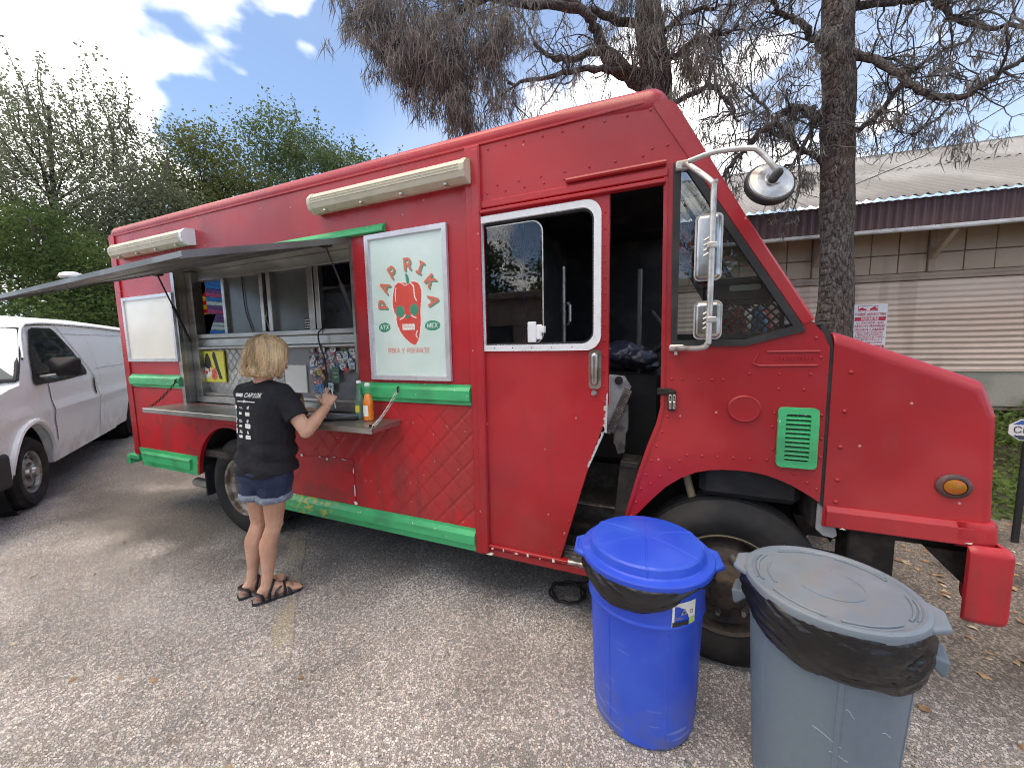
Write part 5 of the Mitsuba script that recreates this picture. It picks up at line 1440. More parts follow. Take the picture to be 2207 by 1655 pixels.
# things standing on the counter
def glassy(name, col, rough=.08):
    scene[name] = {'type': 'principled', 'base_color': {'type': 'rgb', 'value': list(col)}, 'roughness': rough, 'specular': .6, 'clearcoat': .6}
    return name


bz = 1.1305
OB = thing('soda_bottle', 'orange soda bottle with a white label at the right end of the counter', 'bottle')
ox, oy = -1.800, 1.86
add('liquid', lathe([(.0003, 0), (.028, 0), (.031, .006), (.031, .055), (.028, .07), (.031, .09), (.031, .115), (.022, .15), (.013, .172), (.0003, .173)], 24).apply_translation([ox, oy, bz + .001]), glassy('orange_soda', (.72, .20, .012)), OB, True)
add('neck', lathe([(.0135, .170), (.0125, .215), (.0145, .218), (.0145, .228), (.012, .23)], 20).apply_translation([ox, oy, bz]), 'window_glass', OB, True)
add('cap', lathe([(.0003, .240), (.013, .240), (.016, .236), (.017, .222), (.0145, .221)], 20).apply_translation([ox, oy, bz]), WHITE, OB, smooth=40)
ang = np.linspace(-2.5, -.9, 9)
lv = np.array([[ox + .0318 * math.cos(a), oy + .0318 * math.sin(a), bz + z] for a in ang for z in (.03, .10)])
lb = mesh(lv, [[i * 2, i * 2 + 2, i * 2 + 3, i * 2 + 1] for i in range(8)])
add('label', lb, INK_WHITE, OB, smooth=True)
tri = np.array([[ox + .0324 * math.cos(-1.75 + u), oy + .0324 * math.sin(-1.75 + u), bz + z] for u, z in ((-.4, .068), (.4, .068), (0, .094))])
add('label_mark', trimesh.Trimesh(tri, [[0, 1, 2]], process=False), INK_DARK, OB)
GB = thing('glass_bottle', 'clear green glass bottle with a yellow label left of the orange soda', 'bottle')
gx, gy = -1.905, 1.895
add('glass', lathe([(.0003, 0), (.027, 0), (.029, .01), (.029, .105), (.02, .145), (.0125, .17), (.0118, .222), (.014, .225), (.014, .235), (.011, .236)], 24).apply_translation([gx, gy, bz + .001]), mat('pale_green_glass', (.22, .40, .30), .1, spec=.7, both=False, spec_trans=.55), GB, True)
add('label', mesh(np.array([[gx + .0298 * math.cos(a), gy + .0298 * math.sin(a), bz + z] for a in ang for z in (.045, .09)]), [[i * 2, i * 2 + 2, i * 2 + 3, i * 2 + 1] for i in range(8)]), mat('lemon_label', (.72, .62, .05), .4), GB, smooth=True)
add('cap', lathe([(.0003, .250), (.012, .250), (.015, .246), (.0158, .234)], 16).apply_translation([gx, gy, bz]), WHITE, GB, smooth=40)
TB = thing('tablet', 'black tablet lying on the counter in front of the woman', 'tablet')
add('case', turn(B(-.13, .13, -.09, .09, 0, .012, .005), 28, (0, 0, 1), (-2.04, 1.86, 1.134)), RUBBER, TB)
add('screen', turn(B(-.118, .118, -.078, .078, .012, .0135, 0), 28, (0, 0, 1), (-2.04, 1.86, 1.134)), mat('screen_glass', (.012, .013, .018), .08, spec=.6), TB)
WL = thing('wallet', 'brown and black patterned purse on the counter beyond the woman', 'purse')
add('pouch', tomesh(spheres([(-2.60, 1.86, 1.16), (-2.47, 1.90, 1.16), (-2.59, 1.86, 1.255), (-2.48, 1.90, 1.25)], .028)), mat('leopard_print', lambda p, n, uv: mix((.30, .17, .10), (.03, .022, .02), smoothstep(.30, .24, dr.abs(voronoi(p.x * 42 + p.y * 20, p.z * 42)[0] - .35) + .16)), .6), WL, smooth=50)
add('flap', tomesh(spheres([(-2.61, 1.85, 1.262), (-2.47, 1.89, 1.258), (-2.61, 1.835, 1.24), (-2.47, 1.875, 1.24)], .02)), RUBBER, WL, smooth=50)

# milk crate on the dash, and the bag on the seat
CR = thing('milk_crate', 'black plastic crate of bottles on the dashboard behind the side window', 'crate')
x0, x1, y0, y1, z0, z1 = .13, .44, 2.06, 2.38, 1.60, 1.885
cp_ = mat('black_crate', (.02, .02, .022), .5)
fr = [B(x0, x1, y, y + .012, z, z + h, .003) for y in (y0, y1 - .012) for z, h in ((z0, .03), (z1 - .105, .105))] + [B(x, x + .012, y0 + .012, y1 - .012, z, z + h, .003) for x in (x0, x1 - .012) for z, h in ((z0, .03), (z1 - .105, .105))]
fr += [B(x, x + .02, y, y + .014, z0, z1, .003) for x in (x0 - .002, x1 - .018) for y in (y0 - .002, y1 - .012)]
add('frame', fr, cp_, CR)
lat = []
for s in (1, -1):
    for t in np.linspace(-.1, .42, 14):
        seg = LineString([(x0 + t, z0 + (0 if s > 0 else .16)), (x0 + t + .16, z0 + (.16 if s > 0 else 0))]).buffer(.0042).intersection(sbox(x0 + .01, z0 + .02, x1 - .01, z1 - .095))
        if seg.area > 1e-5:
            lat.append(xz(seg, y0 + .002, y0 + .010))
            lat.append(xz(seg, y1 - .010, y1 - .002))
add('lattice', lat, cp_, CR, kind='stuff')
add('hand_slot', xz(rnd(sbox(.22, 1.822, .345, 1.848), .012), y0 - .003, y0 + .002), mat('slot_grey', (.20, .21, .20), .6), CR)
for i, (x, y, c) in enumerate(((.19, 2.14, 9), (.27, 2.13, 9), (.36, 2.14, 4), (.23, 2.25, 1), (.33, 2.26, 0), (.40, 2.22, 9))):
    single('sauce_bottle', lathe([(.0003, 0), (.032, 0), (.034, .01), (.034, .10), (.014, .13), (.014, .15), (.0003, .152)], 14).apply_translation([x, y, 1.602]), SC[c], ('red bottle at the left front of the black dashboard crate', 'second red bottle from the left in the front of the dashboard crate', 'teal bottle at the right front of the black dashboard crate', 'black bottle at the back left of the black dashboard crate', 'white bottle in the back row of the black dashboard crate', 'red bottle at the right end of the black dashboard crate')[i], 'bottle', 40, 'bottles in the dashboard crate')
bag = tomesh(m3.Manifold.batch_boolean([ball((-.30, 2.45, 1.53), (.13, .16, .075), 20), ball((-.20, 2.40, 1.50), (.10, .13, .06), 20), ball((-.14, 2.42, 1.455), (.06, .1, .03), 16), ball((-.36, 2.5, 1.48), (.12, .15, .06), 16)], m3.OpType.Add).refine_to_length(.015))
bag.vertices += bag.vertex_normals * ((meshkit.fbm(bag.vertices * 16) - .5) * .05)[:, None]
single('plastic_bag', bag, mat('dark_plastic_bag', wear((.03, .035, .055), (.012, .012, .016), 9), .22, spec=.6), 'crumpled dark plastic bag on the driver seat seen through the open door', 'bag', 30)
tp('seat_box', B(-.62, -.08, 2.4, 3.0, .86, 1.42, .02), BLACK)

# ------------------------------------------------------------------ the two bins
def liner(cx, cy, r0, r1, zt, zb, seed, dips):
    n, m_ = 160, 22
    r = np.random.default_rng(seed)
    V = []
    for j in range(m_):
        t = j / (m_ - 1)
        for i in range(n):
            a = 2 * math.pi * i / n
            low = zb + sum(h * math.exp(-((math.remainder(a - math.radians(d), 2 * math.pi)) / w) ** 2) for d, w, h in dips) + .007 * math.sin(4 * a + seed) + .002 * math.sin(13 * a)
            z = zt + (low - zt) * t
            rad = r0 + (r1 - r0) * t + .012 * math.sin(math.pi * t) + (.004 if 0 < t < 1 else 0)
            V.append([rad * math.cos(a), rad * math.sin(a), z])
    V = np.array(V)
    q = np.c_[V[:, 0] * 7, V[:, 1] * 7, V[:, 2] * 60 + 2.2 * np.sin(np.arctan2(V[:, 1], V[:, 0]) * 3)]
    d = (meshkit.fbm(q) - .5) * .024 + .004
    nr = V[:, :2] / np.linalg.norm(V[:, :2], axis=1, keepdims=True)
    V[:, :2] += nr * np.maximum(d, -.006)[:, None]
    V[:, 0] += cx
    V[:, 1] += cy
    F = [[j * n + i, (j + 1) * n + i, (j + 1) * n + (i + 1) % n, j * n + (i + 1) % n] for j in range(m_ - 1) for i in range(n)]
    return mesh(V, np.array(F))


def _linb(p, n, uv):
    return .004 * fbm(p.x * 18, p.y * 18, p.z * 70, 4) + .003 * fbm(p.x * 60, p.y * 60, p.z * 90, 2)


LINER = mat('black_liner', wear((.010, .010, .011), (.02, .02, .021), 8), .3, spec=.4, bump=(_linb, 2e-3))
GREYP = mat('grey_plastic', wear((.115, .152, .19), (.13, .168, .20), 3, .4, .7, .03), .42, spec=.4)


def _lidg(p, n, uv):
    a = fbm(p.x * 7, p.y * 7, 2.0, 4)
    d = smoothstep(.26, .05, dr.sqrt(dr.square(p.x - .45) + dr.square(p.y - 1.5)))
    c = mix((.165, .200, .235), (.14, .175, .21), smoothstep(.35, .65, a))
    return mix(c, (.185, .185, .18), d * smoothstep(.35, .7, fbm(p.x * 20, p.y * 20, 1.0, 3)) * .6)


LIDG = mat('dusty_grey_lid', _lidg, .4, spec=.45)
BB = thing('trash_bin', 'blue plastic trash bin with domed lid and black liner beside the front wheel', 'trash bin', None)
bx_, by_ = -.100, 1.632


def at(m, x, y, z=0.0, rot=0):
    return turn(m, rot, (0, 0, 1), (x, y, z))


body = lathe([(.0003, .0), (.185, .0), (.203, .012), (.207, .03), (.224, .52), (.229, .545), (.231, .56), (.236, .69), (.245, .70), (.245, .71), (.225, .71), (.2, .02), (.0003, .015)], 64)
v = body.vertices
aa = np.arctan2(v[:, 1], v[:, 0])
gro = np.exp(-((np.abs(np.mod(aa / (math.pi / 3) + .35, 1) - .5)) / .012) ** 2) * ((v[:, 2] > .03) & (v[:, 2] < .54))
add('body', at(body, bx_, by_), BLUE, BB, smooth=35)
add('seams', at(trimesh.util.concatenate([tube([(.2065 * math.cos(a), .2065 * math.sin(a), .03), (.2235 * math.cos(a), .2235 * math.sin(a), .515)], .0035, 6) for a in np.arange(6) * math.pi / 3 + 1.0]), bx_, by_), BLUE, BB, kind='stuff')
add('ring', at(lathe([(.226, .535), (.235, .540), (.235, .546), (.229, .556)], 64), bx_, by_), BLUE, BB, smooth=30)
add('liner', liner(bx_, by_, .256, .238, .712, .615, 3, [(250, .5, -.028), (205, .35, .02), (-42, .42, .075), (90, 1.0, .05)]), LINER, BB, smooth=True)
rim = lathe([(.250, .700), (.262, .700), (.266, .708), (.266, .724), (.262, .730), (.238, .732), (.232, .738), (.224, .765), (.216, .772), (.15, .782), (.08, .788), (.0003, .790), (.0003, .77), (.2, .75), (.24, .715), (.25, .70)], 72)
LD = add('lid', at(rim, bx_, by_), BLUE, BB, smooth=28)
rib = []
for a in np.arange(6) * math.pi / 3 + .62:
    rib.append(tube([(r * math.cos(a), r * math.sin(a), z) for r, z in ((.03, .788), (.08, .7875), (.15, .7815), (.214, .772), (.2245, .765), (.231, .738))], .0042, 6))
add('lid_ribs', at(trimesh.util.concatenate(rib), bx_, by_), BLUE, LD, kind='stuff', smooth=40)
for a in (188, 8):
    hm = m3.Manifold.batch_hull([ball((x, y, .712), .012, 10) for x, y in ((.25, -.075), (.25, .075), (.282, -.05), (.282, .05))])
    ins = m3.Manifold.batch_hull([ball((x, y, .728), .008, 10) for x, y in ((.266, -.045), (.266, .045), (.276, -.035), (.276, .035))])
    add('lid_handle', at(tomesh(hm - ins), bx_, by_, 0, a), BLUE, LD, smooth=35)


def wrap(polys, cx, cy, r, a0, z0, lift):
    """flat print wrapped round an upright cylinder: (arc length from a0, z)"""
    out = []
    for q in polys:
        q = q.segmentize(.01)
        v2, f2 = trimesh.creation.triangulate_polygon(q)
        rr_ = (r(v2[:, 1] + z0) if callable(r) else r) + lift
        a = a0 + v2[:, 0] / .235
        m = trimesh.Trimesh(np.stack([cx + rr_ * np.cos(a), cy + rr_ * np.sin(a), v2[:, 1] + z0], 1), f2, process=False)
        out.append(m)
    return out


rb_ = lambda z: .2315 + (z - .56) * .04
a0 = math.radians(-62)
LBL = add('label', wrap([sbox(0, 0, .105, .095)], bx_, by_, rb_, a0, .548, .0012), INK_WHITE, BB)
add('label_band', wrap([sbox(.002, .001, .070, .020)], bx_, by_, rb_, a0, .548, .0018), INK_DARK, LBL)
add('label_tag', wrap([sbox(.074, .002, .102, .030)], bx_, by_, rb_, a0, .548, .0018), mat('lime_tag', (.45, .58, .12), .5), LBL)
tri_ = Polygon([(.05 + .013 * math.cos(a), .055 + .013 * math.sin(a)) for a in (math.pi / 2, math.pi * 7 / 6, math.pi * 11 / 6)]).buffer(.003)
add('recycling_mark', wrap([tri_.difference(tri_.buffer(-.005)).difference(sbox(.055, .06, .07, .066)), sbox(.076, .045, .092, .060).difference(sbox(.080, .049, .088, .056)), sbox(.012, .030, .05, .0325), sbox(.012, .037, .04, .0395)], bx_, by_, rb_, a0, .548, .0018), INK_GREY, LBL)



def gk(m, rot=0):
    m = m.copy()
    m.vertices = m.vertices * [GK, GK, 1]
    return turn(m, rot, (0, 0, 1), (gx_, gy_, 0))


GBN = thing('trash_bin', 'grey plastic trash bin with flat lid and black liner in the right foreground', 'trash bin', None)
gx_, gy_ = .489, 1.520
GK = .84
add('body', gk(lathe([(.0003, 0), (.20, 0), (.222, .014), (.226, .03), (.266, .72), (.274, .735), (.274, .745), (.25, .745), (.22, .03), (.0003, .02)], 72)), GREYP, GBN, smooth=35)
add('body_ribs', gk(trimesh.util.concatenate([hull([((.226 + .0035) * math.cos(a + d), (.226 + .0035) * math.sin(a + d), .04) for d in (-.03, .03)] + [(.218 * math.cos(a + d), .218 * math.sin(a + d), .04) for d in (-.05, .05)] + [((.262 + .0035) * math.cos(a + d), (.262 + .0035) * math.sin(a + d), .66) for d in (-.03, .03)] + [(.25 * math.cos(a + d), .25 * math.sin(a + d), .66) for d in (-.05, .05)]) for a in np.arange(6) * math.pi / 3 + .42])), GREYP, GBN)
sc_l = []
for a_, z_, l_, sl in ((-112, .42, .34, -.09), (-100, .36, .22, -.05), (-78, .30, .16, .1), (-120, .22, .12, .2), (-92, .52, .10, -.2), (-66, .46, .14, -.1)):
    P_ = []
    for t in np.linspace(0, 1, 8):
        a2 = math.radians(a_) + t * l_
        zz_ = z_ + sl * t * l_ + .004 * math.sin(t * 5)
        rr2 = (.226 + .04 * (zz_ - .03) / .69) * GK + .0006
        P_.append((gx_ + rr2 * math.cos(a2), gy_ + rr2 * math.sin(a2), zz_))
    sc_l.append(tube(P_, .0012, 5))
add('scuffs', sc_l, mat('pale_scuff', (.30, .34, .38), .6), GBN, kind='stuff')
for a in (-16, 164):
    hh = m3.Manifold.batch_hull([ball((x, y, z), .010, 10) for x, y, z in ((.262, -.06, .68), (.262, .06, .68), (.318, -.045, .665), (.318, .045, .665), (.312, -.045, .63), (.312, .045, .63))])
    add('side_handle', gk(tomesh(hh), a), GREYP, GBN, smooth=35)
add('liner', liner(gx_, gy_, .278 * GK, .270 * GK, .768, .625, 8, [(262, .7, -.022), (185, .5, .03), (300, .35, -.012), (90, 1.2, .05)]), LINER, GBN, smooth=True)
glid = lathe([(.268, .755), (.280, .752), (.287, .760), (.288, .775), (.284, .784), (.272, .788), (.262, .786), (.254, .780), (.236, .779), (.225, .781), (.0003, .783), (.0003, .76), (.26, .76)], 96)
GL_ = add('lid', gk(glid), LIDG, GBN, smooth=28)
arc = lambda r, a, b, z, w: tube([(r * math.cos(t), r * math.sin(t), z) for t in np.linspace(math.radians(a), math.radians(b), 22)], w, 8)
rd = []
for a, b in ((-150, -108), (-98, -52), (-40, 2), (25, 68), (80, 122), (140, 195)):
    rd.append(arc(.238, a, b, .7805, .0055))
    rd.append(arc(.252, a + 4, b - 4, .780, .0045))
rd += [arc(.112, -150, -40, .7825, .0028), arc(.112, -10, 70, .782, .0022), arc(.2, 150, 200, .781, .005)]
add('lid_ridges', gk(trimesh.util.concatenate(rd)), LIDG, GL_, smooth=40, kind='stuff')
for a in (164, -16):
    hm = m3.Manifold.batch_hull([ball((x, y, .768), .012, 10) for x, y in ((.27, -.085), (.27, .085), (.312, -.05), (.312, .05))])
    add('lid_handle', gk(tomesh(hm), a), LIDG, GL_, smooth=35)

# black cable coil on the ground by the step
cb = [(-.60 + .10 * math.cos(t) * (1 + .15 * math.sin(t * 2.3)), 2.23 + .10 * math.sin(t) * (1 + .1 * math.cos(t * 1.7)), .012 + .006 * (t / 6.28) + .01 * (math.sin(t * 3) > .8)) for t in np.linspace(0, 14.5, 70)]
cb += spline([cb[-1], (-.5, 2.4, .02), (-.42, 2.5, .2), (-.45, 2.6, .42)], 8)[1:].tolist()
single('cable', tube(cb, .007, 7), RUBBER, 'black cable coiled on the ground under the truck door step', 'cable', 40)

# ------------------------------------------------------------------ the white van at the left
VA = thing('van', 'white cargo van with black mirror parked beside the rear of the food truck', 'van')
va, vn = np.array([-.8388, .5444, 0]), np.array([-.5444, -.8388, 0])
VM = np.eye(4)
VM[:3, 0], VM[:3, 1], VM[:3, 3] = va, vn, (-5.9, 1.5, 0)
V2 = 2.0


def vp_(key, m, material, parent=None, **kw):
    if isinstance(m, list):
        m = trimesh.util.concatenate(m)
    m = m.copy()
    m.apply_transform(VM)
    return add(key, m, material, parent or VA, **kw)


def _van(p, n, uv):
    a = fbm(p.x * 1.4, p.y * 1.4, p.z * 3, 3)
    c = mix((.83, .875, .88), (.86, .905, .91), a)
    return mix(c, (.42, .38, .33), smoothstep(.75, .35, p.z) * smoothstep(.3, .7, fbm(p.x * 6, p.y * 6, p.z * 5, 3)) * .45)


VAN = mat('van_white', _van, .28, spec=.5, clearcoat=.4)
VGL = mat('van_glass', lambda p, n, uv: mix((.012, .016, .02), (.05, .06, .075), smoothstep(.45, .7, fbm(p.x * 7, p.y * 7, p.z * 11, 3))), .06, spec=.9)


def inset(z):
    return .02 + .17 * np.clip((z - 1.22) / .85, 0, 1) ** 1.25 + .05 * np.clip((.75 - z) / .45, 0, 1) ** 1.6 - .02 * np.exp(-((z - .95) / .07) ** 2)


prof = Polygon([(-.86, .40), (-.92, .62), (-.90, .98), (-.80, 1.10), (-.45, 1.19), (-.12, 1.255), (.10, 1.28), (.62, 1.88), (.74, 1.95), (1.0, 2.01), (1.5, 2.055), (3.0, 2.105), (5.55, 2.12), (5.62, 2.02), (5.65, .55), (5.6, .36), (.9, .36), (.80, .36), (-.30, .40)]).buffer(-.04).buffer(.04)
arch = Point(.27, .40).buffer(.475, quad_segs=16)
arch2 = Point(4.30, .40).buffer(.475, quad_segs=16)
pl_ = prof.difference(arch).difference(arch2)
cs = m3.CrossSection([np.array(pl_.exterior.coords)[:-1].tolist()], m3.FillRule.NonZero)
vb = m3.Manifold.extrude(cs, V2).refine_to_length(.07)
vm = tomesh(vb)
v = vm.vertices.copy()
s_, z_, w_ = v[:, 0], v[:, 1], v[:, 2]
t_ = (w_ - V2 / 2) / (V2 / 2)
half = V2 / 2 - inset(z_)
nose_ = np.clip((-.25 - s_) / .7, 0, 1) ** 2 * .16
edge = np.clip((z_ - 1.9) / .22, 0, 1) * .0
w2 = V2 / 2 + t_ * (half - nose_)
s2 = s_ + .10 * t_ ** 2 * np.clip((.9 - s_) / 1.2, 0, 1) * np.clip(1 - np.abs(s_ - .1) / 1.2, 0, 1)
z2 = z_ - .10 * np.clip((z_ - 1.75) / .35, 0, 1) * np.abs(t_) ** 6
vm = trimesh.Trimesh(np.stack([s2, w2, z2], 1), vm.faces[:, ::-1], process=False)
vm.merge_vertices()
if vm.volume < 0:
    vm.invert()
vp_('body', vm, VAN, smooth=32)


def on_side(pts, out=.004, th=.006):
    """a thin panel lying on the van's near side, given as (s, z)"""
    q = pts if hasattr(pts, 'area') else Polygon(pts)
    V_, F_ = [], []
    b_ = q.bounds
    for z0 in np.arange(math.floor(b_[1] / .05) * .05, b_[3], .05):
        piece = q.intersection(sbox(b_[0] - 1, z0, b_[2] + 1, z0 + .05))
        for g_ in getattr(piece, 'geoms', [piece]):
            if g_.geom_type != 'Polygon' or g_.area < 1e-8:
                continue
            v2, f2 = trimesh.creation.triangulate_polygon(g_)
            F_.append(f2 + sum(len(x) for x in V_))
            V_.append(v2)
    v2, f2 = np.vstack(V_), np.vstack(F_)
    m = trimesh.Trimesh(np.stack([v2[:, 0], inset(v2[:, 1]) - out, v2[:, 1]], 1), f2, process=False)
    m.merge_vertices()
    if m.face_normals[:, 1].mean() > 0:
        m.invert()
    return m


wq = Polygon([(.46, 1.285), (.62, 1.58), (.85, 1.83), (.95, 1.86), (1.44, 1.875), (1.54, 1.83), (1.80, 1.60), (2.03, 1.325), (1.30, 1.295)])
DW = vp_('front_door', on_side(Polygon([(.80, .50), (.83, .62), (.80, .9), (.77, 1.26), (2.10, 1.30), (2.30, 1.20), (2.34, .9), (2.30, .50)]).buffer(-.01), .006), VAN)
vp_('window', on_side(rnd(wq.buffer(.012), .05), .010), VGL, DW)
vp_('window_trim', on_side(rnd(wq.buffer(.030), .05).difference(rnd(wq.buffer(.008), .05)), .012), RUBBER, DW)
vp_('quarter_pillar', on_side(Polygon([(.44, 1.28), (.60, 1.57), (.74, 1.72), (.72, 1.28)]), .014), RUBBER, DW)
vp_('handle', on_side(rnd(Polygon([(2.17, 1.235), (2.23, 1.235), (2.24, 1.0), (2.18, 1.0)]), .02), .020), RUBBER, DW)
for pts in ([(.77, 1.27), (.80, .95), (.85, .60)], [(2.33, .45), (2.37, .95), (2.30, 1.22), (2.12, 1.42), (1.62, 1.95)]):
    vp_('door_seam', on_side(LineString(pts).buffer(.006), .009), RUBBER, DW)
vp_('side_seam', [on_side(LineString([(1.75, 1.84), (4.9, 1.90)]).buffer(.005), .006), on_side(LineString([(2.45, 1.36), (4.9, 1.38)]).buffer(.004), .006), on_side(LineString([(2.55, .45), (2.55, 1.8)]).buffer(.003), .006)], mat('seam_grey', (.36, .36, .36), .5))
gut = [(s, inset(np.array(z)) - .012, z) for s, z in ((.42, 1.55), (.60, 1.80), (.76, 1.90), (.92, 1.93), (1.5, 1.965), (3, 1.995), (4.95, 2.0))]
vp_('roof_gutter', tube(spline(gut, 6), .012, 6), VAN, smooth=40)
vp_('gutter_shadow_gap', tube(spline([(a, b + .004, c - .018) for a, b, c in gut], 6), .007, 6), RUBBER)
# wrap-round windscreen
wn, wm = 14, 6
WV = []
for i in range(wn + 1):
    t = -1 + 2 * i / wn
    for j in range(wm + 1):
        k = j / wm
        z = 1.31 + .53 * k
        s = .10 + .50 * k + .14 * t * t - .012
        hw = V2 / 2 - inset(np.array(z)) - .02
        WV.append([s - .03, V2 / 2 + t * hw, z + .02])
WF_ = [[i * (wm + 1) + j, (i + 1) * (wm + 1) + j, (i + 1) * (wm + 1) + j + 1, i * (wm + 1) + j + 1] for i in range(wn) for j in range(wm)]
vp_('windscreen', mesh(WV, WF_), mat('van_screen', wear((.10, .135, .135), (.19, .235, .23), 2.4, .4, .7, .03), .3, spec=.2), smooth=True)
fr_ = [WV[i * (wm + 1)] for i in range(wn + 1)] + [WV[wn * (wm + 1) + j] for j in range(wm + 1)] + [WV[i * (wm + 1) + wm] for i in range(wn, -1, -1)] + [WV[j] for j in range(wm, -1, -1)]
vp_('screen_seal', tube(np.array(fr_) + [-.008, 0, 0], .022, 6), RUBBER, smooth=40)
vp_('dealer_sticker', mesh([np.array(WV[2 * (wm + 1) + 1]) * .62 + np.array(WV[3 * (wm + 1) + 1]) * .38 + [-.012 + a, b, c] for a, b, c in ((-.004, -.05, .0), (-.004, .06, 0), (.03, .06, .035), (.03, -.05, .035))], [[0, 1, 2, 3]]), INK_WHITE)
vp_('wiper', tube([(.10, .35, 1.315), (.14, .75, 1.36), (.19, 1.05, 1.42)], .008, 6), RUBBER)
al = [(.27 + .492 * math.cos(a), inset(np.array(.40 + .492 * math.sin(a))) - .008, .40 + .492 * math.sin(a)) for a in np.linspace(-.05, math.pi - .12, 26)]
vp_('arch_lip', tube(al, .03, 8), VAN, smooth=40)
vp_('arch_liner', turn(lathe([(.47, 0), (.47, .5), (.0003, .5)], 40), -90, (1, 0, 0), (.27, .10, .40)), BLACK)
vp_('arch_liner', turn(lathe([(.47, 0), (.47, .5), (.0003, .5)], 40), -90, (1, 0, 0), (4.30, .10, .40)), BLACK)
vp_('rocker', [hull([(.78, .045, .50), (3.2, .045, .50), (.80, .06, .34), (3.2, .06, .34), (.78, .14, .34), (3.2, .14, .34), (.78, .14, .5), (3.2, .14, .5)])], VAN)
vp_('front_bumper', tomesh(spheres([(-.94, .20, .66), (-.94, .20, .42), (-.30, .05, .64), (-.30, .05, .40), (-.94, 1.8, .66), (-.94, 1.8, .42), (-.4, 1.9, .6), (-.4, 1.9, .42)], .05)), mat('grey_bumper', (.035, .036, .04), .55), smooth=40)
vp_('headlamp', [B(-.97, -.88, .22, .50, .74, .95, .03), B(-.97, -.88, 1.5, 1.78, .74, .95, .03)], mat('lamp_clear', (.55, .56, .58), .12))
vp_('grille', B(-.965, -.90, .52, 1.48, .70, .98, .02), RUBBER)
mir = smoothed([m3.Manifold.batch_hull([ball((.62, -.10, 1.385), .042), ball((.62, -.10, 1.50), .046), ball((.58, -.265, 1.50), .050), ball((.58, -.265, 1.385), .045), ball((.53, -.18, 1.44), .05)]), m3.Manifold.batch_hull([ball((.60, .02, 1.37), .022), ball((.62, -.1, 1.40), .022)])], .02, 4)
vp_('mirror', mir, mat('mirror_black', (.022, .022, .024), .6, spec=.25), smooth=50)
vp_('mirror_highlight_bar', tube([(.56, .0, 1.345), (.56, -.12, 1.36)], .014, 8), PIPE)


def van_wheel(s, w=.055):
    k = num(VA + '__wheel')
    tyre_ = tyre(.368, .235, .215)
    f = lambda m: turn(m, -90, (1, 0, 0), (s, w, .368))
    def ad(key, m, mt, **kw):
        m = m.copy()
        m.apply_transform(VM)
        return add(key, m, mt, k, **kw)
    ad('tyre', f(tyre_), TYRE, smooth=30)
    ad('rim', f(lathe([(.215, .03), (.222, .012), (.214, .006), (.200, .016), (.190, .05), (.165, .055), (.14, .03), (.10, .025), (.09, .05)], 40)), mat('steel_wheel', wear((.40, .40, .39), (.24, .23, .22), 12), .35, metallic=.7) if 'steel_wheel' not in scene else 'steel_wheel', smooth=35)
    ad('hub_cap', f(lathe([(.09, .03), (.082, .0), (.062, -.008), (.052, -.03), (.0003, -.034)], 24)), CHROME, smooth=35)
    ad('rim_holes', f(trimesh.util.concatenate([lathe([(.0003, .024), (.026, .024), (.026, .05)], 12).apply_translation([.148 * math.cos(a), .148 * math.sin(a), .012]) for a in np.arange(8) * math.pi / 4])), BLACK, kind='stuff')


van_wheel(.27)
van_wheel(4.30)
vp_('underbody', B(-.3, 4.9, .35, 1.7, .26, .42, .02), DARK)

# box truck whose roof just shows over the van
BT = thing('box_truck', 'pale grey box truck whose roof just shows over the white van', 'truck')
BM = np.eye(4)
BM[:3, 0], BM[:3, 1], BM[:3, 3] = va, vn, (-13.4, 5.9, 0)


def bp(key, m, material, **kw):
    m = trimesh.util.concatenate(m) if isinstance(m, list) else m.copy()
    m.apply_transform(BM)
    return add(key, m, material, BT, **kw)


bp('cargo_box', B(0, 4.4, 0, 2.2, .9, 2.56, .04), mat('box_white', wear((.60, .62, .63), (.5, .5, .5), 2), .5))
bp('roof_edge', [B(-.02, 4.42, -.02, .04, 2.50, 2.58, .01), B(-.02, .04, 0, 2.2, 2.5, 2.58, .01)], ALU)
bp('cab', hull([(-1.7, .1, .6), (-1.7, 2.1, .6), (-1.7, .1, 1.3), (-1.7, 2.1, 1.3), (-.9, .2, 2.2), (-.9, 2.0, 2.2), (-.1, .1, 2.3), (-.1, 2.1, 2.3), (-.1, .1, .6), (-.1, 2.1, .6)]), VAN)
bp('windscreen', hull([(-1.66, .25, 1.38), (-1.66, 1.95, 1.38), (-.98, .3, 2.14), (-.98, 1.9, 2.14), (-1.60, .25, 1.36), (-.95, 1.9, 2.1), (-1.60, 1.95, 1.36), (-.95, .3, 2.1)]).apply_translation([-.02, 0, .01]), VGL)
for s in (-.9, 3.3):
    bp('wheel', turn(tyre(.40, .25, .22), -90, (1, 0, 0), (s, .05, .40)), TYRE, smooth=30)
    bp('wheel', turn(tyre(.40, .25, .22), -90, (1, 0, 0), (s, 1.9, .40)), TYRE, smooth=30)

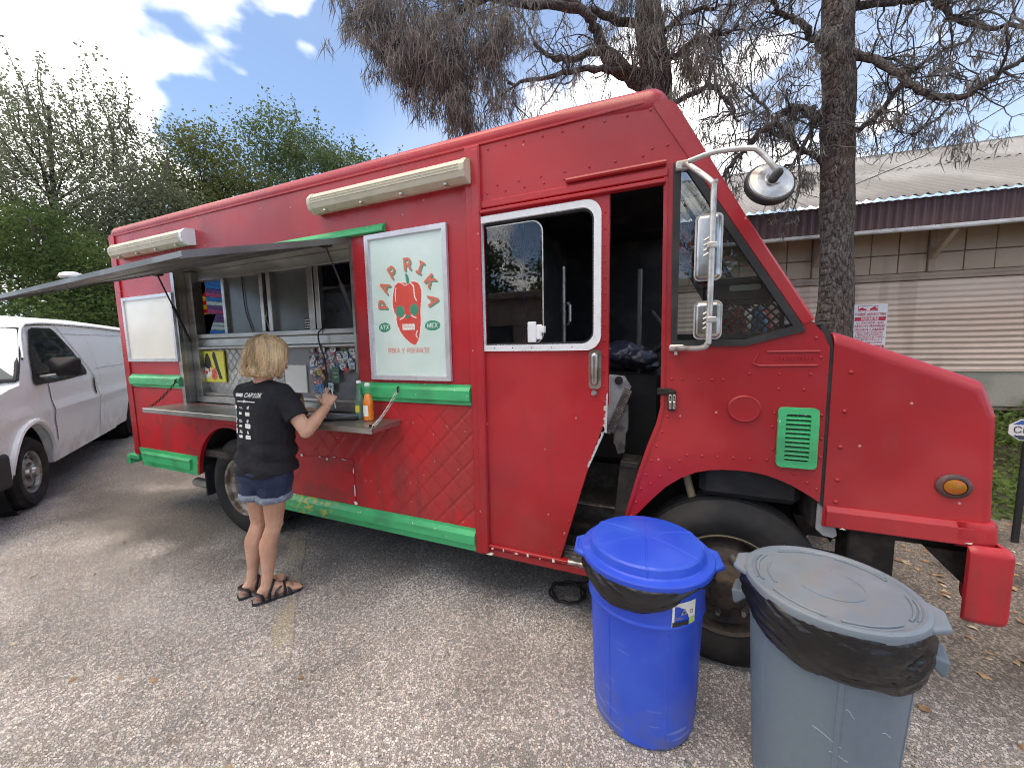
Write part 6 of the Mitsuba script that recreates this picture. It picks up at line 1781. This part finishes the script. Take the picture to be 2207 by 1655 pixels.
# ------------------------------------------------------------------ the woman at the counter
PE = thing('person', 'blond woman in black printed T-shirt, denim shorts and sandals standing at the counter', 'person')
Jt = {k: np.array(v) for k, v in dict(head=(-2.285, 1.575, 1.545), neck=(-2.315, 1.545, 1.42), nb=(-2.325, 1.535, 1.36), shR=(-2.175, 1.555, 1.33), shL=(-2.475, 1.53, 1.325), chest=(-2.325, 1.545, 1.22), waist=(-2.335, 1.545, 1.02), hip=(-2.34, 1.53, .88),
     hipR=(-2.275, 1.54, .83), hipL=(-2.42, 1.52, .83), kneeR=(-2.35, 1.555, .475), kneeL=(-2.485, 1.55, .475), ankR=(-2.375, 1.485, .085), ankL=(-2.525, 1.49, .085), toeR=(-2.275, 1.655, .035), toeL=(-2.455, 1.675, .035),
     elbR=(-2.015, 1.575, 1.105), wrR=(-2.045, 1.755, 1.222), elbL=(-2.53, 1.66, 1.10), wrL=(-2.40, 1.83, 1.165)).items()}


def _skin(p, n, uv):
    a = fbm(p.x * 14, p.y * 14, p.z * 10, 4)
    c = mix((.56, .335, .235), (.48, .265, .175), smoothstep(.35, .65, a))
    d1, d2, r = voronoi(p.x * 95 + p.y * 40, p.z * 95)
    fre = smoothstep(.3, .1, d1) * dr.select(r > .7, 1.0, 0.0)
    return mix(c, (.36, .16, .095), fre * .28)


SKIN = mat('skin', _skin, .5, spec=.4)


def _hair(p, n, uv):
    a = noise(p.x * 240, p.y * 240, p.z * 9)
    b = fbm(p.x * 26, p.y * 26, p.z * 5, 3)
    c = mix((.40, .26, .125), (.86, .66, .39), smoothstep(.2, .8, .5 * a + .5 * b))
    return mix(c, (.17, .10, .05), smoothstep(.55, .7, noise(p.x * 55, p.y * 55, p.z * 3.0)) * .35)


HAIR = mat('blond_hair', _hair, .42, spec=.4, sheen=.3)


def _shirt(p, n, uv):
    return mix((.014, .014, .017), (.022, .022, .026), fbm(p.x * 30, p.y * 30, p.z * 30, 3))


def _clothb(p, n, uv):
    return .006 * fbm(p.x * 9, p.y * 9, p.z * 20, 3) + .0006 * noise(p.x * 420, p.y * 420, p.z * 420)


SHIRT = mat('black_cotton', _shirt, .8, spec=.2, sheen=.4, bump=(_clothb, 2e-3))


def _denim(p, n, uv):
    s = noise(p.x * 500, p.y * 500, p.z * 900)
    a = fbm(p.x * 12, p.y * 12, p.z * 7, 3)
    return mix((.018, .024, .055), (.05, .065, .115), smoothstep(.3, .75, .6 * a + .4 * s))


DENIM = mat('dark_denim', _denim, .8, spec=.2, bump=(_clothb, 2e-3))
CUFF = mat('pale_denim_cuff', wear((.16, .19, .25), (.27, .30, .36), 40), .8)
SANDAL = mat('black_sandal', wear((.02, .02, .024), (.04, .04, .046), 25), .5)
SOLE = mat('sandal_footbed', wear((.32, .24, .2), (.2, .15, .13), 30), .8)
J = Jt
u1 = lambda a, b: (b - a) / np.linalg.norm(b - a)
# body: torso, neck, limbs
parts = [bone(J['nb'], J['neck'], .052, .050), bone(J['neck'], J['head'] - [0, .005, .05], .050, .052),
         m3.Manifold.batch_hull([ball(J['shR'], .045), ball(J['shL'], .045), ball(J['chest'] + [.075, 0, 0], .076), ball(J['chest'] - [.075, 0, 0], .076)]),
         m3.Manifold.batch_hull([ball(J['chest'] + [.07, 0, 0], .076), ball(J['chest'] - [.07, 0, 0], .076), ball(J['waist'] + [.06, 0, 0], .078), ball(J['waist'] - [.06, 0, 0], .078)]),
         m3.Manifold.batch_hull([ball(J['waist'] + [.06, 0, 0], .078), ball(J['waist'] - [.06, 0, 0], .078), ball(J['hipR'], .095), ball(J['hipL'], .095)])]
for s in 'RL':
    k, a, h, t = J['knee' + s], J['ank' + s], J['hip' + s], J['toe' + s]
    back = -u1(a * [1, 1, 0], t * [1, 1, 0])
    cal = a + (k - a) * .68 + back * .018
    low = a + (k - a) * .25
    parts += [bone(h, h + (k - h) * .55, .088, .066), bone(h + (k - h) * .55, k, .066, .048), bone(k, cal, .046, .052), bone(cal, low, .052, .034), bone(low, a, .034, .032),
              ball(k - back * .014 + [0, 0, .005], .040), ball(cal + back * .006, (.045, .045, .075))]
    # foot
    heel, balln = a * [1, 1, 0] + back * .035 + [0, 0, .045], a * [1, 1, 0] - back * .125 + [0, 0, .040]
    sd = np.cross(back, [0, 0, 1])
    parts += [m3.Manifold.batch_hull([ball(a, .034), ball(heel, .030), ball(a - back * .05 + [0, 0, -.015], .032)]), m3.Manifold.batch_hull([ball(heel, .027), ball(a - back * .05 + [0, 0, -.02], .032), ball(balln + sd * .018, .022), ball(balln - sd * .018, .022)])]
    for i, (o, L, rr_) in enumerate(((-.028, .062, .0125), (-.009, .060, .0095), (.006, .054, .009), (.019, .047, .0085), (.031, .038, .008))):
        o = o if s == 'L' else -o
        o = -o
        parts.append(bone(balln + sd * o * .9 - [0, 0, .004], balln + sd * o * 1.1 - back * L - [0, 0, .012], rr_ * 1.1, rr_, 10))
for s in 'RL':
    sh, e, w = J['sh' + s], J['elb' + s], J['wr' + s]
    parts += [bone(sh, sh + (e - sh) * .5, .050, .046), bone(sh + (e - sh) * .5, e, .045, .039), bone(e, e + (w - e) * .35, .039, .041), bone(e + (w - e) * .35, w, .041, .026), ball(e - [0, .008, .008], .032)]
body = smoothed(parts, .014, 8)
# hands: palm and five fingers
def hand(w, d, up, side, curls, thumb):
    """w wrist, d along the palm, up = back of the hand, side towards the thumb"""
    d, up = u1(0 * d, d), u1(0 * up, up - d * (up @ d) / (d @ d))
    sd = np.cross(d, up) * side
    M = [m3.Manifold.batch_hull([ball(w, .022, 12), ball(w + d * .075 + sd * .030, .0135, 12), ball(w + d * .078 - sd * .030, .0125, 12), ball(w + d * .03 + sd * .024, .017, 12)])]
    for i, (o, L) in enumerate(((.030, .068), (.010, .076), (-.011, .070), (-.030, .055))):
        p = w + d * .076 + sd * o
        v_ = d.copy()
        for seg, fr_, r0, r1 in ((0, .45, .0105, .0095), (1, .30, .0095, .0085), (2, .25, .0085, .007)):
            a = math.radians(curls[i][seg])
            v_ = v_ * math.cos(a) - up * math.sin(a)
            v_ /= np.linalg.norm(v_)
            # keep the axis frame turning with the finger
            q = p + v_ * L * fr_
            M.append(bone(p, q, r0, r1, 10))
            p = q
    p = w + d * .022 + sd * .026
    q = p + u1(0 * d, d * .55 + sd * .75 - up * thumb) * .042
    M.append(bone(p, q, .014, .011, 10))
    M.append(bone(q, q + u1(0 * d, d * .95 + sd * -.1 - up * thumb * 1.4) * .034, .0105, .008, 10))
    return smoothed(M, .006, 4)


dR = np.array([-.10, .55, .83])
hR = hand(J['wrR'], dR, np.array([.75, -.50, .40]), -1, [(18, 25, 15), (50, 60, 35), (65, 75, 40), (72, 80, 40)], .55)
dL = np.array([.55, .80, .02])
hL = hand(J['wrL'], dL, np.array([0, -.1, 1.]), 1, [(15, 20, 10), (18, 22, 12), (20, 25, 15), (24, 28, 15)], .5)
# head with a face
hc = J['head']
yaw = math.radians(-4)
fwd, rgt, upv = np.array([math.sin(yaw + .12), math.cos(yaw + .12), -.30]), np.array([math.cos(.1), -math.sin(.1), 0]), np.array([0, .29, .957])
fwd /= np.linalg.norm(fwd)
hp3 = lambda r, f, u: hc + rgt * r + fwd * f + upv * u
H = [m3.Manifold.batch_hull([ball(hp3(0, -.02, .025), .080), ball(hp3(0, .025, .03), .070)]), m3.Manifold.batch_hull([ball(hp3(0, .03, -.02), .060), ball(hp3(0, .062, -.085), .024), ball(hp3(.03, .035, -.06), .025), ball(hp3(-.03, .035, -.06), .025), ball(hp3(0, .06, .0), .042)]),
     m3.Manifold.batch_hull([ball(hp3(0, .098, -.012), .008, 10), ball(hp3(0, .114, -.036), .011, 10), ball(hp3(.012, .098, -.040), .009, 10), ball(hp3(-.012, .098, -.040), .009, 10)]),
     ball(hp3(0, .094, -.062), (.020, .009, .006), 12), ball(hp3(0, .092, -.072), (.018, .009, .006), 12), ball(hp3(0, .085, -.098), .018, 12),
     m3.Manifold.batch_hull([ball(hp3(.032, .090, .012), .008, 10), ball(hp3(-.032, .090, .012), .008, 10)]), ball(hp3(.075, .0, -.015), (.012, .02, .03), 12), ball(hp3(-.075, .0, -.015), (.012, .02, .03), 12), ball(hp3(.045, .055, -.035), .03, 12), ball(hp3(-.045, .055, -.035), .03, 12)]
head = smoothed(H, .009, 4)
add('body', [body, head, hR, hL], SKIN, PE, smooth=True)
add('eye', [tomesh(ball(hp3(s * .030, .088, -.004), .0095, 12)) for s in (1, -1)], INK_WHITE, PE, kind='stuff')
add('lips', tomesh(m3.Manifold.batch_hull([ball(hp3(.017, .098, -.066), .004, 8), ball(hp3(-.017, .098, -.066), .004, 8), ball(hp3(0, .103, -.066), .006, 8)])), mat('lip', (.42, .14, .12), .45), PE)
# hair: a chin-length bob with strands
hs = [ball(hp3(0, -.022, .035), (.095, .105, .095), 24), m3.Manifold.batch_hull([ball(hp3(.062, -.03, .0), .050), ball(hp3(-.062, -.03, .0), .050), ball(hp3(.072, -.045, -.085), .040), ball(hp3(-.072, -.045, -.085), .040), ball(hp3(0, -.075, -.08), .052), ball(hp3(0, -.06, .03), .065)]),
      m3.Manifold.batch_hull([ball(hp3(.066, .02, .035), .032), ball(hp3(.076, .022, -.06), .026), ball(hp3(.075, -.04, -.08), .036)]), m3.Manifold.batch_hull([ball(hp3(-.066, .02, .035), .032), ball(hp3(-.076, .022, -.06), .026), ball(hp3(-.075, -.04, -.08), .036)]),
      m3.Manifold.batch_hull([ball(hp3(.035, -.085, -.085), .040), ball(hp3(-.04, -.10, -.115), .028), ball(hp3(-.075, -.06, -.11), .030)])]
hm = smoothed(hs, .011, 10)
hm.vertices += hm.vertex_normals * ((meshkit.fbm(hm.vertices * [34, 34, 9]) - .5) * .022)[:, None]
rh = np.random.default_rng(19)
st, stF = [], []
tree_ = cKDTree(hm.vertices)
SV, SF = [], []
for i in range(2600):
    th = rh.uniform(0, 2 * math.pi)
    ph = rh.uniform(.05, 1.1)
    # start near the parting, run down over the hair volume
    a = np.array([.10 * math.sin(ph) * math.cos(th), .11 * math.sin(ph) * math.sin(th) - .022, .10 * math.cos(ph) + .035])
    face = math.sin(th)
    if face > .55 and ph > .75:
        continue
    L = rh.uniform(-.03, .015)
    P = []
    for t in np.linspace(0, 1, 7):
        ang = ph + t * 1.38
        q = np.array([.100 * math.sin(min(ang, 1.5)) * math.cos(th), .110 * math.sin(min(ang, 1.5)) * math.sin(th) - .025, .102 * math.cos(min(ang, 1.57)) + .035 - max(0, ang - 1.2) * (.125 + L)])
        w3 = hp3(q[0], q[1], q[2])
        d_, j_ = tree_.query(w3)
        vtx, nm = hm.vertices[j_], hm.vertex_normals[j_]
        P.append((vtx * .8 + w3 * .2 if t < .8 else vtx * .45 + w3 * .55) + nm * (.003 + rh.uniform(0, .007)))
    P = np.array(P)
    P[1:] += np.cumsum(rh.normal(0, .0016, (6, 3)), 0)
    P[-1] += (P[-1] - hc) * [.16, .16, .04] * rh.uniform(.2, 1)
    tt = np.gradient(P, axis=0)
    sdv = np.cross(tt, P - hc)
    sdv /= np.maximum(np.linalg.norm(sdv, axis=1, keepdims=True), 1e-9)
    w = (.0024 * np.array([.6, 1, 1, 1, .9, .7, .2]))[:, None]
    b = len(SV) * 14
    SV.append(np.stack([P - sdv * w, P + sdv * w], 1).reshape(-1, 3))
    for k in range(6):
        SF += [[b + 2 * k, b + 2 * k + 1, b + 2 * k + 3], [b + 2 * k, b + 2 * k + 3, b + 2 * k + 2]]
add('hair', [hm, trimesh.Trimesh(np.vstack(SV), SF, process=False)], HAIR, PE, smooth=True)
# T-shirt
sh = [m3.Manifold.batch_hull([ball(J['shR'] + [-.01, 0, .012], .052), ball(J['shL'] + [.01, 0, .012], .052), ball(J['nb'] + [0, .005, .0], .062)]),
      m3.Manifold.batch_hull([ball(J['shR'] + [-.015, 0, 0], .062), ball(J['shL'] + [.015, 0, 0], .062), ball(J['chest'] + [.082, .01, 0], .112), ball(J['chest'] + [-.082, .01, 0], .112)]),
      m3.Manifold.batch_hull([ball(J['chest'] + [.082, .01, 0], .112), ball(J['chest'] + [-.082, .01, 0], .112), ball(J['waist'] + [.070, 0, 0], .113), ball(J['waist'] + [-.075, 0, 0], .113)]),
      m3.Manifold.batch_hull([ball(J['waist'] + [.070, 0, 0], .113), ball(J['waist'] + [-.075, 0, 0], .113), ball(J['hip'] + [.078, .005, -.03], .124), ball(J['hip'] + [-.083, 0, -.03], .124)])]
sh += [ball(J['chest'] + [.06, .075, -.02], .075), ball(J['chest'] + [-.06, .075, -.02], .075)]
for s in 'RL':
    a, e = J['sh' + s], J['elb' + s]
    sh += [bone(a, a + (e - a) * .62, .064, .066)]
tsm = smoothed(sh, .014, 14)
v = tsm.vertices
nz_ = (meshkit.fbm(v * [11, 11, 26]) - .5) * (.030 * np.clip((1.22 - v[:, 2]) / .25, .35, 1)) + .010 * np.sin(v[:, 2] * 62 + v[:, 0] * 16 + 3 * meshkit.fbm(v * 6)) * np.clip((1.08 - v[:, 2]) / .12, 0, 1)
tsm.vertices = v + tsm.vertex_normals * nz_[:, None]
hemz = .842 + .012 * np.sin(tsm.vertices[:, 0] * 20)
v = tsm.vertices
below = v[:, 2] < hemz
v[below, 2] = hemz[below]
# sleeve end: trim past 58 % of the upper arm
for s in 'RL':
    a, e = J['sh' + s], J['elb' + s]
    d_ = u1(a, e)
    t = (v - a) @ d_
    L = np.linalg.norm(e - a) * .64
    rad = np.linalg.norm((v - a) - t[:, None] * d_, axis=1)
    far = (t > L) & (rad < .10)
    v[far] -= (t[far] - L)[:, None] * d_
tsm.vertices = v
TS = add('t_shirt', tsm, SHIRT, PE, smooth=True)
# the print on its back
bk = np.array([-.12, -.993, 0])
bx = np.array([.993, -.12, 0])
front = tsm.vertex_normals @ bk > .15
sv = tsm.vertices[front]
kt = cKDTree(np.c_[sv @ bx, sv[:, 2]])
cen = J['chest'] @ bx


def decal(poly, lift=.004):
    q = poly.segmentize(.006)
    v2, f2 = trimesh.creation.triangulate_polygon(q)
    d_, j_ = kt.query(np.c_[v2[:, 0] + cen, v2[:, 1]], k=4)
    wgt = 1 / (d_ + 1e-4)
    dep = ((sv @ bk)[j_] * wgt).sum(1) / wgt.sum(1)
    P = (v2[:, :1] + cen) * bx + (dep + lift)[:, None] * bk + np.c_[0 * v2, v2[:, 1]]
    m = trimesh.Trimesh(P, f2, process=False)
    if (m.face_normals @ bk).mean() < 0:
        m.invert()
    return m


def decal_text(s, h, x, z):
    m = meshkit.text_mesh(s, h, .001, True)
    v = m.vertices.copy()
    d_, j_ = kt.query(np.c_[v[:, 0] + x + cen, v[:, 1] + z], k=4)
    wgt = 1 / (d_ + 1e-4)
    dep = ((sv @ bk)[j_] * wgt).sum(1) / wgt.sum(1)
    P = (v[:, :1] + x + cen) * bx + (dep + .004 + v[:, 2])[:, None] * bk + np.c_[0 * v[:, :2], v[:, 1] + z]
    return trimesh.Trimesh(P, m.faces, process=False)


add('lettering', decal_text('CAP10K', .025, -.045, 1.312), INK_WHITE, TS)
dm = [decal(sbox(-.125, 1.314, -.06, 1.334)), decal(sbox(-.10, 1.284, .06, 1.290)), decal(Point(-.035, 1.288).buffer(.009))]
rp = np.random.default_rng(2)
for j, z in enumerate((1.245, 1.21, 1.165, 1.135, 1.10, 1.07)):
    for i, x in enumerate((-.115, -.055, .01)):
        w, h = rp.uniform(.022, .038), rp.uniform(.009, .018)
        if j == 5 and i == 0:
            continue
        kind_ = (i + j * 2) % 4
        q = sbox(x - w / 2, z, x + w / 2, z + h)
        if kind_ == 0:
            q = q.buffer(.006)
        elif kind_ == 1:
            q = unary_union([sbox(x - w / 2, z, x + w / 2, z + h * .35), sbox(x - w / 2, z + h * .65, x + w * .3, z + h)])
            dm += [decal(g_) for g_ in q.geoms]
            continue
        elif kind_ == 2:
            q = Point(x, z + h / 2).buffer(.010).difference(Point(x + .004, z + h / 2).buffer(.004))
        dm.append(decal(q))
add('sponsor_marks', dm, INK_WHITE, TS, kind='stuff')
# shorts
so = [m3.Manifold.batch_hull([ball(J['hip'] + [.075, 0, .0], .108), ball(J['hip'] + [-.08, 0, .0], .108), ball(J['hipR'] + [0, 0, -.02], .106), ball(J['hipL'] + [0, 0, -.02], .106)])]
for s in 'RL':
    h, k = J['hip' + s], J['knee' + s]
    so.append(bone(h, h + (k - h) * .46, .104, .092))
shm = smoothed(so, .014, 8)
v = shm.vertices
v += shm.vertex_normals * ((meshkit.fbm(v * [14, 14, 22]) - .5) * .024)[:, None]
v[:, 2] = np.clip(v[:, 2], .668, .875)
shm.vertices = v
SO = add('shorts', shm, DENIM, PE, smooth=True)
for s in 'RL':
    h, k = J['hip' + s], J['knee' + s]
    c = h + (k - h) * ((h[2] - .668) / (h[2] - k[2]))
    cu = lathe([(.084, .0), (.0985, -.012), (.1015, .006), (.1005, .028), (.085, .032)], 36)
    cu.vertices *= [1.0, 1.0, 1]
    q = cu.vertices
    q[:, :2] *= (1 + .05 * (meshkit.fbm(np.c_[q[:, :2] * 18, q[:, 2] * 10]) - .5))[:, None]
    cu.vertices = q
    add('cuff', cu.apply_translation(c), CUFF, SO, smooth=True)
# sandals
for s in 'RL':
    a, t = J['ank' + s], J['toe' + s]
    f = u1(a * [1, 1, 0], t * [1, 1, 0])
    sd = np.array([f[1], -f[0], 0])
    o = a * [1, 1, 0]
    pr_ = lambda d, w, z: o + f * d + sd * w + np.array([0, 0, z])
    out = Polygon([(-.075, -.022), (-.062, -.034), (0, -.036), (.08, -.044), (.14, -.046), (.178, -.036), (.198, -.012), (.196, .012), (.175, .034), (.13, .044), (.07, .038), (0, .034), (-.06, .032), (-.075, .022)]).buffer(.006)
    k = num(PE + '__sandal')
    def fit(m):
        vv = m.vertices
        return trimesh.Trimesh(o + vv[:, :1] * f + vv[:, 1:2] * sd + np.c_[0 * vv[:, :2], vv[:, 2]], m.faces[:, ::-1], process=False)
    add('sole', fit(xy(out, .001, .017)), SANDAL, k)
    add('footbed', fit(xy(out.buffer(-.006), .0165, .0195)), SOLE, k)
    def band(pts, r=.0065):
        return tube(spline([pr_(*p) for p in pts], 6), r, 8, True, 1.9)
    add('strap', [band([(-.02, -.038, .02), (-.03, -.042, .055), (-.055, -.02, .066), (-.066, 0, .068), (-.055, .02, .066), (-.03, .042, .055), (-.02, .038, .02)], .0075)], SANDAL, k, smooth=40)
    add('strap', [band([(.01, -.040, .02), (.015, -.042, .06), (.035, -.02, .098), (.04, 0, .103), (.035, .02, .098), (.015, .042, .06), (.01, .040, .02)], .008)], SANDAL, k, smooth=40)
    add('strap', [band([(.088, -.048, .018), (.095, -.044, .045), (.10, -.015, .066), (.10, .012, .066), (.10, .040, .046), (.092, .048, .018)], .009)], SANDAL, k, smooth=40)
    add('strap', [band([(.128, -.050, .018), (.125, -.044, .040), (.118, -.012, .056), (.118, .014, .055), (.125, .042, .038), (.128, .050, .018)], .008)], SANDAL, k, smooth=40)
    add('strap', [band([(.045, -.042, .02), (.05, -.043, .05), (.07, -.030, .07), (.095, -.005, .068)], .006), band([(.045, .042, .02), (.05, .043, .05), (.07, .030, .07), (.095, .005, .068)], .006)], SANDAL, k, smooth=40, kind='stuff')
single('stylus', tube([J['wrR'] + u1(0 * dR, dR) * .095 + [-.03, .03, .025], J['wrR'] + u1(0 * dR, dR) * .06 + [-.02, .06, -.075]], .0042, 8), WHITE, 'slim white pen held in the raised right hand of the woman', 'pen', 40)
